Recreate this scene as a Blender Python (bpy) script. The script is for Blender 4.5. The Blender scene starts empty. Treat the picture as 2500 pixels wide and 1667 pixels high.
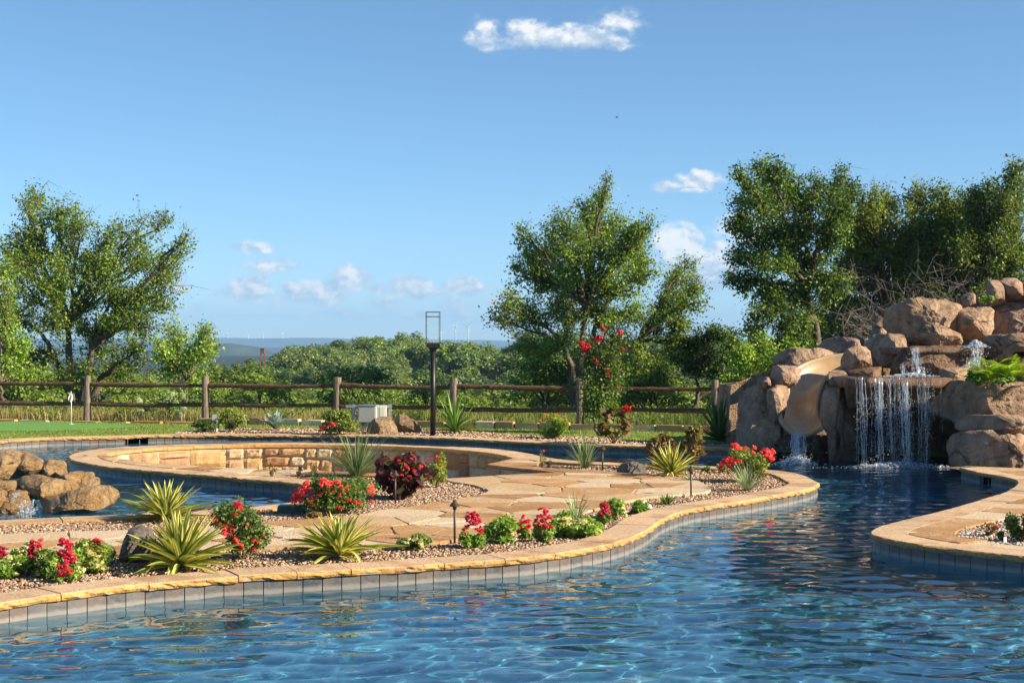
import bpy, bmesh, math, random
import numpy as np
from mathutils import Vector, Matrix, Euler
from mathutils.geometry import tessellate_polygon

# ------------------------------------------------------------------ camera, sky, sun, exposure
SC = bpy.context.scene
COL = SC.collection
F, CX, CY, CH = 3800.0, 1250.0, 833.5, 1.9      # survey constants: focal length (px of the 2500 px photo), centre, eye height over the water

cd = bpy.data.cameras.new('camera'); cam = bpy.data.objects.new('camera', cd); COL.objects.link(cam)
cam.location = (0, 0, CH); cam.rotation_euler = (math.radians(90), 0, 0)
cd.sensor_width = 36; cd.lens = 36 * F / 2500; cd.clip_start = 0.1; cd.clip_end = 60000
SC.camera = cam

SUN_EL, SUN_AZ = math.radians(29), math.radians(106)     # azimuth clockwise from the view direction
sun_vec = Vector((math.sin(SUN_AZ) * math.cos(SUN_EL), math.cos(SUN_AZ) * math.cos(SUN_EL), math.sin(SUN_EL)))
sl = bpy.data.lights.new('sun', 'SUN'); sl.energy = 5.0; sl.angle = math.radians(0.5); sl.color = (1.0, 0.84, 0.62)
so = bpy.data.objects.new('sun', sl); COL.objects.link(so)
sl.cycles.is_caustics_light = True
so.rotation_euler = (-sun_vec).to_track_quat('-Z', 'Y').to_euler(); so.location = (30, -5, 30)

vs = SC.view_settings
vs.view_transform = 'Standard'; vs.look = 'None'; vs.exposure = 1.22; vs.gamma = 1.0; vs.use_curve_mapping = False
SC.cycles.max_bounces = 8; SC.cycles.diffuse_bounces = 4; SC.cycles.glossy_bounces = 3
SC.cycles.transmission_bounces = 6; SC.cycles.transparent_max_bounces = 16; SC.cycles.volume_bounces = 0
SC.cycles.caustics_reflective = False; SC.cycles.caustics_refractive = True
SC.cycles.sample_clamp_indirect = 6.0
try:
    SC.cycles.use_denoising = True
except Exception:
    pass


def node(nt, typ, ins=None, **attrs):
    n = nt.nodes.new(typ)
    for k, v in attrs.items():
        setattr(n, k, v)
    for k, v in (ins or {}).items():
        s = n.inputs[k]
        if isinstance(v, bpy.types.NodeSocket):
            nt.links.new(v, s)
        else:
            if hasattr(s, 'default_value'):
                try:
                    s.default_value = v
                except Exception:
                    s.default_value = tuple(v) + (1.0,) if len(v) == 3 else v
    return n


def math_n(nt, op, a, b=None, c=None, clamp=False):
    ins = {0: a}
    if b is not None: ins[1] = b
    if c is not None: ins[2] = c
    n = node(nt, 'ShaderNodeMath', ins, operation=op, use_clamp=clamp)
    return n.outputs[0]


def vmath(nt, op, a, b=None):
    ins = {0: a}
    if b is not None: ins[1] = b
    n = node(nt, 'ShaderNodeVectorMath', ins, operation=op)
    return n.outputs['Value'] if op in ('LENGTH', 'DOT_PRODUCT', 'DISTANCE') else n.outputs[0]


def mixc(nt, fac, a, b, blend='MIX'):
    n = nt.nodes.new('ShaderNodeMix'); n.data_type = 'RGBA'; n.blend_type = blend
    for s, v in ((n.inputs[0], fac), (n.inputs[6], a), (n.inputs[7], b)):
        if isinstance(v, bpy.types.NodeSocket): nt.links.new(v, s)
        elif isinstance(v, (int, float)): s.default_value = v
        else: s.default_value = tuple(v) + (1.0,) if len(v) == 3 else v
    return n.outputs[2]


def ramp(nt, fac, stops, interp='LINEAR'):
    n = nt.nodes.new('ShaderNodeValToRGB'); cr = n.color_ramp; cr.interpolation = interp
    while len(cr.elements) < len(stops): cr.elements.new(0.5)
    for e, (p, c) in zip(cr.elements, stops):
        e.position = p
        e.color = tuple(c) + (1.0,) if len(c) == 3 else c
    if isinstance(fac, bpy.types.NodeSocket): nt.links.new(fac, n.inputs[0])
    return n.outputs[0]


def noise(nt, vec, scale, detail=4, rough=0.55, dist=0.0, out='Fac'):
    n = node(nt, 'ShaderNodeTexNoise', {'Scale': scale, 'Detail': detail, 'Roughness': rough, 'Distortion': dist})
    if vec is not None: nt.links.new(vec, n.inputs['Vector'])
    return n.outputs[0] if out == 'Fac' else n.outputs[1]


# sky: Nishita daylight plus fair-weather cumulus at infinity
W = bpy.data.worlds.new('World'); SC.world = W; W.use_nodes = True
wt = W.node_tree; wt.nodes.clear()
sky = node(wt, 'ShaderNodeTexSky', sky_type='NISHITA')
sky.sun_disc = False; sky.sun_elevation = SUN_EL; sky.sun_rotation = SUN_AZ
sky.altitude = 3000; sky.air_density = 1.0; sky.dust_density = 0.0; sky.ozone_density = 6.0
skyc = node(wt, 'ShaderNodeHueSaturation', {'Hue': 0.488, 'Saturation': 0.97, 'Value': 1.0, 'Color': sky.outputs[0]}).outputs[0]
tc = node(wt, 'ShaderNodeTexCoord')
sep = node(wt, 'ShaderNodeSeparateXYZ', {0: tc.outputs['Generated']})
az = math_n(wt, 'ARCTAN2', sep.outputs[0], sep.outputs[1])
el = math_n(wt, 'ARCSINE', sep.outputs[2])
cvec = node(wt, 'ShaderNodeCombineXYZ', {0: az, 1: el, 2: 0.0}).outputs[0]
warp = noise(wt, cvec, 60.0, 3, 0.6, out='Color')
wv = vmath(wt, 'MULTIPLY', vmath(wt, 'SUBTRACT', warp, (0.5, 0.5, 0.5)), (0.012, 0.007, 0.0))
cw = vmath(wt, 'ADD', cvec, wv)
CLOUDS = [  # photo px centre, half sizes, weight
    (1290, 84, 62, 34, .95), (1395, 94, 100, 30, .95), (1475, 102, 80, 22, .75), (1215, 98, 95, 26, .55), (1180, 72, 45, 34, .48), (1510, 60, 70, 40, .45),
    (1705, 447, 60, 26, .9), (1640, 456, 50, 16, .55),
    (1655, 610, 62, 60, 1.1), (1700, 655, 95, 55, 1.0), (1760, 640, 55, 45, .9),
    (608, 704, 55, 34, 1.0), (560, 716, 60, 16, .5), (625, 608, 70, 18, .5), (660, 650, 85, 26, .55),
    (733, 714, 42, 30, 1.0), (790, 718, 62, 36, 1.0), (700, 735, 80, 26, .45), (858, 680, 46, 34, 1.0), (820, 690, 50, 22, .5),
    (940, 742, 48, 28, .55), (1000, 702, 58, 30, 1.05), (925, 706, 60, 18, .5), (1130, 700, 56, 26, .85), (1085, 712, 50, 18, .5),
    (425, 692, 36, 34, .75), (480, 750, 30, 20, .4), (1110, 748, 55, 40, .45), (1030, 770, 60, 22, .38), (820, 770, 90, 20, .36),
    (1830, 560, 90, 40, .7), (1240, 735, 60, 36, .5)]
rnd = random.Random(5)
for k in range(18):    # the same fair-weather field goes on all round the horizon, outside the frame
    a = rnd.uniform(0.42, 2 * math.pi - 0.42)
    a = a if a <= math.pi else a - 2 * math.pi
    e = rnd.uniform(0.02, 0.22)
    CLOUDS.append((CX + a * F, CY - e * F, rnd.uniform(50, 150), rnd.uniform(20, 46), rnd.uniform(.6, 1)))
dens = None; hgt = None
for (px, py, rx, ry, w) in CLOUDS:
    a, e = (math.atan2(px - CX, F), math.atan2(CY - py, F)) if abs(px - CX) < 2000 else ((px - CX) / F, (CY - py) / F)
    q = vmath(wt, 'MULTIPLY', vmath(wt, 'SUBTRACT', cw, (a, e, 0)), (F / (rx * 1.35), F / (ry * 1.35), 0))
    v = math_n(wt, 'MULTIPLY', math_n(wt, 'SUBTRACT', 1.0, vmath(wt, 'LENGTH', q)), w)
    dens = v if dens is None else math_n(wt, 'MAXIMUM', dens, v)
# flat bases with underside shade painted grey: height above the base line of the few big clouds, one level line each
hgt = 0.0
for (a, e, ra, re_) in ((140, 88, 330, 46), (440, 452, 130, 34), (430, 640, 170, 70)):
    q = vmath(wt, 'MULTIPLY', vmath(wt, 'SUBTRACT', cw, (a / F, math.atan2(CY - e, F), 0)), (F / ra, F / re_, 0))
    sx = node(wt, 'ShaderNodeSeparateXYZ', {0: q})
    inx = math_n(wt, 'LESS_THAN', vmath(wt, 'LENGTH', vmath(wt, 'MULTIPLY', q, (1, .4, 0))), 1.0)
    hgt = math_n(wt, 'MULTIPLY_ADD', sx.outputs[1], inx, hgt)
cs = vmath(wt, 'MULTIPLY', cw, (1.0, 1.3, 1.0))
f1 = noise(wt, cs, 78.0, 7, 0.57)
f2 = noise(wt, vmath(wt, 'ADD', cs, (0.0034, 0.0042, 0)), 78.0, 7, 0.57)
dd = math_n(wt, 'ADD', dens, math_n(wt, 'MULTIPLY', math_n(wt, 'SUBTRACT', f1, 0.46), 1.25))
mr = node(wt, 'ShaderNodeMapRange', {0: dd, 1: 0.06, 2: 0.58, 3: 0.0, 4: 1.0}, interpolation_type='SMOOTHSTEP')
gate = node(wt, 'ShaderNodeMapRange', {0: dens, 1: 0.0, 2: 0.25, 3: 0.0, 4: 1.0}, interpolation_type='SMOOTHSTEP')
alpha = math_n(wt, 'MULTIPLY', mr.outputs[0], gate.outputs[0], clamp=True)
shade = math_n(wt, 'ADD', math_n(wt, 'MULTIPLY', math_n(wt, 'SUBTRACT', f1, f2), 2.2), math_n(wt, 'ADD', math_n(wt, 'MULTIPLY', dens, 0.35), math_n(wt, 'MULTIPLY_ADD', hgt, .5, .42)), clamp=True)  # sunward brightening and underside shade painted into the cloud colour
cloudc = ramp(wt, shade, [(0.0, (2.3, 3.3, 4.6)), (0.5, (3.9, 4.6, 5.4)), (0.95, (6.9, 6.8, 6.6))])
skymix = mixc(wt, math_n(wt, 'MULTIPLY', alpha, 0.88), skyc, cloudc)
bg = node(wt, 'ShaderNodeBackground', {'Color': skymix, 'Strength': 0.068})
wo = node(wt, 'ShaderNodeOutputWorld', {'Surface': bg.outputs[0]})
try:
    W.cycles.sampling_method = 'MANUAL'; W.cycles.sample_map_resolution = 1024
except Exception:
    pass

# ------------------------------------------------------------------ helpers
Z0 = 0.15         # top of the flagstone deck above the water
ZG = 0.125        # top of the gravel


def G(px, py, z=Z0):
    """photo pixel on a level surface of height z -> world point"""
    d = F * (CH - z) / (py - CY)
    return Vector(((px - CX) * d / F, d, z))


def D(px, py, d):
    """photo pixel at a known distance d -> world point"""
    return Vector(((px - CX) * d / F, d, CH - (py - CY) * d / F))


def gxy(lst, z=Z0):
    return np.array([G(px, py, z)[:2] for px, py in lst])


WLOC = {}


def wloc(o):
    v = Vector((0, 0, 0))
    while o is not None:
        v = v + o.location
        o = o.parent
    return v


def tag(o, label=None, cat=None, group=None, kind=None):
    if label: o['label'] = label
    if cat: o['category'] = cat
    if group: o['group'] = group
    if kind: o['kind'] = kind
    return o


def thing(name, label, cat, loc, group=None, kind=None):
    o = bpy.data.objects.new(name, None); COL.objects.link(o)
    o.empty_display_size = 0.1
    o.location = loc
    return tag(o, label, cat, group, kind)


def mesh(name, V, Fc, mat, col=None, smooth=False):
    V = np.asarray(V, dtype=np.float64).reshape(-1, 3)
    me = bpy.data.meshes.new(name)
    if isinstance(Fc, np.ndarray) and len(Fc):
        m, k = Fc.shape
        me.vertices.add(len(V)); me.vertices.foreach_set('co', V.astype(np.float32).ravel())
        me.loops.add(m * k); me.loops.foreach_set('vertex_index', Fc.astype(np.int32).ravel())
        me.polygons.add(m); me.polygons.foreach_set('loop_start', np.arange(0, m * k, k, dtype=np.int32))
        me.update(calc_edges=True)
    else:
        me.from_pydata(V.tolist(), [], [list(f) for f in Fc]); me.update()
    if col is not None:
        c = np.ones((len(V), 4), dtype=np.float32); c[:, :3] = np.asarray(col, dtype=np.float32).reshape(-1, 3)
        at = me.color_attributes.new('col', 'FLOAT_COLOR', 'POINT'); at.data.foreach_set('color', c.ravel())
    if smooth:
        me.polygons.foreach_set('use_smooth', np.ones(len(me.polygons), dtype=bool))
    if mat is not None:
        me.materials.append(mat)
    return me


def obj(name, V, Fc, mat, parent=None, origin=None, col=None, smooth=False):
    V = np.array(V, dtype=np.float64).reshape(-1, 3)
    base = wloc(parent) if parent is not None else Vector((0, 0, 0))
    org = Vector(origin) if origin is not None else base
    me = mesh(name, V - np.array(org), Fc, mat, col, smooth)
    o = bpy.data.objects.new(name, me); COL.objects.link(o)
    if parent is not None: o.parent = parent
    o.location = org - base
    return o


def inst(name, me, parent, world, rot=(0, 0, 0), scale=(1, 1, 1)):
    o = bpy.data.objects.new(name, me); COL.objects.link(o)
    if parent is not None:
        o.parent = parent; o.location = Vector(world) - wloc(parent)
    else:
        o.location = world
    o.rotation_euler = rot
    o.scale = scale if hasattr(scale, '__len__') else (scale,) * 3
    return o


class MB:
    """collects vertices and faces"""
    def __init__(s): s.v, s.f, s.c = [], [], []

    def add(s, V, Fc, col=None):
        b = len(s.v)
        V = [tuple(v) for v in V]
        s.v += V
        s.f += [tuple(i + b for i in f) for f in Fc]
        s.c += [tuple(col)] * len(V) if col is not None and not hasattr(col[0], '__len__') else ([tuple(c) for c in col] if col is not None else [(1, 1, 1)] * len(V))

    def box(s, c, size, rz=0.0, col=None, taper=1.0):
        hx, hy, hz = size[0] / 2, size[1] / 2, size[2] / 2
        cr, sr = math.cos(rz), math.sin(rz)
        V = []
        for z, t in ((-hz, 1.0), (hz, taper)):
            for x, y in ((-hx, -hy), (hx, -hy), (hx, hy), (-hx, hy)):
                V.append((c[0] + (x * cr - y * sr) * t, c[1] + (x * sr + y * cr) * t, c[2] + z))
        s.add(V, [(3, 2, 1, 0), (4, 5, 6, 7), (0, 1, 5, 4), (1, 2, 6, 5), (2, 3, 7, 6), (3, 0, 4, 7)], col)

    def tube(s, P, R, n=6, col=None, cap=True):
        V, Fc = tube(P, R, n, cap); s.add(V, Fc, col)

    def obj(s, name, mat, parent=None, origin=None, smooth=False, usecol=False):
        return obj(name, s.v, s.f, mat, parent, origin, s.c if usecol else None, smooth)


def tube(P, R, n=6, cap=True):
    P = [Vector(p) for p in P]
    if not hasattr(R, '__len__'): R = [R] * len(P)
    V, Fc = [], []
    ref = None
    for i, p in enumerate(P):
        t = (P[min(i + 1, len(P) - 1)] - P[max(i - 1, 0)])
        t = t.normalized() if t.length > 1e-9 else Vector((0, 0, 1))
        if ref is None:
            ref = t.orthogonal().normalized()
        a = (ref - t * ref.dot(t))
        a = a.normalized() if a.length > 1e-6 else t.orthogonal().normalized()
        ref = a
        b = t.cross(a)
        for k in range(n):
            th = 2 * math.pi * k / n
            V.append(tuple(p + (a * math.cos(th) + b * math.sin(th)) * R[i]))
    for i in range(len(P) - 1):
        for k in range(n):
            k2 = (k + 1) % n
            Fc.append((i * n + k, i * n + k2, (i + 1) * n + k2, (i + 1) * n + k))
    if cap:
        Fc.append(tuple(range(n - 1, -1, -1))); Fc.append(tuple(range((len(P) - 1) * n, len(P) * n)))
    return V, Fc


def _h(ix, iy, iz, seed):
    h = np.sin(ix * 127.1 + iy * 311.7 + iz * 74.7 + seed * 53.3) * 43758.5453
    return h - np.floor(h)


def vnoise(P, seed=0):
    P = np.asarray(P, dtype=np.float64)
    i = np.floor(P); f = P - i; f = f * f * (3 - 2 * f)
    x, y, z = i[:, 0], i[:, 1], i[:, 2]
    fx, fy, fz = f[:, 0], f[:, 1], f[:, 2]
    r = 0
    for dx in (0, 1):
        for dy in (0, 1):
            for dz in (0, 1):
                w = (fx if dx else 1 - fx) * (fy if dy else 1 - fy) * (fz if dz else 1 - fz)
                r = r + w * _h(x + dx, y + dy, z + dz, seed)
    return r * 2 - 1


def fbm(P, seed=0, octv=4, gain=0.5):
    P = np.asarray(P, dtype=np.float64)
    r = 0; a = 1.0; s = 1.0
    for o in range(octv):
        r = r + a * vnoise(P * s + o * 17.3, seed + o)
        a *= gain; s *= 2.03
    return r


def catmull(P, step=0.05):
    """smooth polyline through 2-D points, resampled evenly"""
    P = np.asarray(P, dtype=np.float64)
    Q = np.vstack([2 * P[0] - P[1], P, 2 * P[-1] - P[-2]])
    out = []
    for i in range(1, len(Q) - 2):
        p0, p1, p2, p3 = Q[i - 1], Q[i], Q[i + 1], Q[i + 2]
        n = max(2, int(np.linalg.norm(p2 - p1) / step))
        t = np.linspace(0, 1, n, endpoint=False)[:, None]
        out.append(0.5 * ((2 * p1) + (-p0 + p2) * t + (2 * p0 - 5 * p1 + 4 * p2 - p3) * t ** 2 + (-p0 + 3 * p1 - 3 * p2 + p3) * t ** 3))
    out.append(P[-1:])
    return resample(np.vstack(out), step)


def resample(P, step=None, n=None):
    P = np.asarray(P, dtype=np.float64)
    s = np.concatenate([[0], np.cumsum(np.linalg.norm(np.diff(P, axis=0), axis=1))])
    if n is None: n = max(2, int(round(s[-1] / step)) + 1)
    t = np.linspace(0, s[-1], n)
    return np.stack([np.interp(t, s, P[:, k]) for k in range(P.shape[1])], axis=1)


def smooth_line(P, it=6):
    P = P.copy()
    for _ in range(it):
        P[1:-1] = 0.25 * P[:-2] + 0.5 * P[1:-1] + 0.25 * P[2:]
    return P


def offset(P, d):
    """shift a 2-D polyline to its left by d"""
    T = np.gradient(P, axis=0); T /= np.linalg.norm(T, axis=1)[:, None] + 1e-12
    return P + np.stack([-T[:, 1], T[:, 0]], axis=1) * d


def inside(P, poly):
    P = np.asarray(P); poly = np.asarray(poly)
    x, y = P[:, 0], P[:, 1]
    r = np.zeros(len(P), dtype=bool)
    n = len(poly); j = n - 1
    for i in range(n):
        xi, yi = poly[i]; xj, yj = poly[j]
        c = ((yi > y) != (yj > y)) & (x < (xj - xi) * (y - yi) / (yj - yi + 1e-15) + xi)
        r ^= c; j = i
    return r


def scatter(poly, n, rng):
    poly = np.asarray(poly)
    lo, hi = poly.min(0), poly.max(0)
    out = []
    tot = 0
    while tot < n:
        Q = rng.uniform(lo, hi, (n * 2, 2)); Q = Q[inside(Q, poly)]
        out.append(Q); tot += len(Q)
        if len(Q) == 0: break
    return np.vstack(out)[:n]


def area(poly):
    p = np.asarray(poly); q = np.roll(p, -1, axis=0)
    return abs(np.sum(p[:, 0] * q[:, 1] - q[:, 0] * p[:, 1])) / 2


def sheet(name, outer, z, mat, parent=None, holes=(), thick=0.0):
    """flat sheet with holes"""
    loops = [[Vector((p[0], p[1], 0)) for p in outer]] + [[Vector((p[0], p[1], 0)) for p in h] for h in holes]
    tris = tessellate_polygon(loops)
    V = [(v.x, v.y, z) for l in loops for v in l]
    Fc = []
    for t in tris:
        a, b, c = (Vector(V[i]) for i in t)
        Fc.append(t if (b - a).cross(c - a).z > 0 else (t[0], t[2], t[1]))
    return obj(name, V, Fc, mat, parent)


# ------------------------------------------------------------------ materials
def new_mat(name):
    m = bpy.data.materials.new(name); m.use_nodes = True
    nt = m.node_tree; nt.nodes.clear()
    return m, nt


def finish(nt, color, rough=0.8, bump=None, bstr=0.4, bdist=0.02, spec=0.3, metal=0.0, shader=None):
    ins = {'Base Color': color, 'Roughness': rough, 'Metallic': metal, 'Specular IOR Level': spec}
    p = node(nt, 'ShaderNodeBsdfPrincipled', ins)
    if bump is not None:
        b = node(nt, 'ShaderNodeBump', {'Height': bump, 'Strength': bstr, 'Distance': bdist})
        nt.links.new(b.outputs[0], p.inputs['Normal'])
    node(nt, 'ShaderNodeOutputMaterial', {'Surface': p.outputs[0]})
    return p


def pos(nt):
    return node(nt, 'ShaderNodeNewGeometry').outputs['Position']


def attr(nt, name='col'):
    return node(nt, 'ShaderNodeAttribute', attribute_name=name).outputs['Color']


def orand(nt):
    return node(nt, 'ShaderNodeObjectInfo').outputs['Random']


def simple(name, c, rough=0.6, metal=0.0, var=0.15, scale=12.0, spec=0.4, bstr=0.15):
    m, nt = new_mat(name)
    n = noise(nt, pos(nt), scale, 5)
    c1 = tuple(x * (1 - var) for x in c); c2 = tuple(min(1, x * (1 + var)) for x in c)
    finish(nt, ramp(nt, n, [(0.3, c1), (0.7, c2)]), rough, n, bstr, 0.01, spec, metal)
    return m


def leafmat(name, trans=0.4, rough=0.5, tint=(1.25, 1.2, 0.45)):
    m, nt = new_mat(name)
    c = attr(nt)
    v = ramp(nt, noise(nt, pos(nt), 1.7, 3), [(0.3, (1.0, 1.0, 1.0)), (0.7, (1.5, 1.5, 1.42))])
    c = mixc(nt, 1.0, c, v, 'MULTIPLY')
    p = node(nt, 'ShaderNodeBsdfPrincipled', {'Base Color': c, 'Roughness': rough, 'Specular IOR Level': 0.35})
    t = node(nt, 'ShaderNodeBsdfTranslucent', {'Color': mixc(nt, 1.0, c, tint, 'MULTIPLY')})
    mx = node(nt, 'ShaderNodeMixShader', {0: trans, 1: p.outputs[0], 2: t.outputs[0]})
    node(nt, 'ShaderNodeOutputMaterial', {'Surface': mx.outputs[0]})
    return m


M = {}
# flagstone: every stone its own tone, bedding streaks, lichen-pale skins
m, nt = new_mat('flagstone'); P_ = pos(nt); r_ = orand(nt)
base = ramp(nt, r_, [(0.0, (.46, .27, .12)), (.17, (.56, .43, .28)), (.33, (.34, .19, .08)), (.5, (.60, .48, .33)), (.67, (.41, .23, .10)), (.83, (.52, .36, .20))], 'CONSTANT')
st = noise(nt, vmath(nt, 'MULTIPLY', P_, (1.6, 1.3, 3.0)), 2.2, 6, 0.62, 0.8)
base = mixc(nt, ramp(nt, st, [(.5, (0, 0, 0)), (.7, (.6, .6, .6))]), base, (.58, .46, .31))
sp = noise(nt, P_, 26, 5, 0.65)
base = mixc(nt, 1.0, base, ramp(nt, sp, [(.3, (.72, .68, .64)), (.55, (1, 1, 1)), (.8, (1.12, 1.1, 1.08))]), 'MULTIPLY')
finish(nt, base, 0.8, math_n(nt, 'ADD', math_n(nt, 'MULTIPLY', st, 1.5), noise(nt, P_, 60, 4)), 0.9, 0.02)
M['flag'] = m
# coping: colour attribute gives worn top / freshly split edge
m, nt = new_mat('coping_stone'); P_ = pos(nt); r_ = orand(nt)
base = mixc(nt, 1.0, attr(nt), ramp(nt, r_, [(0, (.88, .84, .82)), (.5, (1.02, 1, .97)), (1, (1.08, 1.0, .93))]), 'MULTIPLY')
n1 = noise(nt, P_, 14, 6, 0.65); n2 = noise(nt, P_, 2.6, 4, .6)
base = mixc(nt, ramp(nt, n1, [(.55, (0, 0, 0)), (.75, (.5, .5, .5))]), base, (.52, .43, .33))
base = mixc(nt, ramp(nt, n2, [(.36, (.85, .85, .85)), (.5, (0, 0, 0))]), base, (.36, .22, .115))
pit = noise(nt, P_, 48, 4, .7)
base = mixc(nt, 1.0, base, ramp(nt, pit, [(.33, (.45, .4, .36)), (.47, (1, 1, 1)), (.7, (1.12, 1.12, 1.12))]), 'MULTIPLY')
finish(nt, base, 0.85, math_n(nt, 'ADD', n1, math_n(nt, 'MULTIPLY', pit, .8)), 0.75, 0.014)
M['coping'] = m
# slate waterline tile
m, nt = new_mat('slate_tile'); P_ = pos(nt); r_ = orand(nt)
base = ramp(nt, r_, [(0, (.085, .09, .09)), (.2, (.125, .122, .115)), (.4, (.06, .068, .075)), (.6, (.125, .10, .085)), (.8, (.095, .10, .10))], 'CONSTANT')
n1 = noise(nt, P_, 11, 6, .68, 1.2)
base = mixc(nt, ramp(nt, n1, [(.42, (0, 0, 0)), (.66, (.85, .85, .85))]), base, (.17, .14, .12))
zz = node(nt, 'ShaderNodeSeparateXYZ', {0: P_}).outputs[2]
wl = node(nt, 'ShaderNodeMapRange', {0: math_n(nt, 'ADD', zz, math_n(nt, 'MULTIPLY', noise(nt, P_, 22, 3), .035)), 1: .062, 2: .038, 3: 0.0, 4: .55}).outputs[0]
base = mixc(nt, wl, base, (.30, .305, .30))
finish(nt, base, 0.45, n1, 0.3, 0.01, 0.4)
M['tile'] = m
M['grout'] = simple('grout', (.15, .12, .10), 0.9)
M['mortar'] = simple('mortar', (.42, .33, .235), 0.95, scale=20)
# pool plaster
m, nt = new_mat('pool_plaster'); P_ = pos(nt)
n1 = noise(nt, P_, 1.2, 5)
finish(nt, ramp(nt, n1, [(.3, (.045, .21, .34)), (.7, (.07, .29, .43))]), 0.8, noise(nt, P_, 40, 3), .2)
M['plaster'] = m
# building stone of the pit wall
m, nt = new_mat('rubble_stone'); P_ = pos(nt); r_ = orand(nt)
base = ramp(nt, r_, [(0, (.55, .40, .24)), (.14, (.42, .24, .11)), (.28, (.60, .48, .32)), (.42, (.36, .22, .13)), (.56, (.52, .34, .16)), (.70, (.62, .52, .38)), (.84, (.46, .30, .17)), (1, (.58, .42, .24))], 'CONSTANT')
n1 = noise(nt, P_, 7, 6, .65, .5)
base = mixc(nt, ramp(nt, n1, [(.5, (0, 0, 0)), (.72, (.8, .8, .8))]), base, (.30, .15, .06))
base = mixc(nt, 1.0, base, ramp(nt, noise(nt, P_, 40, 4), [(.3, (.7, .7, .7)), (.6, (1.05, 1.05, 1.05))]), 'MULTIPLY')
finish(nt, base, 0.9, math_n(nt, 'ADD', n1, noise(nt, P_, 30, 5, .7)), 0.8, .02)
M['rubble'] = m


def rockmat(name, c0, c1, c2, stain, sc=1.0, bs=0.9, rough=0.85, wet=0.0):
    m, nt = new_mat(name); P_ = pos(nt)
    n1 = noise(nt, P_, 1.6 * sc, 6, .6, .6); n2 = noise(nt, P_, 9 * sc, 6, .68)
    n3 = noise(nt, vmath(nt, 'MULTIPLY', P_, (3.5, 3.5, .6)), 1.5 * sc, 5, .6)
    base = ramp(nt, n1, [(.32, c0), (.5, c1), (.68, c2)])
    base = mixc(nt, ramp(nt, n3, [(.5, (0, 0, 0)), (.72, (.75, .75, .75))]), base, stain)
    base = mixc(nt, 1.0, base, ramp(nt, n2, [(.3, (.62, .6, .58)), (.55, (1, 1, 1)), (.75, (1.18, 1.16, 1.12))]), 'MULTIPLY')
    vc = node(nt, 'ShaderNodeTexVoronoi', {'Scale': 1.9 * sc}, feature='DISTANCE_TO_EDGE')
    nt.links.new(vmath(nt, 'ADD', vmath(nt, 'MULTIPLY', P_, (1.0, 1.0, 1.35)), vmath(nt, 'MULTIPLY', noise(nt, P_, 3.2 * sc, 4, .6, out='Color'), (.45, .45, .45))), vc.inputs['Vector'])
    ck = ramp(nt, vc.outputs['Distance'], [(0.0, (0, 0, 0)), (.022, (.75, .75, .75)), (.05, (1, 1, 1))])
    ckm = mixc(nt, ramp(nt, n1, [(.42, (0, 0, 0)), (.55, (1, 1, 1))]), ck, (1, 1, 1))
    base = mixc(nt, 1.0, base, ramp(nt, ckm, [(0, (.42, .38, .35)), (1, (1, 1, 1))]), 'MULTIPLY')
    r = rough if wet <= 0 else ramp(nt, n3, [(.4, (rough - wet,) * 3), (.7, (rough,) * 3)])
    finish(nt, base, r, math_n(nt, 'ADD', math_n(nt, 'ADD', n2, math_n(nt, 'MULTIPLY', noise(nt, P_, 38 * sc, 5, .7), .5)), math_n(nt, 'MULTIPLY', ckm, .5)), bs, .07)
    return m


M['grotto'] = rockmat('sculpted_rock', (.27, .18, .118), (.41, .28, .185), (.50, .365, .255), (.21, .14, .098), 1.0, 1.0)
M['grotto_pink'] = rockmat('sculpted_rock_reddish', (.30, .185, .135), (.43, .28, .20), (.51, .36, .265), (.24, .155, .11), 1.2, 1.0)
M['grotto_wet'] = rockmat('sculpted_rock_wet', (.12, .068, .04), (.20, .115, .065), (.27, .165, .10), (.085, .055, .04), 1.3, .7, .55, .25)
M['fallrock'] = rockmat('wet_sandstone', (.31, .18, .07), (.47, .30, .13), (.55, .40, .22), (.22, .135, .065), 2.2, 1.0, .5, .25)
M['boulder'] = rockmat('tan_boulder', (.32, .20, .11), (.42, .29, .17), (.50, .37, .25), (.26, .17, .10), 2.6, 1.0)
M['greyrock'] = rockmat('grey_boulder', (.15, .13, .12), (.24, .21, .19), (.34, .29, .25), (.10, .09, .085), 3.0, .9)
m, nt = new_mat('slide_gelcoat'); P_ = pos(nt)
n1 = noise(nt, vmath(nt, 'MULTIPLY', P_, (2, 2, 1)), 1.5, 4)
finish(nt, ramp(nt, n1, [(.35, (.38, .22, .09)), (.48, (.40, .28, .155)), (.62, (.42, .33, .22)), (.75, (.28, .21, .145))]), 0.32, noise(nt, P_, 14, 3), .08, .01, .5)
M['slide'] = m
# gravel
m, nt = new_mat('river_gravel')
finish(nt, mixc(nt, 1.0, attr(nt), ramp(nt, noise(nt, pos(nt), 70, 3), [(.3, (.8, .78, .76)), (.7, (1.1, 1.1, 1.1))]), 'MULTIPLY'), 0.7, None, spec=.35)
M['gravel'] = m
M['soil'] = simple('gravel_bed_soil', (.17, .11, .075), .95, scale=30)
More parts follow.
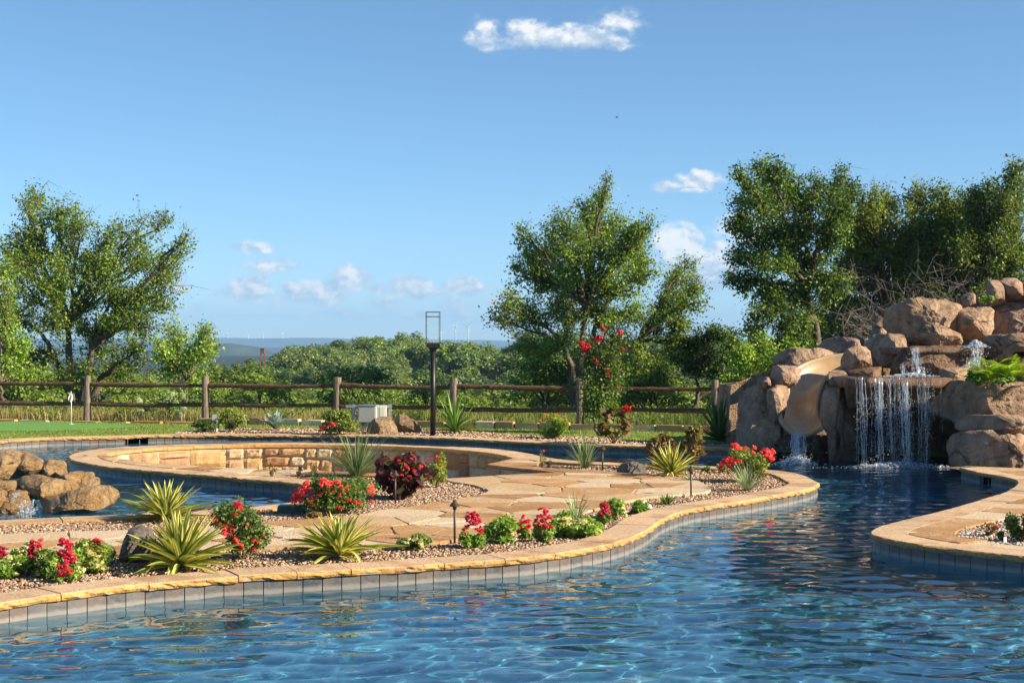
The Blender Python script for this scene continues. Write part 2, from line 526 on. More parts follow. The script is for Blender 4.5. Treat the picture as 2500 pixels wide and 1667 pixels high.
# lawn
m, nt = new_mat('turf'); P_ = pos(nt)
n1 = noise(nt, P_, 90, 4, .7); n2 = noise(nt, P_, .8, 3)
finish(nt, mixc(nt, 1.0, ramp(nt, n1, [(.3, (.10, .17, .02)), (.7, (.22, .29, .055))]), ramp(nt, n2, [(.3, (.85, .9, .8)), (.7, (1.12, 1.08, 1.0))]), 'MULTIPLY'), .9, n1, .8, .02)
M['turf'] = m
m, nt = new_mat('putting_turf'); P_ = pos(nt)
n1 = math_n(nt, 'ADD', math_n(nt, 'MULTIPLY', noise(nt, P_, 120, 3, .7), .55), math_n(nt, 'MULTIPLY', noise(nt, P_, 1.1, 4), .45))
finish(nt, ramp(nt, n1, [(.3, (.085, .225, .035)), (.7, (.125, .29, .06))]), .9, n1, .3, .01)
M['putting'] = m
m, nt = new_mat('wild_ground'); P_ = pos(nt)
n1 = noise(nt, P_, .35, 8, .65); n2 = noise(nt, P_, .012, 6, .6)
c = ramp(nt, n1, [(.35, (.035, .055, .015)), (.55, (.075, .095, .03)), (.72, (.16, .14, .065))])
finish(nt, mixc(nt, 1.0, c, ramp(nt, n2, [(.35, (.75, .8, .75)), (.65, (1.2, 1.15, 1.05))]), 'MULTIPLY'), .95, n1, .6, .3)
M['wild'] = m
m, nt = new_mat('far_woodland'); P_ = pos(nt)
n1 = noise(nt, vmath(nt, 'MULTIPLY', P_, (1, .35, 1)), .012, 8, .7); n2 = noise(nt, P_, .0016, 5, .6)
c = ramp(nt, n1, [(.38, (.006, .016, .010)), (.55, (.018, .034, .018)), (.7, (.05, .068, .036))])
finish(nt, mixc(nt, 1.0, c, ramp(nt, n2, [(.35, (.65, .7, .75)), (.65, (1.3, 1.25, 1.1))]), 'MULTIPLY'), .95)
M['farwood'] = m
# wood
m, nt = new_mat('cedar_rail'); P_ = pos(nt)
n1 = noise(nt, vmath(nt, 'MULTIPLY', P_, (1.6, 14, 14)), 3, 6, .65, .4)
finish(nt, ramp(nt, n1, [(.3, (.035, .022, .016)), (.5, (.11, .062, .036)), (.66, (.20, .125, .08)), (.8, (.28, .21, .15))]), .9, n1, .9, .02)
M['rail'] = m
m, nt = new_mat('cedar_post'); P_ = pos(nt)
n1 = noise(nt, vmath(nt, 'MULTIPLY', P_, (14, 14, 1.4)), 3, 6, .65, .4)
finish(nt, ramp(nt, n1, [(.3, (.06, .045, .035)), (.5, (.20, .155, .12)), (.7, (.34, .28, .22))]), .9, n1, .9, .02)
M['post'] = m
m, nt = new_mat('bark'); P_ = pos(nt)
n1 = noise(nt, vmath(nt, 'MULTIPLY', P_, (9, 9, 2)), 2.4, 6, .65)
finish(nt, ramp(nt, n1, [(.3, (.055, .042, .032)), (.55, (.14, .11, .085)), (.75, (.24, .20, .16))]), .95, n1, .8, .03)
M['bark'] = m
M['deadwood'] = simple('dead_wood', (.13, .115, .10), .95, var=.4)
M['stem'] = simple('green_stem', (.10, .14, .035), .7)
M['woodstem'] = simple('woody_stem', (.14, .09, .05), .9)
M['leaf'] = leafmat('foliage')
M['petal'] = leafmat('petal', .3, .55, (1.15, .8, .8))
M['blade'] = leafmat('sword_leaf', .25, .4, (1.1, 1.1, .6))
M['black'] = simple('black_metal', (.012, .011, .012), .45, .2, spec=.5)
M['bronze'] = simple('aged_bronze', (.085, .062, .045), .5, .5, var=.3, scale=40)
M['steel'] = simple('galvanised_steel', (.42, .44, .46), .45, .7)
M['enclosure'] = simple('grey_enclosure_paint', (.44, .45, .40), .5, var=.05)
M['ivory'] = simple('ivory_plastic', (.66, .64, .50), .5, var=.05)
M['white'] = simple('white_paint', (.78, .78, .76), .5, var=.04)
M['greenplastic'] = simple('green_plastic_lid', (.025, .10, .07), .5, var=.15)
M['ink'] = simple('navy_ink', (.03, .05, .10), .7)
M['rust'] = simple('weathered_brown_sheet', (.16, .075, .045), .85, var=.3, scale=3)
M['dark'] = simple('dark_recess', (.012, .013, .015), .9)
m, nt = new_mat('lantern_glass')
fr = node(nt, 'ShaderNodeFresnel', {'IOR': 1.5}).outputs[0]
tr = node(nt, 'ShaderNodeBsdfTransparent', {'Color': (.975, .985, .98, 1)}); gl = node(nt, 'ShaderNodeBsdfGlossy', {'Color': (1, 1, 1, 1), 'Roughness': .02})
node(nt, 'ShaderNodeOutputMaterial', {'Surface': node(nt, 'ShaderNodeMixShader', {0: fr, 1: tr.outputs[0], 2: gl.outputs[0]}).outputs[0]})
M['glass'] = m
# pool water
m, nt = new_mat('pool_water')
gl = node(nt, 'ShaderNodeBsdfGlass', {'Color': (.93, .98, 1.0, 1), 'Roughness': 0.0, 'IOR': 1.333})
node(nt, 'ShaderNodeOutputMaterial', {'Surface': gl.outputs[0]})
M['water'] = m
# aerated water
m, nt = new_mat('white_water'); P_ = pos(nt)
di = node(nt, 'ShaderNodeBsdfDiffuse', {'Color': (.80, .86, .92, 1)}); tl = node(nt, 'ShaderNodeBsdfTranslucent', {'Color': (.80, .87, .95, 1)})
gl = node(nt, 'ShaderNodeBsdfGlossy', {'Color': (1, 1, 1, 1), 'Roughness': .08}); tr = node(nt, 'ShaderNodeBsdfTransparent', {'Color': (.93, .97, 1, 1)})
a = node(nt, 'ShaderNodeMixShader', {0: .5, 1: di.outputs[0], 2: tl.outputs[0]})
b = node(nt, 'ShaderNodeMixShader', {0: .25, 1: a.outputs[0], 2: gl.outputs[0]})
al = ramp(nt, noise(nt, vmath(nt, 'MULTIPLY', P_, (30, 30, 5)), 2.0, 3), [(.40, (.85, .85, .85)), (.62, (.15, .15, .15))])
node(nt, 'ShaderNodeOutputMaterial', {'Surface': node(nt, 'ShaderNodeMixShader', {0: al, 1: b.outputs[0], 2: tr.outputs[0]}).outputs[0]})
M['whitewater'] = m
M['cactus'] = simple('cactus_pad', (.20, .27, .13), .7)

m, nt = new_mat('water_veil'); P_ = pos(nt)
a = node(nt, 'ShaderNodeMixShader', {0: .5, 1: node(nt, 'ShaderNodeBsdfDiffuse', {'Color': (.75, .83, .9, 1)}).outputs[0], 2: node(nt, 'ShaderNodeBsdfTranslucent', {'Color': (.75, .84, .95, 1)}).outputs[0]})
b = node(nt, 'ShaderNodeMixShader', {0: .2, 1: a.outputs[0], 2: node(nt, 'ShaderNodeBsdfGlossy', {'Color': (1, 1, 1, 1), 'Roughness': .1}).outputs[0]})
al = ramp(nt, noise(nt, vmath(nt, 'MULTIPLY', P_, (34, 34, 3)), 1.6, 4, .6), [(.40, (1, 1, 1)), (.70, (.45, .45, .45))])
node(nt, 'ShaderNodeOutputMaterial', {'Surface': node(nt, 'ShaderNodeMixShader', {0: al, 1: b.outputs[0], 2: node(nt, 'ShaderNodeBsdfTransparent').outputs[0]}).outputs[0]})
M['veil'] = m

# ------------------------------------------------------------------ the site: pool, banks, coping, tile
# lines are surveyed from the photograph on the deck level (z = Z0) or on the water (z = 0)
WATERLINE_FRONT = [(-420, 1605), (-200, 1560), (0, 1523), (73, 1509), (165, 1497), (258, 1485), (353, 1473), (500, 1459), (600, 1451), (700, 1445), (800, 1439), (942, 1430), (1079, 1419),
                   (1164, 1413), (1244, 1407), (1314, 1400), (1375, 1389.5), (1427, 1380), (1472, 1371), (1530, 1353), (1575, 1330), (1603, 1307.5), (1631, 1293.5), (1681, 1277), (1753, 1264),
                   (1798, 1256), (1855, 1246), (1894, 1239), (1931, 1231), (1964, 1223), (1985, 1216), (1993, 1209)]
LIP_BACK_ISLAND = [(1996, 1176), (1972, 1164), (1946, 1155.5), (1910, 1149.5), (1873, 1146), (1800, 1141.5), (1718, 1137), (1600, 1132), (1453, 1127), (1374, 1121.6), (1340, 1117), (1314, 1111.4), (1289, 1106.3),
                   (1255, 1101.2), (1212, 1096), (1145, 1091.5), (1064, 1088.8), (1000, 1086.5), (900, 1083), (806, 1081), (653, 1081), (560, 1082), (476, 1083.6), (357, 1087), (238, 1095.5), (190, 1103.8), (168, 1112.5),
                   (175, 1121), (211, 1130), (288, 1141.5), (377, 1149), (466, 1156.5), (594, 1167), (670, 1173), (734, 1179.5), (772, 1190), (768, 1206), (725, 1222), (690, 1228), (622, 1235), (450, 1247), (287, 1256), (127, 1262), (0, 1268), (-140, 1273), (-330, 1280)]
wf = gxy(WATERLINE_FRONT, 0.0)
lb = gxy(LIP_BACK_ISLAND, Z0)
# island wall line (counter-clockwise seen from above starts at the left end of the front): front wall, tip, back, ring, cove, river bank
front_wall = smooth_line(catmull(wf, 0.04), 8)
tip = np.array([[(1998 - CX) / F * 19.25, 19.25]])
back_lip = smooth_line(catmull(lb, 0.04), 8)
back_wall = offset(back_lip, -0.035) if False else back_lip.copy()
# lip runs right-to-left with water on its right hand side (north); the wall stands 3.5 cm behind the lip
back_wall = offset(back_lip, 0.035)
front_lip = offset(front_wall, -0.035)
t0, t1 = front_wall[-1], back_wall[0]
tipc = catmull(np.array([front_wall[-8], front_wall[-1], [max(t0[0], t1[0]) + .03, (t0[1] * .5 + t1[1] * .5)], t1, back_wall[8]]), 0.04)
k0 = np.argmin(np.linalg.norm(tipc - t0, axis=1)); k1 = np.argmin(np.linalg.norm(tipc - t1, axis=1))
island_wall = smooth_line(np.vstack([front_wall, tipc[k0 + 1:k1], back_wall]), 10)
island_wall = resample(island_wall, 0.04)
island_lip = offset(island_wall, -0.035)

PIT = [(262, 1110), (267, 1106), (305, 1099.5), (364, 1094.4), (466, 1088.8), (594, 1085.6), (700, 1085.0), (806, 1085.4), (900, 1087.2), (1000, 1090.3), (1064, 1092.9), (1153, 1100.4), (1204, 1106.5), (1238, 1113), (1253, 1118.2),
       (1187, 1133), (1359, 1152), (1255, 1156.5), (1082, 1167.5), (990, 1160), (900, 1153.5), (760, 1147), (627, 1144), (530, 1141), (415, 1134), (339, 1126.5), (285, 1117)]
pit = gxy(PIT)
pit_arc = catmull(gxy(PIT[:15]), 0.05)
pit_front = gxy(PIT[17:])
pit_poly = np.vstack([pit_arc, gxy(PIT[15:17]), catmull(pit_front, .1)])

BANK_LIP = [(-300, 1102), (-140, 1085), (0, 1075.5), (107, 1069.5), (214, 1066.5), (300, 1064.5), (371, 1062.5), (500, 1061), (678, 1061.5), (857, 1062.5), (1000, 1066), (1100, 1069), (1145, 1071.3), (1255, 1076.4), (1340, 1080.3), (1453, 1084.8), (1580, 1089), (1718, 1093), (1830, 1097)]
bank_lip = smooth_line(catmull(gxy(BANK_LIP), 0.04), 8)
bank_wall = offset(bank_lip, 0.035)

RD = [(2342, 1141), (2368, 1148), (2403, 1155), (2438, 1160.5), (2473, 1168), (2484, 1176), (2476, 1188), (2440, 1205), (2389, 1221), (2312, 1243), (2229, 1263), (2168, 1278.4), (2142, 1286), (2124, 1297), (2128, 1304), (2151, 1311), (2202, 1321.5), (2270, 1331.5), (2338, 1339), (2398, 1346), (2500, 1356), (2650, 1368)]
rd_lip = smooth_line(catmull(gxy(RD), 0.04), 6)
rd_wall = offset(rd_lip, 0.035)

# ---- pool floor and plaster walls
ZP = -1.25
floor_o = obj('pool_floor', [(-16, 5, ZP), (16, 5, ZP), (16, 36, ZP), (-16, 36, ZP)], [(0, 1, 2, 3)], M['plaster']); tag(floor_o, kind='structure')


def wall_strip(name, line, z0, z1, mat):
    n = len(line)
    V = [(p[0], p[1], z0) for p in line] + [(p[0], p[1], z1) for p in line]
    Fc = [(i, i + 1, n + i + 1, n + i) for i in range(n - 1)]
    o = obj(name, V, Fc, mat); tag(o, kind='structure'); return o


ZT = Z0 - 0.05    # underside of the coping
for nm, ln in (('island_pool_wall', offset(island_wall, .012)), ('bank_pool_wall', offset(bank_wall, .012)), ('deck_pool_wall', offset(rd_wall, .012))):
    wall_strip(nm, resample(ln, .12), ZP, -.05, M['plaster'])

# ---- ground slabs under the paving
isl = resample(offset(island_wall, .02), .12)
isl_poly = np.vstack([isl])
slab = sheet('island_ground', isl_poly, ZT + .012, M['soil'], holes=[pit_poly]); tag(slab, kind='structure')
bk = resample(offset(bank_wall, .02), .2)
rdp = resample(offset(rd_wall, .02), .2)

# ---- tiles
tile_me = {}


def tile_mesh(w):
    key = round(w, 3)
    if key not in tile_me:
        b = .0025; hw = w / 2 - .0014; t = .012; h0, h1 = -.055, ZT - .001
        V = [(-hw, 0, h0), (hw, 0, h0), (hw, 0, h1), (-hw, 0, h1), (-hw + b, -t, h0 + b), (hw - b, -t, h0 + b), (hw - b, -t, h1 - b), (-hw + b, -t, h1 - b)]
        Fc = [(4, 5, 6, 7), (0, 1, 5, 4), (1, 2, 6, 5), (2, 3, 7, 6), (3, 0, 4, 7)]
        tile_me[key] = mesh('tile', V, Fc, M['tile'])
    return tile_me[key]


def tile_band(name, label, line, skip=lambda x, y: False, w=0.152, rng=random.Random(1)):
    """tiles along a line with the water on its right hand side"""
    s = np.concatenate([[0], np.cumsum(np.linalg.norm(np.diff(line, axis=0), axis=1))])
    root = thing(name, None, None, (line[len(line) // 2][0], line[len(line) // 2][1], 0), kind='structure')
    root['label'] = label
    me = tile_mesh(w)
    n = int(s[-1] / w)
    for i in range(n):
        a = [np.interp(i * w, s, line[:, k]) for k in (0, 1)]; b = [np.interp((i + 1) * w, s, line[:, k]) for k in (0, 1)]
        cx, cy = (a[0] + b[0]) / 2, (a[1] + b[1]) / 2
        px = CX + cx * F / cy
        if px < -60 or px > 2560 or skip(cx, cy): continue
        th = math.atan2(b[1] - a[1], b[0] - a[0])
        # keep only tiles whose face can be seen from around the photographer's side
        nx, ny = math.sin(th), -math.cos(th)
        if nx * (-cx) + ny * (-cy) < -2.0: continue
        inst('tile', me, root, (cx + nx * rng.uniform(-.001, .001), cy + ny * rng.uniform(-.001, .001), 0), (0, 0, th))
    # grout bed behind the tiles
    gl = resample(offset(line, .004), .08)
    V = [(p[0], p[1], -.06) for p in gl] + [(p[0], p[1], ZT) for p in gl]; m_ = len(gl)
    obj('grout_bed', V, [(i, i + 1, m_ + i + 1, m_ + i) for i in range(m_ - 1) if not skip((gl[i][0] + gl[i + 1][0]) / 2, (gl[i][1] + gl[i + 1][1]) / 2)], M['grout'], root)
    return root


tile_band('waterline_tiling', 'slate waterline tiles round the planted island', island_wall)
sk0 = [G(308, 1064, Z0).x, G(364, 1064, Z0).x]
tile_band('waterline_tiling', 'slate waterline tiles along the far bank below the lawn', bank_wall, lambda x, y: sk0[0] < x < sk0[1])
dk0 = G(2402, 1155).x + .02, G(2436, 1160).x
tile_band('waterline_tiling', 'slate waterline tiles under the deck by the waterfall', rd_wall, lambda x, y: dk0[0] < x < dk0[1] and y > 19.5)

# skimmer mouths: dark recesses in the tile band
def skimmer(label, x0, x1, line):
    i = np.where((line[:, 0] > x0) & (line[:, 0] < x1) & (line[:, 1] > 19.5))[0]
    p, q = line[i[0]], line[i[-1]]
    if p[0] > q[0]: p, q = q, p
    c = ((p[0] + q[0]) / 2, (p[1] + q[1]) / 2)
    root = thing('skimmer_mouth', label, 'skimmer', (c[0], c[1], 0))
    th = math.atan2(q[1] - p[1], q[0] - p[0]); w = np.linalg.norm(q - p)
    mb = MB()
    u = Vector((math.cos(th), math.sin(th), 0)); n = Vector((-math.sin(th), math.cos(th), 0))
    def pt(a, b, z): return tuple(Vector((c[0], c[1], 0)) + u * a + n * b + Vector((0, 0, z)))
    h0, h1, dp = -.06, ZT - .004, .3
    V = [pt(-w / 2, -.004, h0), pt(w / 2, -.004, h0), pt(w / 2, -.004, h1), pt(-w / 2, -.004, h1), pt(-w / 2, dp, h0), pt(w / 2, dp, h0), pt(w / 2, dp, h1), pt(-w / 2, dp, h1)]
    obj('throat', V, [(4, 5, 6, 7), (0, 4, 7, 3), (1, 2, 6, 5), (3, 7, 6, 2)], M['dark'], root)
    mb = MB(); mb.box((c[0] + u.x * w * .02, c[1] + u.y * w * .02, 0.02), (.012, .012, h1 + .02), th)
    mb.obj('divider', M['tile'], root)
    for sg in (-1, 1):
        mb = MB()
        q_ = Vector((c[0], c[1], 0)) + u * (sg * (w / 2 - .006)) - n * .006
        mb.box((q_.x, q_.y, .02), (.012, .014, h1 + .05), th)
        mb.obj('jamb', M['grout'], root)


skimmer('dark skimmer opening in the far bank tiles', sk0[0], sk0[1], bank_wall)
skimmer('dark skimmer opening below the deck near the waterfall', dk0[0], dk0[1], rd_wall)

# ---- coping stones
TOPC, EDGEC = (.52, .385, .255), (.52, .31, .10)


def coping(name, label, lip, inner, lens, seed, kind='structure', vis=True, th=0.05, edge=EDGEC, topc=TOPC, inner_face=True):
    """stones between two equally sampled lines (lip = water side)"""
    rng = random.Random(seed)
    n = len(lip)
    s = np.concatenate([[0], np.cumsum(np.linalg.norm(np.diff(lip, axis=0), axis=1))])
    mid = lip[n // 2]
    root = thing(name, None, None, (mid[0], mid[1], Z0), kind=kind); root['label'] = label
    cuts = [0.0]
    while cuts[-1] < s[-1] - lens[0]:
        cuts.append(min(s[-1], cuts[-1] + rng.uniform(*lens)))
    cuts[-1] = s[-1]
    for a, b in zip(cuts[:-1], cuts[1:]):
        a2, b2 = a + .005, b - .005
        if b2 - a2 < .05: continue
        m = max(4, int((b2 - a2) / .045))
        ss = np.linspace(a2, b2, m)
        Lp = np.stack([np.interp(ss, s, lip[:, k]) for k in (0, 1)], 1); Ip = np.stack([np.interp(ss, s, inner[:, k]) for k in (0, 1)], 1)
        px = CX + Lp[m // 2, 0] * F / Lp[m // 2, 1]
        if px < -420 or px > 2750: continue
        sk = rng.uniform(-.05, .05)          # slanted joints
        shift = (Ip[1] - Ip[0]) / (np.linalg.norm(Ip[1] - Ip[0]) + 1e-9) * sk
        Ip = Ip + shift * np.where(np.arange(m) < m / 2, 1, 1)[:, None] * 0
        dz = rng.uniform(-.004, .004)
        W_ = Lp - Ip; W_ /= np.linalg.norm(W_, axis=1)[:, None] + 1e-9
        rows = []
        def row(P2, z, amp, seed2, zamp=0.0):
            Q = np.column_stack([P2, np.full(m, z)])
            nz = fbm(Q * 14 + seed2, seed, 3)
            Q[:, :2] += W_ * (nz * amp)[:, None]
            if zamp: Q[:, 2] += fbm(Q * 9 + 31, seed + 5, 2) * zamp
            return Q
        zt = Z0 + dz
        rows.append(row(Ip, zt - th, .004, 3)); rows.append(row(Ip, zt - .004, .006, 4)); rows.append(row(Ip * .97 + Lp * .03, zt, .004, 5))
        rows.append(row(Ip * .5 + Lp * .5, zt, 0, 6, .0025))
        rows.append(row(Lp - W_ * .012, zt, .004, 7, .002)); rows.append(row(Lp, zt - .010, .012, 8, .004))
        rows.append(row(Lp + W_ * .004, zt - th * .6, .013, 9, .004)); rows.append(row(Lp - W_ * .006, zt - th, .012, 10, .004)); rows.append(row(Lp - W_ * .07, zt - th, 0, 11))
        V = np.vstack(rows); R = len(rows)
        colr = [edge, edge, topc, topc, topc, edge, edge, edge, edge]
        C = np.vstack([np.tile(c, (m, 1)) for c in colr])
        Fc = []
        for r in range(R - 1):
            for i in range(m - 1):
                Fc.append((r * m + i, (r + 1) * m + i, (r + 1) * m + i + 1, r * m + i + 1))
        Fc.append(tuple(r * m for r in range(R))[::-1]); Fc.append(tuple(r * m + m - 1 for r in range(R)))
        obj('coping_stone', V, Fc, M['coping'], root, origin=(float(V[:, 0].mean()), float(V[:, 1].mean()), Z0 - th), col=C)
    # mortar bed under and between the stones
    L2, I2 = resample(lip, n=max(8, n // 3)), resample(inner, n=max(8, n // 3))
    k = len(L2); Wm = L2 - I2; Wm /= np.linalg.norm(Wm, axis=1)[:, None] + 1e-9
    A = np.column_stack([L2 - Wm * .012, np.full(k, Z0 - .007)]); B = np.column_stack([I2 + Wm * .01, np.full(k, Z0 - .007)])
    A0 = A.copy(); A0[:, 2] = Z0 - th + .004
    V = np.vstack([B, A, A0])
    Fc = [(r * k + i, (r + 1) * k + i, (r + 1) * k + i + 1, r * k + i + 1) for r in range(2) for i in range(k - 1)]
    obj('mortar_bed', V, Fc, M['mortar'], root)
    return root


def pair(a, b, step=.05):
    n = max(8, int(np.linalg.norm(np.diff(a, axis=0), axis=1).sum() / step))
    return resample(a, n=n), resample(b, n=n)


# split the island outline: front + tip + back bed edge | ring by the pit | cove and river bank
def idx(line, px, py, z=Z0):
    g = G(px, py, z); return int(np.argmin(np.hypot(line[:, 0] - g.x, line[:, 1] - g.y)))


iA = idx(island_lip, 1374, 1121.6); iB = idx(island_lip, 734, 1179.5); iL = idx(island_lip, 168, 1112.5)
segF = island_lip[:iA + 1]
coping('island_coping', 'split tan flagstone coping along the front and tip of the planted island', segF, offset(segF, .37), (.42, .85), 3)
# ring: outer lip from the river bend round to the point, inner edge = pit rim
segN = island_lip[iA:iL + 1]
rim = pit_arc[::-1]           # from the cusp round the back to the left point
lo_, in_ = pair(segN, np.vstack([offset(segN[:1], 0) if False else np.array([[G(1310, 1124).x, G(1310, 1124).y]]), rim]))
coping('pit_coping', 'curved flagstone coping round the back of the sunken fire pit', lo_, in_, (.5, .95), 4)
segS = island_lip[iL:iB + 1]
coping('pit_coping', 'flagstone coping between the sunken pit and the river', segS, offset(segS, .42), (.5, .95), 5)
segC = island_lip[iB:]
coping('river_coping', 'flagstone coping round the river cove behind the near gravel strip', segC, offset(segC, .36), (.5, .9), 6)
coping('bank_coping', 'long flagstone coping on the far river bank', bank_lip, offset(bank_lip, .38), (.6, 1.2), 7)
# deck on the right: coping strip + flagstones inside
coping('deck_coping', 'flagstone coping on the point of land at the right', rd_lip, offset(rd_lip, .34), (.6, 1.1), 8, edge=(.44, .27, .11))

# ---- flagstone paving
PF = [(-420, 1352), (-140, 1349), (0, 1347), (120, 1350), (270, 1352), (420, 1346), (560, 1340), (704, 1336), (850, 1336), (972, 1333), (1106, 1318), (1200, 1304), (1300, 1283), (1400, 1257), (1450, 1243), (1519, 1226), (1556, 1218), (1600, 1210.6), (1667, 1205.5), (1725, 1201), (1737, 1194), (1718, 1180), (1702, 1168)]
PB = [(1702, 1168), (1589, 1158.5), (1491, 1150.6), (1440, 1147), (1360, 1143), (1309, 1139)]
BEDB_TOP = [(690, 1160), (760, 1158), (850, 1160), (950, 1163), (1064, 1169), (1106, 1175), (1160, 1184), (1192, 1196)]
BEDB_BOT = [(1192, 1196), (1188, 1201), (1165, 1208), (1046, 1229), (921, 1246), (883, 1255), (808, 1263), (662, 1272), (560, 1280), (430, 1288), (300, 1293), (143, 1297), (0, 1302), (-140, 1306), (-420, 1313)]
pf = catmull(gxy(PF[:20]), .08); pf = np.vstack([pf, gxy(PF[20:])])
bb_top = catmull(gxy(BEDB_TOP), .08); bb_bot = catmull(gxy(BEDB_BOT), .08)
path1 = np.vstack([pf, gxy(PB[1:]), gxy([(1316, 1128), (1262, 1117.5)]), gxy([(1253, 1118.2), (1187, 1133), (1359, 1152), (1255, 1156.5), (1082, 1167.5)]), bb_top[idx(bb_top, 1100, 1174):], bb_bot[1:]])
ringS_in = offset(segS, .42)
path2 = np.vstack([gxy([(268, 1112), (285, 1117), (339, 1126.5), (415, 1134), (530, 1141), (627, 1144), (760, 1147), (900, 1153.5), (990, 1160), (1082, 1167.5), (1064, 1169), (950, 1163), (850, 1160), (760, 1158), (690, 1160)]), resample(ringS_in, .2)[::-1]])


def clip_half(poly, p, n):
    """keep the side where (q-p).n <= 0"""
    out = []
    m = len(poly)
    for i in range(m):
        a, b = poly[i], poly[(i + 1) % m]
        da, db = np.dot(a - p, n), np.dot(b - p, n)
        if da <= 0: out.append(a)
        if (da < 0 < db) or (db < 0 < da):
            out.append(a + (b - a) * (da / (da - db)))
    return np.array(out)


def flagstones(root, poly, n, seed, gap=.007, stretch=2.0, zt=Z0, th=.035, name='flagstone', mat=None, margin=.0):
    rng = np.random.default_rng(seed)
    poly = np.asarray(poly)
    S = scatter(poly, n, rng)
    sc = np.array([1.0, stretch])       # cells stretch along x
    for _ in range(2):                  # relax
        Q = scatter(poly, 4000, rng)
        d = (((Q[:, None, :] - S[None]) * sc) ** 2).sum(2); k = d.argmin(1)
        for i in range(n):
            if (k == i).any(): S[i] = S[i] * .5 + Q[k == i].mean(0) * .5
    for i in range(n):
        cell = poly.copy()
        order = np.argsort((((S - S[i]) * sc) ** 2).sum(1))[1:16]
        for j in order:
            nrm = (S[j] - S[i]) * sc ** 2; L = np.linalg.norm(nrm); nrm = nrm / L
            midp = (S[i] + S[j]) / 2 - nrm * gap * rng.uniform(.5, 1.4)
            cell = clip_half(cell, midp, nrm)
            if len(cell) < 3: break
        if len(cell) < 3 or area(cell) < .012: continue
        # drop duplicate points
        keep = [cell[0]]
        for q in cell[1:]:
            if np.linalg.norm(q - keep[-1]) > .012: keep.append(q)
        cell = np.array(keep)
        if len(cell) < 3: continue
        cc = cell.mean(0)
        px = CX + cc[0] * F / cc[1]
        if px < -500 or px > 2800: continue
        # signed area -> ccw
        q = np.roll(cell, -1, 0)
        if np.sum(cell[:, 0] * q[:, 1] - q[:, 0] * cell[:, 1]) < 0: cell = cell[::-1]
        cell = resample(np.vstack([cell, cell[:1]]), .09)[:-1] if len(cell) < 200 else cell
        jit = fbm(np.column_stack([cell * 6, np.zeros(len(cell))]), seed, 2) * .007
        dirn = cell - cc; dirn /= np.linalg.norm(dirn, axis=1)[:, None] + 1e-9
        cell = cell + dirn * jit[:, None]
        z = zt + rng.uniform(-.004, .005)
        k = len(cell)
        inn = cell - dirn * .008
        tl = rng.normal(0, .0025, 2)
        zt_ = z + (inn - cc) @ tl
        V = np.vstack([np.column_stack([cell, np.full(k, z - th)]), np.column_stack([cell, zt_ - .006]), np.column_stack([inn, zt_])])
        Fc = []
        for r in range(2):
            for e in range(k):
                e2 = (e + 1) % k
                Fc.append((r * k + e, r * k + e2, (r + 1) * k + e2, (r + 1) * k + e))
        tri = tessellate_polygon([[Vector((p[0], p[1], 0)) for p in inn]])
        for t in tri:
            a, b, c = (inn[x] for x in t)
            t = t if (b[0] - a[0]) * (c[1] - a[1]) - (b[1] - a[1]) * (c[0] - a[0]) > 0 else (t[0], t[2], t[1])
            Fc.append(tuple(2 * k + x for x in t))
        obj(name, V, Fc, mat or M['flag'], root, origin=(float(cc[0]), float(cc[1]), z - th))
    return root


r1 = thing('flagstone_path', None, None, G(1200, 1260), kind='structure'); r1['label'] = 'broad irregular flagstone path winding through the island'
sheet('mortar_bed', path1, Z0 - .014, M['mortar'], r1)
flagstones(r1, path1, 84, 11, stretch=1.05)
r2 = thing('flagstone_path', None, None, G(600, 1155), kind='structure'); r2['label'] = 'flagstone strip in front of the sunken pit'
sheet('mortar_bed', path2, Z0 - .014, M['mortar'], r2)
flagstones(r2, path2, 20, 12, stretch=1.0)

# ---- sunken pit: floor, rubble wall of single stones
pf_o = sheet('pit_floor', pit_poly, -.38, M['mortar']); tag(pf_o, kind='structure')
wall_root = thing('pit_wall', None, None, (pit_arc[len(pit_arc) // 2][0], pit_arc[len(pit_arc) // 2][1], -.38), kind='structure'); wall_root['label'] = 'curved rubble stone retaining wall of the sunken fire pit'
pw = offset(pit_arc, .03)       # behind the rim
pwn = len(pw)
V = [(p[0], p[1], -.4) for p in pw] + [(p[0], p[1], ZT + .005) for p in pw]
obj('mortar_bed', V, [(i, i + 1, pwn + i + 1, pwn + i) for i in range(pwn - 1)], M['mortar'], wall_root)
rng = random.Random(21)
sa = np.concatenate([[0], np.cumsum(np.linalg.norm(np.diff(pw, axis=0), axis=1))])


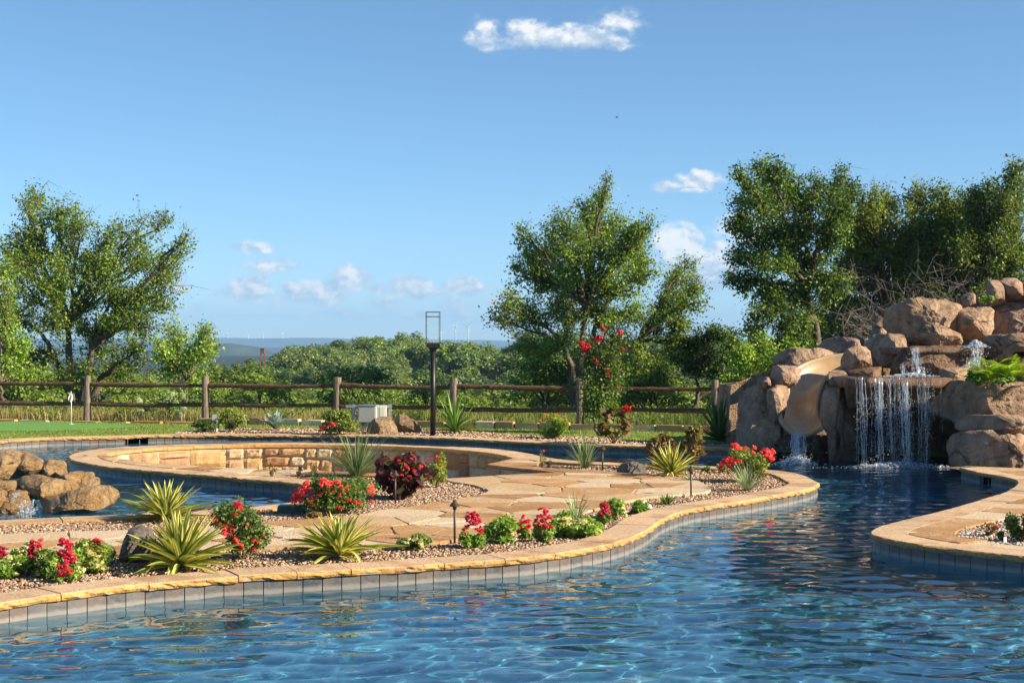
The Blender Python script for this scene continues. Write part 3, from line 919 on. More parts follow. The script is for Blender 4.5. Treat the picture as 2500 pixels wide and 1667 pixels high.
def wall_stone(a, b, z0, z1, root, line, sarr, seed, bulge=.045):
    nu, nv = 7, 6
    V = []
    r = random.Random(seed)
    cut = [r.uniform(0, .25) for _ in range(4)]
    for v in range(nv):
        for u in range(nu):
            fu, fv = u / (nu - 1), v / (nv - 1)
            # rounded outline
            fu2 = fu + (.5 - fu) * .03 * (abs(fv - .5) * 2) ** 3 + r.uniform(-.012, .012)
            fv2 = fv + (.5 - fv) * .04 * (abs(fu - .5) * 2) ** 3 + r.uniform(-.012, .012)
            s_ = a + (b - a) * fu2
            x, y = np.interp(s_, sarr, line[:, 0]), np.interp(s_, sarr, line[:, 1])
            x2, y2 = np.interp(s_ + .02, sarr, line[:, 0]), np.interp(s_ + .02, sarr, line[:, 1])
            tx, ty = x2 - x, y2 - y; L = math.hypot(tx, ty) + 1e-9
            nx, ny = ty / L, -tx / L
            e = min(fu, 1 - fu, fv, 1 - fv)
            out = (bulge * min(1, .55 + e * 3)) * (1 + r.uniform(-.22, .22)) if e > 0 else .008
            V.append((x + nx * out, y + ny * out, z0 + (z1 - z0) * fv2))
    Fc = [(v * nu + u, v * nu + u + 1, (v + 1) * nu + u + 1, (v + 1) * nu + u) for v in range(nv - 1) for u in range(nu - 1)]
    c = np.mean(V, axis=0)
    return obj('stone', V, Fc, M['rubble'], root, origin=tuple(c))


s0 = 0.05
while s0 < sa[-1] - .15:
    w = rng.uniform(.26, .75)
    w = min(w, sa[-1] - s0)
    zb, ztp = -.37, ZT - .012
    k = rng.random()
    if w < .32 or k < .22:
        lv = [zb, rng.uniform(-.18, -.06), ztp] if k < .8 else [zb, ztp]
    elif k < .7:
        lv = [zb, rng.uniform(-.24, -.04), ztp]
    else:
        lv = [zb, -.22, -.05, ztp]
    for za, zc in zip(lv[:-1], lv[1:]):
        if w > .42 and rng.random() < .45:
            m_ = s0 + w * rng.uniform(.35, .65)
            wall_stone(s0 + .004, m_ - .004, za + .004, zc - .004, wall_root, pw, sa, rng.randrange(9999)); wall_stone(m_ + .004, s0 + w - .004, za + .004, zc - .004, wall_root, pw, sa, rng.randrange(9999))
        else:
            wall_stone(s0 + .004, s0 + w - .004, za + .004, zc - .004, wall_root, pw, sa, rng.randrange(9999))
    s0 += w
# step wall on the right side of the pit
stp = gxy([(1187, 1133), (1359, 1152)]); stl = np.vstack([resample(gxy([(1253, 1118.2), (1187, 1133)]), .05), resample(stp, .05)[1:]])
n_ = len(stl)
V = [(p[0], p[1], -.4) for p in stl] + [(p[0], p[1], Z0 - .045) for p in stl]
obj('mortar_bed', V, [(i, i + 1, n_ + i + 1, n_ + i) for i in range(n_ - 1)], M['mortar'], wall_root)
st2 = offset(resample(stp, .05), .0); ss2 = np.concatenate([[0], np.cumsum(np.linalg.norm(np.diff(st2, axis=0), axis=1))])
s0 = 0.0
while s0 < ss2[-1] - .1:
    w = min(rng.uniform(.3, .7), ss2[-1] - s0)
    wall_stone(s0 + .006, s0 + w - .006, -.36, -.12, wall_root, st2, ss2, rng.randrange(9999), .025)
    wall_stone(s0 + .006, s0 + w - .006, -.105, ZT - .01, wall_root, st2, ss2, rng.randrange(9999), .025)
    s0 += w
pfl = resample(np.vstack([gxy([(1359, 1152)]), catmull(pit_front, .1), gxy([(262, 1110)])]), .1)
n_ = len(pfl)
obj('front_face', [(p[0], p[1], -.4) for p in pfl] + [(p[0], p[1], Z0 - .03) for p in pfl], [(i, i + 1, n_ + i + 1, n_ + i) for i in range(n_ - 1)], M['mortar'], wall_root)

# ---- gravel beds
frontI = offset(segF, .36)
kS = idx(frontI, 1443, 1134.6)
bedA = np.vstack([frontI[:kS], gxy([(1380, 1133), (1309, 1136)]), gxy(PB)[::-1], pf[::-1]])
coveI = offset(segC, .35)
bedB = np.vstack([bb_top, bb_bot[1:], resample(coveI, .1)[::-1]])
bedB2 = np.vstack([bb_top, bb_bot[1:], resample(coveI, .1)[::-1]])
bankI = offset(bank_lip, .37)
GR_BACK = [(425, 1056.5), (440, 1052), (500, 1048), (600, 1045), (700, 1045), (900, 1044), (1010, 1046), (1090, 1048), (1160, 1052), (1246, 1058.7), (1311, 1062), (1400, 1064), (1473, 1067), (1580, 1076), (1733, 1080), (1830, 1084)]
kA, kB = idx(bankI, 425, 1057), len(bankI)
bedC = np.vstack([bankI[kA:kB], gxy(GR_BACK)[::-1]])
RB = [(2336, 1293.7), (2406, 1275), (2465, 1263), (2520, 1256), (2700, 1240), (2700, 1350), (2520, 1334), (2440, 1326), (2406, 1317), (2350, 1311), (2332, 1303)]
bedD = gxy(RB)


def pebbles(name, label, poly, z, r0, cover, seed, pal, cap=9000):
    rng = np.random.default_rng(seed)
    n = min(cap, int(area(poly) / (math.pi * r0 * r0) * cover))
    Q = scatter(poly, n, rng)
    px = CX + Q[:, 0] * F / Q[:, 1]
    Q = Q[(px > -120) & (px < 2620)]; n = len(Q)
    bmx = bmesh.new(); bmesh.ops.create_icosphere(bmx, subdivisions=1, radius=1.0)
    iv = np.array([v.co[:] for v in bmx.verts]); jf = np.array([[v.index for v in f.verts] for f in bmx.faces]); bmx.free()
    if n > 4000:
        iv = np.array([(-1, -.8, -.7), (1, -.7, -.8), (.8, 1, -.7), (-.8, .9, -.8), (-.7, -.8, .8), (.8, -.8, .7), (.7, .8, .8), (-.9, .7, .7)]) * .78
        jf = np.array([(0, 2, 1), (0, 3, 2), (4, 5, 6), (4, 6, 7), (0, 1, 5), (0, 5, 4), (1, 2, 6), (1, 6, 5), (2, 3, 7), (2, 7, 6), (3, 0, 4), (3, 4, 7)])
    k = len(iv)
    rad = r0 * rng.uniform(.55, 1.35, n)
    sc = np.stack([rad * rng.uniform(.8, 1.35, n), rad * rng.uniform(.75, 1.1, n), rad * rng.uniform(.5, .8, n)], 1)
    a = rng.uniform(0, 2 * math.pi, n); b = rng.normal(0, .35, n)
    L = iv[None] * sc[:, None, :]
    L = L + rng.normal(0, .12, L.shape) * rad[:, None, None]
    cb, sb = np.cos(b)[:, None], np.sin(b)[:, None]
    x, y, zz = L[..., 0], L[..., 1] * cb - L[..., 2] * sb, L[..., 1] * sb + L[..., 2] * cb
    ca, sa_ = np.cos(a)[:, None], np.sin(a)[:, None]
    V = np.stack([x * ca - y * sa_ + Q[:, :1], x * sa_ + y * ca + Q[:, 1:], zz + (z - r0 * .4 + rng.uniform(-.006, .008, n))[:, None]], -1).reshape(-1, 3)
    Fc = (jf[None] + (np.arange(n) * k)[:, None, None]).reshape(-1, 3)
    pal = np.array(pal); c = pal[rng.integers(0, len(pal), n)] * rng.uniform(.55, 1.1, n)[:, None]
    o = obj(name, V, Fc, M['gravel'], None, origin=(float(Q[:, 0].mean()), float(Q[:, 1].mean()), z), col=np.repeat(c, k, 0), smooth=True)
    tag(o, label, 'gravel', kind='stuff')
    return o


PEB = [(.42, .28, .18), (.50, .36, .24), (.34, .21, .13), (.56, .43, .31), (.40, .24, .145), (.30, .21, .155), (.60, .48, .36), (.45, .31, .22), (.20, .13, .09)]
pebbles('gravel', 'tan river gravel of the front planting bed on the island', bedA, ZG, .0145, 1.8, 31, PEB, 30000)
pebbles('gravel', 'tan river gravel of the bed between path and sunken pit', bedB2, ZG, .0155, 1.75, 32, PEB, 26000)
pebbles('gravel', 'pinkish gravel strip beyond the river below the lawn', bedC, Z0 - .01, .030, 1.6, 33, PEB, 9000)
pebbles('gravel', 'pale gravel of the bed on the right deck', bedD, Z0 - .02, .018, 1.6, 34, [(.5, .42, .34), (.56, .48, .40), (.42, .33, .26), (.60, .53, .46), (.36, .28, .22)], 7000)

# right deck base and paving
deckp = np.vstack([rdp, [[20.0, rdp[-1][1]], [20.0, 29.5], [rdp[0][0] + .5, 29.5], [rdp[0][0] + .5, rdp[0][1] + .9], [rdp[0][0] - .1, rdp[0][1] + .5]]])
db = sheet('deck_ground', deckp, ZT + .012, M['soil']); tag(db, kind='structure')
rdi = resample(offset(rd_lip, .34), .12)
deck_poly = np.vstack([rdi[idx(rdi, 2345, 1140):], gxy([(2660, 1352), (2700, 1352)]), gxy([(2700, 1340), (2520, 1334), (2440, 1326), (2406, 1317), (2350, 1311), (2332, 1303), (2336, 1293.7), (2406, 1275), (2465, 1263), (2520, 1256), (2700, 1240)]), gxy([(2700, 1150), (2345, 1136)])])
r3 = thing('flagstone_deck', None, None, G(2350, 1250), kind='structure'); r3['label'] = 'flagstone paving of the deck at the right'
sheet('mortar_bed', deck_poly, Z0 - .014, M['mortar'], r3)
flagstones(r3, deck_poly, 22, 14, stretch=1.3)

# ---- the far bank: lawn, putting green, gravel strip base, kerb
def fence_d(px): return 34.6 - .0025 * (px - 213)


LAWN_TOP = [(px, CY + F * (CH - Z0) / (fence_d(px) + .25)) for px in range(-500, 2900, 100)]
lawn_poly = np.vstack([resample(offset(bank_wall, .05), .3), [[9.5, 23.0], [12.0, 24.0]], gxy(LAWN_TOP)[::-1]])
lw = sheet('lawn', lawn_poly, Z0 - .035, M['turf']); tag(lw, kind='structure')
PUTT = [(-300, 1024), (-100, 1025), (0, 1025), (120, 1026.5), (240, 1030), (320, 1034), (345, 1037), (300, 1040.5), (230, 1044), (150, 1047), (60, 1048.5), (0, 1049), (-150, 1051), (-300, 1050)]
pt = sheet('putting_green', catmull(gxy(PUTT + PUTT[:1]), .2)[:-1], Z0 - .029, M['putting']); tag(pt, kind='structure')
# grass blades of the longer fringe
def blades(name, label, Q, zf, h, w, pal, seed, lean=.5, cat='grass', mat='leaf', curve=True):
    rng = np.random.default_rng(seed); n = len(Q)
    hh = h * rng.uniform(.5, 1.3, n); ww = w * rng.uniform(.7, 1.3, n)
    a = rng.uniform(0, 2 * math.pi, n); l = rng.normal(0, lean, (n, 2)) * hh[:, None]
    z = zf(Q) if callable(zf) else np.full(n, zf)
    B = np.column_stack([Q, z]); u = np.stack([np.cos(a), np.sin(a), np.zeros(n)], 1) * ww[:, None] / 2
    mid = B + np.column_stack([l * .35, hh * .6]); tipv = B + np.column_stack([l, hh])
    V = np.stack([B - u, B + u, mid + u * .8, mid - u * .8, tipv], 1).reshape(-1, 3)
    k = np.arange(n) * 5
    Fq = np.stack([k, k + 1, k + 2, k + 3], 1); Ft = np.stack([k + 3, k + 2, k + 4, k + 4], 1)
    pal = np.array(pal); c = pal[rng.integers(0, len(pal), n)] * rng.uniform(.7, 1.25, n)[:, None]
    cols = np.repeat(c, 5, 0)
    Ft3 = np.stack([k + 3, k + 2, k + 4], 1)
    Fc = np.vstack([np.stack([k, k + 1, k + 2], 1), np.stack([k, k + 2, k + 3], 1), Ft3])
    o = obj(name, V, Fc, M[mat], None, origin=(float(Q[:, 0].mean()), float(Q[:, 1].mean()), float(z.mean())), col=cols)
    tag(o, label, cat, kind='stuff')
    return o


rgn = np.random.default_rng(3)
lq = scatter(lawn_poly, 42000, rgn)
pxs = CX + lq[:, 0] * F / lq[:, 1]
lq = lq[(pxs > -60) & (pxs < 1900) & ~inside(lq, gxy(PUTT)) & ~inside(lq, bedC)]
blades('grass', 'short green turf fringe round the putting green', lq, Z0 - .035, .032, .012, [(.13, .20, .03), (.19, .26, .05), (.24, .28, .07), (.10, .17, .025)], 4, .5)

# low stone kerb at the foot of the fence
kr = thing('stone_kerb', 'low rough stone kerb along the fence at the back of the lawn', 'kerb', G(900, 1040))
rk = random.Random(8)
px = -60.0
while px < 1830:
    w = rk.uniform(38, 85)
    d = fence_d(px + w / 2) - .22
    hgt = (.025 if px < 430 else .125) + rk.uniform(-.015, .02)
    a = Vector(((px + 2 - CX) * d / F, fence_d(px) - .22, 0)); b = Vector(((px + w - 2 - CX) * d / F, fence_d(px + w) - .22, 0))
    L = (b - a).length; th = math.atan2(b.y - a.y, b.x - a.x)
    mb = MB(); c = (a + b) / 2
    mb.box((c.x, c.y, Z0 - .04 + hgt / 2), (L, .16, hgt + .02), th, taper=.96)
    V = np.array(mb.v) + np.column_stack([np.array([rk.uniform(-.012, .012) for _ in range(8)]) for _ in range(3)])
    obj('kerb_stone', V, mb.f, M['rubble'], kr, origin=(c.x, c.y, Z0))
    px += w

# ---- water surface with real ripples
gx = np.arange(-9.8, 8.4, .043); gy = np.arange(6.0, 31.2, .043)
X, Y = np.meshgrid(gx, gy)
rw = np.random.default_rng(77)
Zw = np.zeros_like(X)
for i in range(60):
    lam = .145 * (2.4 ** rw.uniform(0, 1.35)); kk = 2 * math.pi / lam
    th = rw.normal(math.pi * .62, .85); kx, ky = kk * math.cos(th), kk * math.sin(th)
    slope = .0145 * rw.uniform(.6, 1.2)
    Zw += slope / kk * np.sin(kx * X + ky * Y + rw.uniform(0, 6.28))
for (sx, sy, lam, sl_) in ((5.9, 23.6, .34, .03), (6.6, 23.2, .27, .025), (4.4, 24.3, .30, .025), (-6.0, 17.4, .24, .03)):   # rings from the falls
    R_ = np.hypot(X - sx, Y - sy)
    Zw += sl_ * lam / 6.283 * np.sin(6.283 * R_ / lam + 2 * np.sin(X * 3 + sy)) * np.exp(-R_ / 3.2)
amp = .75 + .25 * fbm(np.column_stack([X.ravel() * .5, Y.ravel() * .3, np.zeros(X.size)]), 9, 3).reshape(X.shape)
Zw *= amp
V = np.column_stack([X.ravel(), Y.ravel(), Zw.ravel()])
nx_, ny_ = len(gx), len(gy)
I = (np.arange(ny_ - 1)[:, None] * nx_ + np.arange(nx_ - 1)[None]).ravel()
Fc = np.stack([I, I + 1, I + nx_ + 1, I + nx_], 1)
cen = V[Fc].mean(1)[:, :2]
hide = inside(cen, pit_poly)
hide |= inside(cen, offset(np.vstack([lawn_poly]), 0)) & (cen[:, 1] > 32)
isl_in = resample(offset(island_wall, .45), .2)
hide |= inside(cen, isl_in)
Fc = Fc[~hide]
wob = obj('pool_water', V, Fc, M['water'], smooth=True); tag(wob, kind='structure')
wob.cycles.is_caustics_caster = True
for o_ in bpy.data.objects:
    if o_.name.split('.')[0] in ('pool_floor', 'island_pool_wall', 'bank_pool_wall', 'deck_pool_wall', 'tile', 'grout_bed'):
        o_.cycles.is_caustics_receiver = True

# ------------------------------------------------------------------ cedar rail fence
fr_ = thing('rail_fence', 'rustic cedar fence of two log rails between weathered posts', 'fence', G(823, 1030))
POSTS = [-75, 213, 503, 823, 1110, 1418, 1747, 2050]
rf = random.Random(12)


def knobbly(P, R, n, amp, seed):
    V, Fc = tube(P, R, n)
    V = np.array(V); C = np.repeat(np.array([p[:] for p in P]), n, 0)
    d = np.zeros_like(V); m = len(P) * n
    nz = fbm(V * np.array([3, 3, 3]) + seed, seed % 50, 3)
    V[:m] += (V[:m] - C) * (nz[:m] * amp)[:, None]
    return V, Fc


for i, px in enumerate(POSTS):
    d = fence_d(px); x = (px - CX) * d / F
    lean = rf.uniform(-.025, .025)
    P = [Vector((x + lean * t, d + rf.uniform(-.004, .004), -.25 + 1.37 * t + (.02 if t == 1 else 0))) for t in np.linspace(0, 1, 9)]
    R = [.098 - .022 * t + rf.uniform(-.006, .006) for t in np.linspace(0, 1, 9)]
    V, Fc = knobbly(P, R, 12, .22, i * 7)
    obj('post', V, Fc, M['post'], fr_, origin=(x, d, Z0), smooth=False)
for i in range(len(POSTS) - 1):
    for lvl, zc in ((0, .955), (1, .52)):
        pa, pb = POSTS[i], POSTS[i + 1]
        A = Vector(((pa - CX) * fence_d(pa) / F, fence_d(pa) + .01, zc + rf.uniform(-.02, .02))); B = Vector(((pb - CX) * fence_d(pb) / F, fence_d(pb) + .01, zc + rf.uniform(-.02, .02)))
        P = []
        sag = rf.uniform(.0, .03)
        for t in np.linspace(-.01, 1.01, 18):
            p = A.lerp(B, t); p.z += -sag * math.sin(math.pi * max(0, min(1, t))) + rf.uniform(-.005, .005); p.y += rf.uniform(-.006, .006)
            P.append(p)
        r0 = rf.uniform(.042, .054); R = [r0 * (1 + rf.uniform(-.08, .08)) * (1.08 - .2 * t) for t in np.linspace(0, 1, 18)]
        V, Fc = knobbly(P, R, 10, .25, i * 11 + lvl)
        obj('rail', V, Fc, M['rail'], fr_, origin=tuple((A + B) / 2), smooth=False)

# ------------------------------------------------------------------ rocks
_ico = {}


def ico(sub):
    if sub not in _ico:
        b = bmesh.new(); bmesh.ops.create_icosphere(b, subdivisions=sub, radius=1.0)
        _ico[sub] = (np.array([v.co[:] for v in b.verts]), np.array([[v.index for v in f.verts] for f in b.faces])); b.free()
    return _ico[sub]


def outline_r(pts, n=360):
    """polar radius of a star-shaped outline about its centroid"""
    pts = np.asarray(pts, dtype=float)
    q = np.roll(pts, -1, 0); cr = pts[:, 0] * q[:, 1] - q[:, 0] * pts[:, 1]
    A = cr.sum() / 2
    c = ((pts + q) * cr[:, None]).sum(0) / (6 * A)
    dense = resample(np.vstack([pts, pts[:1]]), n=n)[:-1] - c
    ph = np.arctan2(dense[:, 1], dense[:, 0]); r = np.hypot(dense[:, 0], dense[:, 1])
    o = np.argsort(ph); ph, r = ph[o], r[o]
    return c, np.concatenate([ph - 2 * math.pi, ph, ph + 2 * math.pi]), np.tile(r, 3)


def rock(name, out, d, thick, mat, parent, seed, sub=4, rough=.07, facets=13, grow=1.15, pw=7.0, label=None, cat=None):
    """angular block whose silhouette, seen at distance d, follows an outline; thick = half depth"""
    rng = np.random.default_rng(seed)
    W2 = np.array([((px - CX) * d / F, CH - (py - CY) * d / F) for px, py in out])
    c, ph, rr = outline_r(W2)
    size = rr.mean()
    NA = 112 if sub >= 5 else 72; NF = 30 if sub >= 5 else 18; NB = 7
    tf = 1 - (1 - np.linspace(0, 1, NF + 1)[1:]) ** 1.5          # rings of the front face, denser at the rim
    phi = np.linspace(-math.pi, math.pi, NA, endpoint=False)
    jag = fbm(np.column_stack([np.cos(phi) * 2.2, np.sin(phi) * 2.2, np.full(NA, seed * .7)]), seed % 40, 5, .62) * rough * .5
    r = np.interp(phi, ph, rr) * grow * (1 + jag)
    rows = [np.array([[0.0, -thick, 0.0]])]
    for t in tf:
        rows.append(np.column_stack([r * t * np.cos(phi), np.full(NA, -thick * (1 - t ** pw) ** (1 / pw)), r * t * np.sin(phi)]))
    for k in range(1, NB + 1):
        t = 1 - (k / NB) ** 2 * .7
        rows.append(np.column_stack([r * t * np.cos(phi), np.full(NA, thick * (1 - t ** 3) ** (1 / 3)), r * t * np.sin(phi)]))
    V = np.vstack(rows)
    NR = NF + NB
    Fc = [(0, 1 + i, 1 + (i + 1) % NA) for i in range(NA)]
    q = []
    for k in range(NR - 1):
        for i in range(NA):
            j = (i + 1) % NA
            a_, b_, c_, d_ = 1 + k * NA + i, 1 + (k + 1) * NA + i, 1 + (k + 1) * NA + j, 1 + k * NA + j
            q += [(a_, b_, c_), (a_, c_, d_)]
    Fc = np.array(Fc + q)[:, ::-1]
    # chiselled planes on the visible side
    for k in range(facets):
        n = rng.normal(0, .8, 3); n[1] = -1.0; n[2] += .25; n = n / np.array([size, thick, size]); n /= np.linalg.norm(n)
        h = (V @ n); lim = h.max() * rng.uniform(.46, .84)
        V = V - n[None] * (np.maximum(0, h - lim) * .93)[:, None]
    # block structure: cells stand proud or back with creases between them
    K = 9; S_ = rng.normal(0, .6, (K, 3)) * np.array([rr.max(), thick, rr.max()]); hh = rng.uniform(-1, 1, K)
    wob = np.stack([fbm(V / size * 2.4 + 5 * j, seed % 40 + j, 3) for j in range(3)], 1) * size * .09
    dk = np.sqrt((((V + wob)[:, None] - S_[None]) ** 2).sum(2)); oo = np.argsort(dk, 1); ar = np.arange(len(V))
    d1, d2 = dk[ar, oo[:, 0]], dk[ar, oo[:, 1]]; eg = np.clip((d2 - d1) / (.07 * size), 0, 1)
    block = hh[oo[:, 0]] * eg * .5 + (eg - 1) * .42
    Pn = V / size
    disp = fbm(Pn * 2.6 + seed, seed % 40, 6, .64) * .8
    strat = fbm(Pn * np.array([.6, .6, 5.0]) + seed, seed % 40 + 3, 3) * .35
    nrm = np.column_stack([V[:, 0] / rr.max(), V[:, 1] / thick * 1.2, V[:, 2] / rr.max()]); nrm /= np.linalg.norm(nrm, axis=1)[:, None] + 1e-9
    V = V + nrm * ((disp * .8 + block + strat) * rough * size)[:, None]
    V = V + np.array([c[0], d + thick * .15, c[1]])
    o = obj(name, V, Fc, mat, parent, origin=(c[0], d, float(V[:, 2].min())), smooth=False)
    if label: tag(o, label, cat)
    return o


def RZ(*pts):   # survey sheet of the waterfall
    return [(1780 + x / 3.0153, 660 + y / 3.0153) for x, y in pts]


fall = thing('rock_waterfall', 'large sculpted brown rock grotto with slide and waterfall', 'rock waterfall', G(2130, 1130, 0))
gm, gp, gw = M['grotto'], M['grotto_pink'], M['grotto_wet']
ROCKS = [
    # outline, distance, half depth, material, seed, sub, roughness
    (RZ((95, 855), (150, 846), (230, 848), (330, 858), (345, 1000), (340, 1200), (350, 1440), (90, 1440), (92, 1200)), 24.75, .5, gm, 101, 5, .05),
    (RZ((228, 798), (270, 790), (325, 790), (345, 850), (340, 880), (230, 870)), 24.95, .35, gm, 102, 4, .06),
    (RZ((328, 725), (380, 705), (440, 708), (520, 725), (552, 735), (525, 800), (450, 880), (330, 890)), 25.0, .4, gp, 103, 5, .08),
    (RZ((362, 690), (372, 640), (420, 605), (490, 578), (600, 582), (720, 588), (850, 600), (880, 680), (700, 700), (560, 730), (430, 712)), 26.6, .5, gm, 104, 5, .07),
    (RZ((678, 590), (700, 530), (760, 500), (880, 497), (1040, 497), (1060, 620), (880, 640)), 27.3, .5, gp, 105, 5, .08),
    (RZ((865, 640), (895, 590), (950, 562), (1045, 560), (1085, 620), (1115, 700), (1100, 730), (900, 760), (850, 720)), 25.2, .45, gm, 106, 5, .05),
    (RZ((760, 745), (800, 705), (885, 715), (905, 830), (905, 1000), (885, 1150), (850, 1260), (840, 1000), (830, 880), (755, 855)), 24.75, .4, gm, 107, 5, .05),
    (RZ((690, 1060), (715, 940), (735, 870), (790, 862), (835, 880), (850, 1000), (850, 1440), (760, 1440), (745, 1190), (700, 1120)), 24.4, .3, gm, 108, 5, .06),
    (RZ((878, 745), (1000, 725), (1180, 708), (1235, 735), (1190, 780), (1000, 800), (880, 800)), 24.9, .5, gw, 109, 4, .05),
    (RZ((1038, 545), (1080, 495), (1150, 475), (1290, 490), (1380, 560), (1350, 640), (1235, 705), (1125, 700), (1075, 610)), 26.3, .5, gm, 110, 5, .06),
    (RZ((1132, 470), (1150, 400), (1165, 330), (1192, 268), (1270, 252), (1350, 242), (1420, 218), (1480, 232), (1540, 234), (1620, 213), (1670, 250), (1720, 310), (1722, 480), (1480, 500), (1300, 505), (1160, 495)), 27.0, .55, gm, 111, 5, .12),
    (RZ((1370, 560), (1420, 450), (1480, 406), (1560, 420), (1650, 445), (1722, 492), (1690, 540), (1560, 575)), 26.2, .4, gm, 112, 5, .10),
    (RZ((1712, 500), (1712, 275), (1740, 255), (1800, 240), (1890, 236), (1965, 242), (1950, 330), (1930, 500)), 27.0, .5, gm, 113, 5, .09),
    (RZ((1905, 490), (1930, 340), (1978, 242), (2080, 234), (2250, 236), (2420, 250), (2420, 500), (2100, 500)), 27.0, .6, gp, 114, 5, .10),
    (RZ((1702, 262), (1712, 225), (1735, 188), (1775, 168), (1840, 182), (1858, 215), (1850, 260), (1780, 275)), 27.3, .28, gp, 115, 4, .06),
    (RZ((1930, 245), (1932, 120), (1938, 80), (1975, 64), (2030, 62), (2040, 120), (2038, 250)), 27.3, .35, gm, 116, 5, .06),
    (RZ((2022, 248), (2028, 90), (2050, 62), (2110, 56), (2160, 80), (2200, 110), (2210, 250)), 27.4, .4, gp, 117, 5, .07),
    (RZ((2140, 250), (2150, 140), (2200, 90), (2330, 90), (2400, 250)), 27.2, .4, gm, 126, 4, .07),
    (RZ((1870, 585), (1905, 510), (1960, 474), (2080, 478), (2300, 474), (2450, 480), (2450, 590), (2000, 590)), 25.0, .5, gm, 118, 5, .07),
    (RZ((1790, 700), (1850, 610), (1890, 582), (2100, 580), (2450, 578), (2450, 760), (1900, 760)), 25.1, .45, gw, 119, 5, .05),
    (RZ((1583, 745), (1602, 726), (1690, 718), (1765, 722), (1775, 800), (1770, 835), (1600, 830)), 23.9, .3, gm, 120, 4, .08),
    (RZ((1430, 1000), (1450, 900), (1560, 850), (1640, 826), (1760, 822), (1880, 842), (2000, 838), (2130, 842), (2300, 838), (2500, 845), (2500, 1065), (2200, 1068), (2010, 1080), (1880, 1060), (1780, 1062), (1660, 1052), (1560, 1015)), 23.2, .75, gm, 121, 5, .07),
    (RZ((1650, 1115), (1665, 1085), (1710, 1062), (1900, 1075), (2100, 1078), (2300, 1072), (2500, 1080), (2500, 1215), (2000, 1215), (1820, 1212), (1710, 1200), (1668, 1160)), 22.35, .55, gm, 122, 5, .08),
    (RZ((1655, 1235), (1700, 1205), (1850, 1212), (2100, 1216), (2300, 1212), (2500, 1220), (2500, 1475), (2100, 1478), (1780, 1470), (1722, 1420), (1700, 1330)), 22.2, .6, gm, 123, 5, .10),
    # wet back wall between the two pools
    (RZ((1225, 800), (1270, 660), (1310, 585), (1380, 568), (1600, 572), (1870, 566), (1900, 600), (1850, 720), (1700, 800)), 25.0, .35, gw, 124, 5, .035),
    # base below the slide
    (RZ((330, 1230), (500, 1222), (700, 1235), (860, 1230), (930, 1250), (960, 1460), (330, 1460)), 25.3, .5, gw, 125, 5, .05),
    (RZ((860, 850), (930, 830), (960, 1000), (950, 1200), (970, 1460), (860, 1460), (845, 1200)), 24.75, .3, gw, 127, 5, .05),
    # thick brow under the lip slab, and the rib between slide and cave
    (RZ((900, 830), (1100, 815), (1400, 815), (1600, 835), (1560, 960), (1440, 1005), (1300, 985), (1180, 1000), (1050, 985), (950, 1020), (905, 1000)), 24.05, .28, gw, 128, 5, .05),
    (RZ((745, 860), (800, 840), (890, 850), (925, 1000), (915, 1250), (930, 1450), (790, 1450), (760, 1300), (735, 1100)), 24.7, .3, gm, 129, 5, .06),
    (RZ((300, 900), (360, 865), (450, 860), (470, 900), (420, 1000), (395, 1100), (420, 1190), (400, 1240), (300, 1260)), 24.6, .35, gm, 130, 5, .05),
]
for (o_, d_, t_, m_, s_, sub_, ro_) in ROCKS:
    rock('rock', o_, d_, t_, m_, fall, s_, sub_, ro_)
# small chip rocks at the foot of the main boulder
rock('rock', RZ((1112, 470), (1120, 430), (1150, 415), (1165, 470), (1140, 490)), 26.7, .15, gp, fall, 131, 4, .06)


BACK = RZ((520, 1440), (540, 860), (640, 740), (760, 680), (900, 640), (1080, 590), (1180, 420), (1300, 330), (1700, 300), (1950, 260), (2450, 260), (2500, 1440))
rock('backing_rock', BACK, 27.6, .7, gm, fall, 140, 5, .05)


def slab_shape(name, pts, thick, mat, parent, seed, rough=.02, nseg=.06):
    """horizontal slab from a world outline (x, y) with top z per point list"""
    P = resample(np.vstack([pts, pts[:1]]), nseg)[:-1]
    k = len(P); cc = P.mean(0)
    rows = []
    for sc, dz in ((1.0, -thick), (1.01, -thick * .5), (1.0, -.02), (.97, 0), (.6, 0), (.2, 0)):
        Q = cc + (P - cc) * sc
        Q[:, 2] = P[:, 2] + dz
        Q += (fbm(Q * 5 + seed, seed, 4) * rough)[:, None] * np.array([1, 1, .5])
        rows.append(Q)
    rows.append(cc[None])
    V = np.vstack(rows); Fc = []
    for r in range(5):
        for i in range(k):
            j = (i + 1) % k; Fc.append((r * k + i, r * k + j, (r + 1) * k + j, (r + 1) * k + i))
    Fc += [(5 * k + i, 5 * k + (i + 1) % k, 6 * k) for i in range(k)]
    # underside
    b0 = len(V); V = np.vstack([V, [[cc[0], cc[1], cc[2] - thick * 1.0]]]); Fc += [((i + 1) % k, i, b0) for i in range(k)]
    return obj(name, V, Fc, mat, parent, origin=tuple(cc), smooth=True)


# the lip slab that throws the main fall
zl = D(2180, 922, 23.75).z
x0, x1 = D(2078, 925, 23.7).x, D(2310, 925, 23.7).x
sl_pts = np.array([(x0 - .05, 25.2, zl), (x0, 23.95, zl), (x0 + .25, 23.7, zl), (x0 + .8, 23.62, zl), (x1 - .2, 23.65, zl), (x1 + .1, 23.75, zl), (x1 + .35, 24.2, zl), (x1 + .3, 25.2, zl)])
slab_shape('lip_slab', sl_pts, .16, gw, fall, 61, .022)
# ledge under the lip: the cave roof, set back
slab_shape('cave_roof', np.array([(x0 + .1, 25.3, zl - .12), (x0 + .15, 24.0, zl - .12), (x1 - .7, 23.9, zl - .12), (x1 + .3, 23.95, zl - .12), (x1 + .6, 25.3, zl - .12)]), .34, gw, fall, 62, .05)
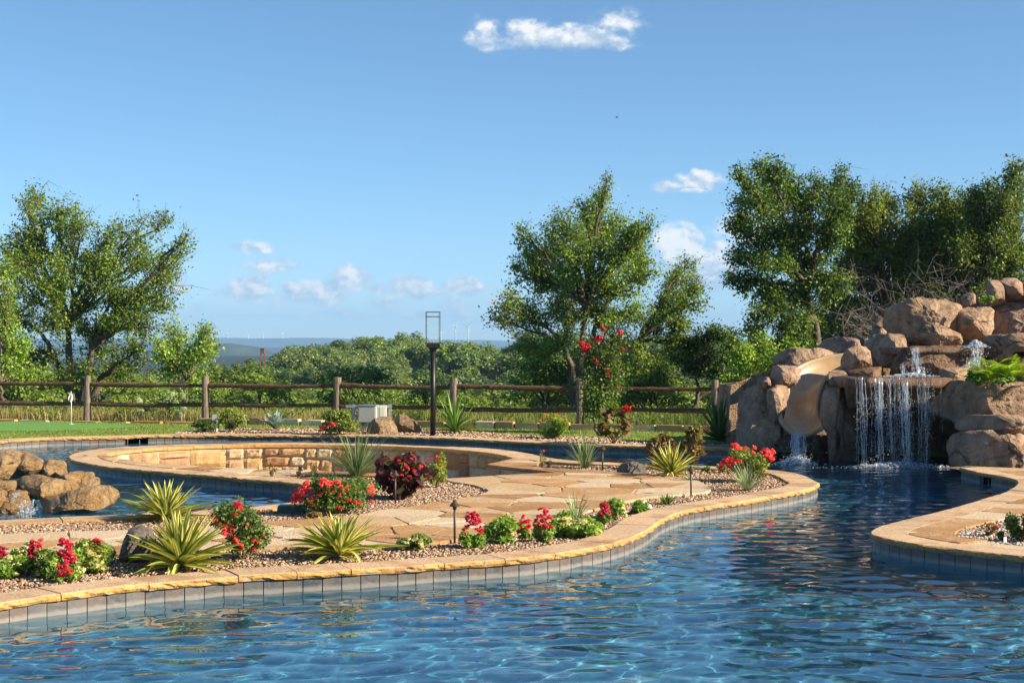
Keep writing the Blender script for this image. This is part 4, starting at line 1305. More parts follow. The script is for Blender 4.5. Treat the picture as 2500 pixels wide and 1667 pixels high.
# cave shell: side and back walls behind the fall
cv = MB()
cvp = [(x0 - .1, 24.2), (x0 + .0, 25.2), (x0 + .7, 25.9), (x1 + .2, 25.8), (x1 + .55, 24.6), (x1 + .35, 23.3)]
cvp = catmull(np.array(cvp), .12)
rowz = np.linspace(-.3, zl - .2, 12)
V = np.vstack([np.column_stack([cvp, np.full(len(cvp), z)]) for z in rowz]); V += (fbm(V * 3, 5, 4) * .07)[:, None]
k = len(cvp)
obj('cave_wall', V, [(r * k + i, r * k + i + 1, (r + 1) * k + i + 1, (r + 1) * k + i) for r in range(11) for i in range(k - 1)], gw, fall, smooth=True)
# upper pool shelf (water stands on it) and core behind everything
slab_shape('pool_shelf', np.array([(D(2225, 850, 25.2).x - .3, 26.4, D(2225, 848, 24.9).z), (D(2225, 850, 25.2).x - .1, 25.0, D(2225, 848, 24.9).z), (D(2400, 848, 24.9).x, 24.85, D(2225, 848, 24.9).z), (D(2420, 848, 24.9).x, 26.4, D(2225, 848, 24.9).z)]), .12, gw, fall, 63, .015)
core = [(x0 - 1.6, 27.4), (x0 - 1.5, 26.6), (x0 + .1, 26.8), (x1 + .3, 26.8), (x1 + 2.6, 25.6), (x1 + 2.6, 27.6)]
V = [(x, y, -.2) for x, y in core] + [(x + (.1 if x < x0 else -.1), y + .15, 1.15 + (.55 if x > x0 else 0)) for x, y in core]
obj('core', V, [(i, (i + 1) % 6, 6 + (i + 1) % 6, 6 + i) for i in range(6)] + [tuple(range(6, 12))], gm, fall)

# slide chute: half pipe that comes round from behind the rocks and ends over the pool
SP = [D(2110, 905, 25.75), D(2060, 915, 25.75), D(2012, 932, 25.65), D(1974, 962, 25.45), D(1952, 1000, 25.15), D(1948, 1032, 24.85), D(1957, 1053, 24.6), D(1961, 1058, 24.48)]
sp2 = []
for i in range(len(SP) - 1):
    p0, p1, p2, p3 = SP[max(i - 1, 0)], SP[i], SP[i + 1], SP[min(i + 2, len(SP) - 1)]
    for t in np.linspace(0, 1, 8, endpoint=False):
        sp2.append(.5 * ((2 * p1) + (-p0 + p2) * t + (2 * p0 - 5 * p1 + 4 * p2 - p3) * t * t + (-p0 + 3 * p1 - 3 * p2 + p3) * t ** 3))
sp2.append(SP[-1])
V = []; nprof = 25
for i, p in enumerate(sp2):
    t = (sp2[min(i + 1, len(sp2) - 1)] - sp2[max(i - 1, 0)]).normalized()
    side = t.cross(Vector((0, 0, 1))).normalized()     # right of travel
    up = side.cross(t).normalized()
    f = i / (len(sp2) - 1)
    for k in range(nprof):
        a = math.radians(-72 + 14 * f + (168 - 48 * f * f) * k / (nprof - 1))    # + = outer (left of the picture) side, higher
        R_ = .29 + .07 * f
        ext = 0.0
        v = p - side * (-R_ * math.sin(a)) + up * (R_ * (1 - math.cos(a))) + Vector((0, 0, ext))
        V.append(v[:])
ns = len(sp2)
Fc = [(i * nprof + k, i * nprof + k + 1, (i + 1) * nprof + k + 1, (i + 1) * nprof + k) for i in range(ns - 1) for k in range(nprof - 1)]
sld = obj('slide_chute', V, Fc, M['slide'], fall, origin=SP[-1][:], smooth=True); sld['label'] = 'smooth golden brown slide chute curving down to the pool'
SLIDE = sp2
so_ = sld.modifiers.new('thickness', 'SOLIDIFY'); so_.thickness = .06; so_.offset = -1

# ---- falling water
def strands(name, label, parent, specs, seed, mat='whitewater'):
    """ragged falling strands: ribbons of varying width plus droplets"""
    rng = np.random.default_rng(seed)
    mb = MB(); drops = []
    for (x, y, zt, zb, w, throw, nst) in specs:
        for s in range(nst):
            sx = x + rng.normal(0, w * .45); g = rng.uniform(.75, 1.1)
            top = zt + rng.uniform(-.01, .01); bot = zb if rng.random() < .75 else zt - (zt - zb) * rng.uniform(.4, .9)
            P, R = [], []
            n = 15
            ph = rng.uniform(0, 6)
            for i in range(n):
                f = i / (n - 1)
                z = top + (bot - top) * f
                yy = y - throw * g * math.sqrt(max(f, 0)) + rng.normal(0, .004)
                P.append((sx + math.sin(f * 7 + ph) * .012 + rng.normal(0, .004), yy, z))
                R.append(max(.0015, min(w, .1) * .085 * (1 - .35 * f) * abs(.55 + .6 * math.sin(f * 17 + ph) * rng.uniform(.3, 1)) ))
            mb.tube(P, R, 5)
            for i in range(int(34 * (zt - zb))):
                f = rng.uniform(.15, 1) ** .8
                drops.append((sx + rng.normal(0, w * (.4 + .9 * f)), y - throw * math.sqrt(f) + rng.normal(0, .05), top + (bot - top) * f, rng.uniform(.0025, .0075)))
    for (x, y, zt, zb, w, throw, nst) in specs:
        if nst < 4: continue
        V_, F_ = [], []; n = 16; ph = rng.uniform(0, 6)
        for i in range(n):
            f = i / (n - 1); hw = w * (.75 + .25 * math.sin(f * 6 + ph)) * (1 - .3 * f); yy = y - throw * math.sqrt(f); cx_ = x + .02 * math.sin(f * 5 + ph)
            for k in range(5): V_.append((cx_ + hw * (k / 2 - 1) * .6, yy + .012 * math.sin(k * 2.1 + f * 9), zt + (zb - zt) * f))
        F_ = [(i * 5 + k, i * 5 + k + 1, (i + 1) * 5 + k + 1, (i + 1) * 5 + k) for i in range(n - 1) for k in range(4)]
        vo = obj('veil', V_, F_, M['veil'], parent, smooth=True)
    o = mb.obj(name, M[mat], parent, smooth=True); o['kind'] = 'stuff'
    dv = np.array([(1, 0, 0), (-1, 0, 0), (0, 1, 0), (0, -1, 0), (0, 0, 1.6), (0, 0, -1.6)]); df = np.array([(0, 2, 4), (2, 1, 4), (1, 3, 4), (3, 0, 4), (2, 0, 5), (1, 2, 5), (3, 1, 5), (0, 3, 5)])
    Dp = np.array(drops)
    V = (Dp[:, None, :3] + dv[None] * Dp[:, None, 3:]).reshape(-1, 3); Fc = (df[None] + (np.arange(len(Dp)) * 6)[:, None, None]).reshape(-1, 3)
    o2 = obj('droplets', V, Fc, M[mat], parent, smooth=True); o2['kind'] = 'stuff'
    return o


def wthing(label, loc):
    t = thing('falling_water', label, 'waterfall', loc)
    return t


tw = wthing('thin veil of water strands falling from the lip slab into the pool', (D(2180, 930, 23.6).x, 23.55, 0))
spec = []
for px, w, n in ((2089, .02, 2), (2100, .04, 4), (2110, .04, 3), (2124, .03, 1), (2138, .04, 5), (2144, .07, 7), (2152, .04, 3), (2162, .02, 1), (2173, .04, 5), (2179, .03, 2), (2190, .02, 2), (2197, .04, 4), (2205, .06, 8), (2212, .06, 7), (2222, .02, 1), (2236, .03, 2), (2247, .03, 2), (2254, .05, 4), (2262, .03, 2), (2276, .02, 1), (2292, .02, 1)):
    x = (px - CX) * 23.65 / F
    spec.append((x, 23.64, zl - .005, .0, w, .16, n))
strands('strands', '', tw, spec, 71)
tw2 = wthing('white stream spilling from the slide exit into the pool', (D(1945, 1062, 24.3).x, 24.2, 0))
strands('strands', '', tw2, [(D(1948, 1062, 24.3).x, 24.26, SP[-1].z + .02, 0, .16, .14, 16), (D(1941, 1062, 24.3).x, 24.26, SP[-1].z + .02, 0, .10, .14, 8), (D(1962, 1062, 24.3).x, 24.26, SP[-1].z - .02, 0, .02, .1, 1), (D(2004, 1030, 24.3).x, 24.25, SP[-1].z + .14, SP[-1].z - .04, .03, .05, 3)], 72)
tw3 = wthing('small cascade running down the left of the upper wet rock wall', (D(2235, 850, 24.8).x, 24.7, zl))
zu = D(2225, 850, 24.7).z
strands('strands', '', tw3, [(D(2232, 850, 24.7).x, 24.62, zu, zl, .09, .12, 9), (D(2243, 850, 24.7).x, 24.62, zu - .3, zl, .12, .1, 7), (D(2198, 850, 24.7).x, 24.6, zu - .25, zl, .07, .1, 5), (D(2250, 850, 24.7).x, 24.6, zu - .45, zl, .10, .1, 4)], 73)
tw4 = wthing('small cascade below the bubbling spring on the upper rock shelf', (D(2370, 850, 24.7).x, 24.65, zl))
strands('strands', '', tw4, [(D(2375, 850, 24.7).x, 24.6, zu + .0, zu - .28, .14, .12, 12), (D(2362, 870, 24.7).x, 24.55, zu - .15, zl + .12, .12, .12, 8), (D(2352, 880, 24.7).x, 24.55, zu - .25, zl + .15, .10, .1, 4)], 74)


def foam(name, label, c, rx, ry, h, n, seed, parent=None, cat='foam'):
    rng = np.random.default_rng(seed)
    a = rng.uniform(0, 2 * math.pi, n); r = np.abs(rng.normal(0, .5, n))
    Q = np.column_stack([c[0] + np.cos(a) * r * rx, c[1] + np.sin(a) * r * ry, c[2] + h * np.exp(-r * r * 2.2) * rng.uniform(0, 1, n)])
    s = rng.uniform(.006, .022, n) * (1.3 - np.minimum(1, r) * .6)
    iv, jf = ico(1); k = len(iv)
    V = (Q[:, None] + iv[None] * s[:, None, None] * np.array([1.3, 1.3, .7])).reshape(-1, 3); Fc = (jf[None] + (np.arange(n) * k)[:, None, None]).reshape(-1, 3)
    o = obj(name, V, Fc, M['whitewater'], parent, origin=None if parent else c, smooth=True)
    o['kind'] = 'stuff'
    if label: o['label'] = label
    if parent is None: o['category'] = cat
    return o


foam('foam', 'white splash line where the main fall meets the pool', ((2195 - CX) * 23.45 / F, 23.45, 0), 1.1, .20, .09, 900, 81)
foam('foam', 'white splash under the slide exit', (D(1945, 1120, 24.1).x, 24.1, 0), .42, .22, .12, 420, 82)
foam('foam', 'bubbling white spring on the upper rock shelf', (D(2380, 848, 25.0).x, 24.95, zu + .01), .22, .16, .12, 330, 83)
foam('foam', 'foam where the upper cascade lands on the lip slab', (D(2225, 922, 24.4).x, 24.35, zl + .01), .5, .12, .05, 260, 84)
wl_ = obj('shelf_water', [(x0 + .1, 25.0, zl + .012), (x0 + .2, 23.72, zl + .012), (x1 + .1, 23.75, zl + .012), (x1 + .2, 25.0, zl + .012)], [(0, 1, 2, 3)], M['water']); tag(wl_, kind='structure')

# ------------------------------------------------------------------ rock fountain on the left
lf = thing('rock_fountain', 'wet ochre boulder stack with trickling water in the left river', 'rock fountain', G(90, 1240, 0))


def LZ(*pts): return [(x / 8.4, 1090 + y / 8.4) for x, y in pts]


fm = M['fallrock']
dl = F * CH / (1248 - CY)
LR = [
    (LZ((-300, 130), (0, 135), (200, 165), (420, 230), (480, 330), (560, 560), (400, 640), (-300, 700)), 18.4, .55, 201),
    (LZ((100, 230), (250, 190), (450, 168), (600, 240), (740, 320), (860, 440), (870, 680), (700, 680), (560, 560), (400, 330)), 18.55, .35, 202),
    (LZ((760, 330), (900, 300), (1190, 320), (1225, 400), (1285, 620), (1090, 650), (880, 650)), 18.6, .3, 203),
    (LZ((900, 660), (1260, 600), (1450, 540), (1790, 565), (1815, 680), (1700, 800), (1500, 900), (1300, 780)), 18.2, .32, 204),
    (LZ((1530, 830), (1700, 720), (1850, 650), (1930, 700), (1955, 870), (1800, 930), (1560, 930)), 18.0, .28, 205),
    (LZ((280, 690), (700, 640), (900, 690), (1300, 760), (1470, 850), (1480, 950), (1100, 1060), (620, 1080), (600, 900), (480, 780)), 17.6, .4, 206),
    (LZ((-300, 760), (0, 740), (380, 730), (470, 860), (450, 930), (200, 950), (-300, 960)), 17.7, .3, 207),
    (LZ((30, 960), (300, 930), (420, 960), (590, 1240), (520, 1480), (200, 1520), (40, 1400)), 17.35, .28, 208),
    (LZ((620, 1080), (1000, 1060), (1400, 960), (1800, 880), (2050, 880), (2180, 980), (2200, 1050), (2120, 1200), (1800, 1330), (1400, 1400), (1000, 1470), (800, 1470), (680, 1260)), 17.15, .45, 209),
    (LZ((-400, 1000), (-20, 960), (15, 1100), (10, 1500), (-400, 1500)), 17.3, .3, 210),
]
for (o_, d_, t_, s_) in LR:
    rock('rock', o_, d_, t_, fm, lf, s_, 5, .085, 12, grow=1.17, pw=5.0)
tl_ = thing('falling_water', 'trickle running down between the ochre fountain boulders', 'waterfall', G(75, 1240, 0))
strands('strands', '', tl_, [(D(66, 1195, 17.3).x, 16.95, D(66, 1196, 17.2).z, D(70, 1222, 17).z, .06, .06, 6), (D(78, 1220, 17.0).x, 16.85, D(75, 1218, 17).z, .0, .10, .10, 8)], 75)
foam('foam', 'foam at the foot of the fountain boulders', (D(95, 1250, 17).x, F * CH / (1250 - CY), 0), .5, .12, .05, 260, 85)

# ------------------------------------------------------------------ loose boulders
rock('boulder', [(887, 1035), (910, 1025), (935, 1022), (950, 1018), (962, 1038), (966, 1062), (900, 1064), (886, 1052)], 29.75, .28, M['boulder'], None, 301, 5, .08, pw=2.6, label='angular tan boulder leaning beside the utility box', cat='boulder')
rock('boulder', [(950, 1020), (960, 1010), (985, 1016), (1010, 1028), (1024, 1045), (1022, 1058), (1000, 1062), (968, 1058), (958, 1040)], 30.1, .3, M['boulder'], None, 302, 5, .07, pw=2.6, label='rounded tan boulder nearest the lamp post', cat='boulder')
rock('boulder', [(276, 1340), (285, 1322), (310, 1302), (335, 1290), (360, 1300), (375, 1340), (370, 1380), (300, 1384), (274, 1378)], F * 1.77 / (1374 - CY), .16, M['greyrock'], None, 303, 5, .07, pw=2.6, label='grey boulder behind the nearest variegated yucca', cat='boulder')
rock('boulder', [(1500, 1148), (1515, 1134), (1545, 1130), (1570, 1136), (1586, 1152), (1580, 1164), (1510, 1162)], F * 1.77 / (1156 - CY), .2, M['greyrock'], None, 304, 4, .10, pw=2.6, label='low dark brown boulder in the gravel beside the far path light', cat='boulder')

# ------------------------------------------------------------------ foliage toolkit
def leaf_quads(C, size, rng, up=.35, asp=.5, out=None):
    """diamond leaves: centres (n,3), size (n,)"""
    n = len(C)
    N = rng.normal(0, 1, (n, 3)); N[:, 2] = np.abs(N[:, 2]) + up
    if out is not None: N += out * .8
    N /= np.linalg.norm(N, axis=1)[:, None]
    T = rng.normal(0, 1, (n, 3)); T -= N * (T * N).sum(1)[:, None]; T /= np.linalg.norm(T, axis=1)[:, None] + 1e-9
    B = np.cross(N, T)
    s = size[:, None]
    V = np.stack([C - T * s * .5, C + B * s * asp * .5 - T * s * .05 - N * s * .06, C + T * s * .5, C - B * s * asp * .5 - T * s * .05 - N * s * .06], 1).reshape(-1, 3)
    k = np.arange(n) * 4
    return V, np.stack([k, k + 1, k + 2, k + 3], 1)


def pal_pick(pal, n, rng, v=.25):
    pal = np.array(pal)
    return pal[rng.integers(0, len(pal), n)] * rng.uniform(1 - v, 1 + v, n)[:, None]


def bez(a, b, c, n):
    t = np.linspace(0, 1, n)[:, None]
    return (1 - t) ** 2 * a + 2 * t * (1 - t) * b + t * t * c


def ribs(name, lines, mat, parent, sides=5):
    """many tapered tubes into one mesh (one tree's wood)"""
    Vs, Fs, b = [], [], 0
    for P, R in lines:
        V, Fc = tube(P, R, sides if max(R) > .02 else 3, False)
        Vs.append(np.array(V)); n = sides if max(R) > .02 else 3
        Fs.append(np.array(Fc) + b); b += len(V)
    return obj(name, np.vstack(Vs), np.vstack(Fs), mat, parent, smooth=True)


TREE_G = [(.075, .125, .02), (.10, .155, .025), (.06, .105, .02), (.13, .18, .03), (.085, .135, .03)]
TREE_D = [(.03, .06, .016), (.045, .085, .02), (.055, .10, .024), (.025, .05, .014)]
TREE_Y = [(.10, .13, .022), (.085, .115, .022), (.13, .15, .026), (.065, .10, .02), (.055, .09, .02)]
TREE_B = [(.13, .20, .03), (.10, .17, .028), (.16, .22, .035), (.08, .14, .025)]


def tree(name, label, base, trunk_r, fork, blobs, seed, pal, leaf=.085, per=1900, twig=16, dy=1.3, cat='tree', bare=0, group=None, dens=1.0, stems=None):
    """base/fork: (px,py,d); blobs: (px,py,rx,ry[,density]) in photo px at the same distance"""
    rng = np.random.default_rng(seed)
    d0 = base[2]
    B = np.array(D(*base)); Fk = np.array(D(fork[0], fork[1], d0))
    root = thing(name, label, cat, B, group)
    lines = []; C_, O_ = [], []
    stems = stems or [fork]
    forks = []
    for sfork in stems:
        fk = np.array(D(sfork[0], sfork[1], d0 + (sfork[2] if len(sfork) > 2 else 0)))
        m = (B + fk) / 2 + rng.normal(0, .12, 3); m[2] = (B[2] + fk[2]) / 2
        P = bez(B, m, fk, 9); P[1:-1] += rng.normal(0, .03, (7, 3))
        lines.append((P, list(np.linspace(trunk_r, trunk_r * .40, 9)))); forks.append(fk)
    for b in blobs:
        px, py, rx, ry = b[:4]; dn = b[4] if len(b) > 4 else 1.0
        dd = rng.uniform(-dy, dy)
        c = np.array(D(px, py, d0 + dd)); r3 = np.array([rx, 0, ry]) * d0 / F; r3[1] = .5 * (r3[0] + r3[2])
        fk = min(forks, key=lambda q: np.linalg.norm(q - c))
        L = np.linalg.norm(c - fk)
        mid = fk + (c - fk) * .45 + np.array([rng.normal(0, .1), rng.normal(0, .1), .18 * L * rng.uniform(.2, 1)])
        limb = bez(fk, mid, c, 10); limb[1:-1] += rng.normal(0, .03 * L, (8, 3)) * .6
        rl = trunk_r * rng.uniform(.32, .5)
        lines.append((limb, list(np.linspace(rl, .018, 10))))
        tips = []
        for k in range(twig):
            u = rng.normal(0, 1, 3); u /= np.linalg.norm(u); u *= rng.uniform(.55, 1.05)
            q = c + u * r3; q[2] += r3[2] * .1
            s = limb[rng.integers(4, 10)]
            mm = (s + q) / 2 + rng.normal(0, .06, 3) * np.linalg.norm(q - s)
            tw = bez(s, mm, q, 7); tw[1:-1] += rng.normal(0, .015, (5, 3))
            lines.append((tw, list(np.linspace(.016, .004, 7))))
            # side twigs
            for j in range(3):
                s2 = tw[rng.integers(2, 6)]; q2 = s2 + rng.normal(0, .32, 3) * r3.mean() + np.array([0, 0, .05])
                t2 = bez(s2, (s2 + q2) / 2 + rng.normal(0, .03, 3), q2, 4)
                lines.append((t2, [.007, .006, .004, .003])); tips.append(t2)
            tips.append(tw[2:])
        n = int(per * dn * dens * 1.3)
        pts = np.vstack(tips); sel = pts[rng.integers(0, len(pts), n)]
        off = rng.normal(0, 1, (n, 3)) * .072 * (1 + .6 * rng.random(n))[:, None]
        C_.append(sel + off); O_.append((sel - c) / (r3.mean() + 1e-6))
    for k in range(bare):     # dead twigs sticking out of the outline
        b = blobs[rng.integers(0, len(blobs))]; c = np.array(D(b[0], b[1], d0)); r3 = np.array([b[2], (b[2] + b[3]) / 2, b[3]]) * d0 / F
        u = rng.normal(0, 1, 3); u[2] = abs(u[2]) * .8; u /= np.linalg.norm(u)
        s = c + u * r3 * .5; q = c + u * r3 * rng.uniform(1.15, 1.45)
        t = bez(s, (s + q) / 2 + rng.normal(0, .08, 3), q, 6); lines.append((t, list(np.linspace(.011, .003, 6))))
        for j in range(4):
            s2 = t[rng.integers(2, 5)]; q2 = s2 + rng.normal(0, .2, 3); lines.append((bez(s2, (s2 + q2) / 2, q2, 3), [.006, .004, .0025]))
    ribs('trunk', lines, M['bark'], root)
    C = np.vstack(C_); O = np.vstack(O_); n = len(C)
    V, Fc = leaf_quads(C, leaf * .92 * rng.uniform(.6, 1.3, n), rng, .3, .62, O)
    cl = fbm(C * 1.1 + seed, 3, 2)
    col = pal_pick(pal, n, rng, .22) * (1.55 + .35 * cl)[:, None]
    obj('crown', V, Fc, M['leaf'], root, col=np.repeat(col, 4, 0))
    return root


# ------------------------------------------------------------------ near trees beyond the fence
tree('spreading_tree', 'open crowned spreading tree filling the left edge behind the fence', (190, 1030, 40.5), .17, (175, 900), [
    (90, 480, 42, 48, .8), (60, 500, 20, 40, .5), (140, 515, 60, 45), (190, 560, 60, 50), (60, 570, 60, 45), (130, 610, 75, 55), (25, 590, 40, 60), (215, 640, 70, 55), (265, 575, 60, 40, .7), (330, 560, 70, 42, .7), (395, 535, 45, 30, .35),
    (430, 620, 50, 30, .45), (460, 570, 28, 26, .25), (340, 640, 75, 50), (300, 700, 80, 50), (400, 700, 60, 42, .8), (100, 700, 80, 60), (30, 680, 55, 60), (200, 740, 80, 50), (300, 780, 80, 50), (395, 745, 55, 36, .7),
    (120, 800, 80, 50), (40, 780, 60, 60), (220, 850, 90, 50), (330, 860, 80, 45), (90, 880, 80, 50), (20, 880, 60, 50), (160, 920, 90, 40), (280, 915, 80, 35), (250, 640, 60, 50), (330, 720, 70, 50), (150, 660, 70, 50), (370, 640, 55, 40, .8), (60, 640, 60, 50), (240, 800, 70, 45), (360, 800, 60, 40, .8), (420, 660, 40, 30, .5)], 401, TREE_G, leaf=.085, per=1000, twig=12, bare=26, dens=1.0,
    stems=[(165, 800), (225, 850), (130, 860, .4), (255, 915)])
tree('young_tree', 'small bright young tree at the right foot of the spreading tree', (455, 1015, 38.5), .05, (455, 930), [
    (505, 810, 14, 30, .4), (430, 820, 50, 30, .7), (480, 860, 50, 35), (420, 880, 55, 35), (510, 850, 24, 30, .5), (460, 910, 60, 35), (390, 850, 40, 30, .6)], 402, TREE_B, per=900, twig=10, bare=3)
tree('shrub_tree', 'yellow green shrubby tree cut by the left frame edge', (-10, 1020, 38), .07, (0, 930), [
    (10, 660, 30, 30, .7), (15, 720, 40, 40), (5, 790, 50, 45), (40, 840, 45, 35), (20, 890, 60, 40), (60, 930, 50, 35)], 403, TREE_B, per=1000, twig=10)
tree('round_tree', 'full crowned bright tree right of the lamp post behind the fence', (1400, 1020, 41), .15, (1415, 870), [
    (1482, 445, 14, 24, .25), (1468, 490, 26, 30, .5), (1440, 560, 55, 50), (1390, 540, 45, 40, .8), (1500, 540, 45, 40, .8), (1585, 555, 45, 45, .8), (1550, 600, 60, 50), (1470, 620, 70, 60, 1.2), (1400, 620, 70, 55), (1330, 610, 45, 40, .8), (1265, 570, 22, 36, .45), (1285, 610, 36, 36, .7),
    (1255, 670, 45, 38, .6), (1330, 690, 70, 50), (1420, 710, 80, 55, 1.2), (1520, 700, 70, 55), (1590, 670, 45, 45, .7), (1230, 740, 50, 36, .7), (1300, 770, 75, 45), (1215, 780, 30, 40, .4), (1390, 790, 80, 50), (1490, 790, 70, 50), (1560, 770, 60, 50, .8),
    (1340, 850, 75, 45), (1280, 850, 50, 40), (1430, 860, 70, 45), (1520, 860, 60, 45), (1290, 900, 60, 30), (1390, 920, 90, 35), (1500, 920, 70, 35), (1430, 510, 40, 36, .7), (1530, 570, 50, 45, .8), (1350, 570, 45, 40, .7), (1385, 660, 60, 50, .8), (1480, 680, 60, 50, .8), (1565, 640, 50, 45, .8), (1360, 740, 60, 45, .8), (1460, 760, 60, 45, .8), (1300, 660, 50, 45, .8)], 404, TREE_B[1:] + TREE_G, per=1150, twig=12, bare=20,
    stems=[(1430, 745), (1380, 850), (1455, 790, .5), (1540, 850, -.5)])
tree('leaning_tree', 'leaning tree with a bare pale limb right of the round tree', (1530, 1020, 42.5), .12, (1560, 830), [
    (1680, 640, 32, 40, .6), (1650, 690, 45, 36, .7), (1700, 700, 32, 36, .7), (1640, 740, 50, 36, .9), (1690, 740, 40, 32, .7), (1660, 790, 45, 45, 1.3), (1665, 840, 35, 30, 1.2), (1600, 800, 40, 36, .6), (1560, 880, 60, 36), (1610, 910, 60, 30)], 405, TREE_G, per=1000, twig=10, bare=10)
tree('dark_oak', 'small dark green oak between the round tree and the rocks', (1690, 1010, 43.5), .08, (1700, 920), [
    (1740, 812, 45, 26), (1690, 830, 45, 30), (1790, 825, 30, 22, .6), (1650, 860, 40, 30), (1720, 860, 60, 32, 1.3), (1780, 870, 45, 30), (1690, 895, 60, 26, 1.2), (1750, 900, 45, 24)], 406, TREE_D, per=1200, twig=10,
    stems=[(1695, 920), (1755, 930)])
tree('tall_oak', 'tall dark oak behind the slide of the rock waterfall', (1990, 1000, 37.5), .17, (1970, 760), [
    (1855, 405, 22, 30, .5), (1890, 410, 24, 34, .6), (1815, 430, 26, 30, .5), (1920, 440, 30, 36, .6), (1990, 450, 40, 36, .7), (2055, 430, 16, 36, .4), (2080, 460, 26, 30, .5), (1830, 490, 55, 45), (1900, 490, 55, 45), (1960, 500, 50, 40), (2050, 500, 50, 40, .8), (1800, 550, 40, 40), (1870, 560, 70, 50), (1950, 570, 70, 50), (2040, 560, 60, 45),
    (1810, 620, 50, 45), (1890, 640, 75, 50), (1980, 640, 70, 50), (1800, 690, 40, 40, .8), (1870, 710, 65, 45), (1950, 710, 60, 45), (2030, 690, 60, 45), (1860, 780, 45, 36, .6), (1920, 790, 60, 45), (1990, 780, 60, 45), (1960, 840, 60, 36), (1900, 850, 45, 36), (1880, 740, 40, 30, .7)], 407, TREE_D + TREE_G[:2], per=1500, twig=11, bare=8, stems=[(1965, 700), (1990, 780)])
tree('olive_tree', 'yellowish olive tree behind the main boulder of the waterfall', (2180, 1000, 39), .14, (2180, 800), [
    (2100, 530, 70, 44), (2165, 480, 47, 50, .5), (2060, 560, 64, 44), (2140, 560, 82, 56, 1.1), (2210, 540, 53, 50, .7), (2100, 620, 82, 50, 1.2), (2180, 620, 82, 56), (2060, 650, 70, 44), (2140, 690, 82, 50), (2220, 680, 70, 56), (2080, 740, 70, 44), (2160, 770, 82, 44), (2230, 760, 59, 44), (2040, 800, 70, 44), (2110, 820, 70, 40), (2200, 830, 70, 40), (2250, 600, 59, 56), (2020, 720, 59, 56), (2090, 580, 70, 56), (2230, 590, 70, 56), (2240, 480, 40, 44, .6), (2120, 500, 47, 40, .7), (2260, 650, 70, 56), (2000, 800, 70, 50)], 408, TREE_Y, per=1900, twig=12, bare=14)
tree('olive_tree', 'tall feathery olive tree cut by the right frame edge', (2380, 1000, 38.5), .15, (2370, 780), [
    (2290, 480, 59, 50, .8), (2270, 530, 70, 44), (2350, 510, 64, 44), (2430, 470, 47, 44, .7), (2480, 420, 30, 40, .4), (2495, 470, 47, 56), (2420, 530, 70, 50), (2490, 560, 64, 56), (2310, 570, 70, 44), (2380, 590, 82, 50), (2470, 620, 70, 50), (2300, 640, 70, 44), (2390, 660, 82, 50), (2480, 690, 70, 50), (2330, 710, 70, 44), (2420, 740, 82, 50), (2510, 620, 59, 67), (2290, 770, 70, 44), (2350, 790, 70, 44), (2260, 830, 82, 44), (2340, 850, 82, 44), (2430, 800, 82, 56), (2490, 780, 59, 56), (2250, 700, 59, 56), (2340, 600, 70, 56), (2440, 600, 70, 56), (2260, 560, 59, 44), (2230, 640, 70, 56), (2380, 470, 53, 44, .8), (2330, 540, 70, 50)], 409, TREE_D + TREE_Y[:3], per=1900, twig=12, bare=10)
tree('bright_shrub', 'sunlit yellow green shrub beside the left rocks of the waterfall', (1880, 1010, 36), .05, (1880, 930), [
    (1830, 800, 26, 26, .5), (1850, 850, 40, 36), (1800, 870, 45, 36, .8), (1890, 890, 40, 36), (1840, 910, 50, 36), (1790, 930, 45, 30), (1860, 960, 60, 30), (1930, 860, 30, 50, .7), (1780, 980, 50, 24)], 410, TREE_B, per=1100, twig=9)

# grey leafless thicket above the rocks
rt = thing('dead_bush', 'tangled grey leafless bush above the main waterfall boulder', 'dead bush', D(2180, 860, 30))
rngd = np.random.default_rng(55); lines = []
for k in range(60):
    s = np.array(D(rngd.uniform(2110, 2330), 860, rngd.uniform(31, 33))); q = np.array(D(rngd.uniform(2040, 2420), rngd.uniform(640, 830), rngd.uniform(30.5, 33.5)))
    if k < 8: q = np.array(D(rngd.uniform(2030, 2110), rngd.uniform(760, 830), rngd.uniform(30, 31)))
    P = bez(s, (s + q) / 2 + rngd.normal(0, .25, 3), q, 10); P[1:-1] += rngd.normal(0, .03, (8, 3)); lines.append((P, list(np.linspace(.02, .004, 10))))
    for j in range(8):
        s2 = P[rngd.integers(3, 10)]; q2 = s2 + rngd.normal(0, .33, 3); T = bez(s2, (s2 + q2) / 2 + rngd.normal(0, .06, 3), q2, 5); lines.append((T, list(np.linspace(.008, .0025, 5))))
        for i in range(2):
            s3 = T[rngd.integers(1, 5)]; q3 = s3 + rngd.normal(0, .15, 3); lines.append((bez(s3, (s3 + q3) / 2, q3, 3), [.005, .004, .002]))
ribs('branches', lines, M['deadwood'], rt)

# ------------------------------------------------------------------ terrain and wooded hill
def terr(x, y):
    x = np.asarray(x, float); y = np.asarray(y, float)
    z = np.full(np.broadcast(x, y).shape, Z0 - .04)
    t = np.clip((y - 36) / 70, 0, 1); z = z - 7.4 * (t * t * (3 - 2 * t))
    px = CX + x * F / np.maximum(y, 1)
    # wooded hill: crest at 260 m, falling away to the left
    hx = np.interp(px, [300, 480, 600, 680, 800, 950, 1250, 1600, 2600], [-.9, -.3, .6, 3.2, 5.5, 5.9, 5.3, 4.9, 5.4])
    h = np.exp(-((y - 262) / 95.0) ** 2); z = z + np.where(y > 60, hx * h, 0)
    t2 = np.clip((y - 300) / 900, 0, 1); z = z - 38 * t2 * t2 * (3 - 2 * t2)
    z = z + np.where(y > 60, .5 * np.sin(x * .07 + y * .05) * np.clip((y - 60) / 60, 0, 1), 0)
    return z


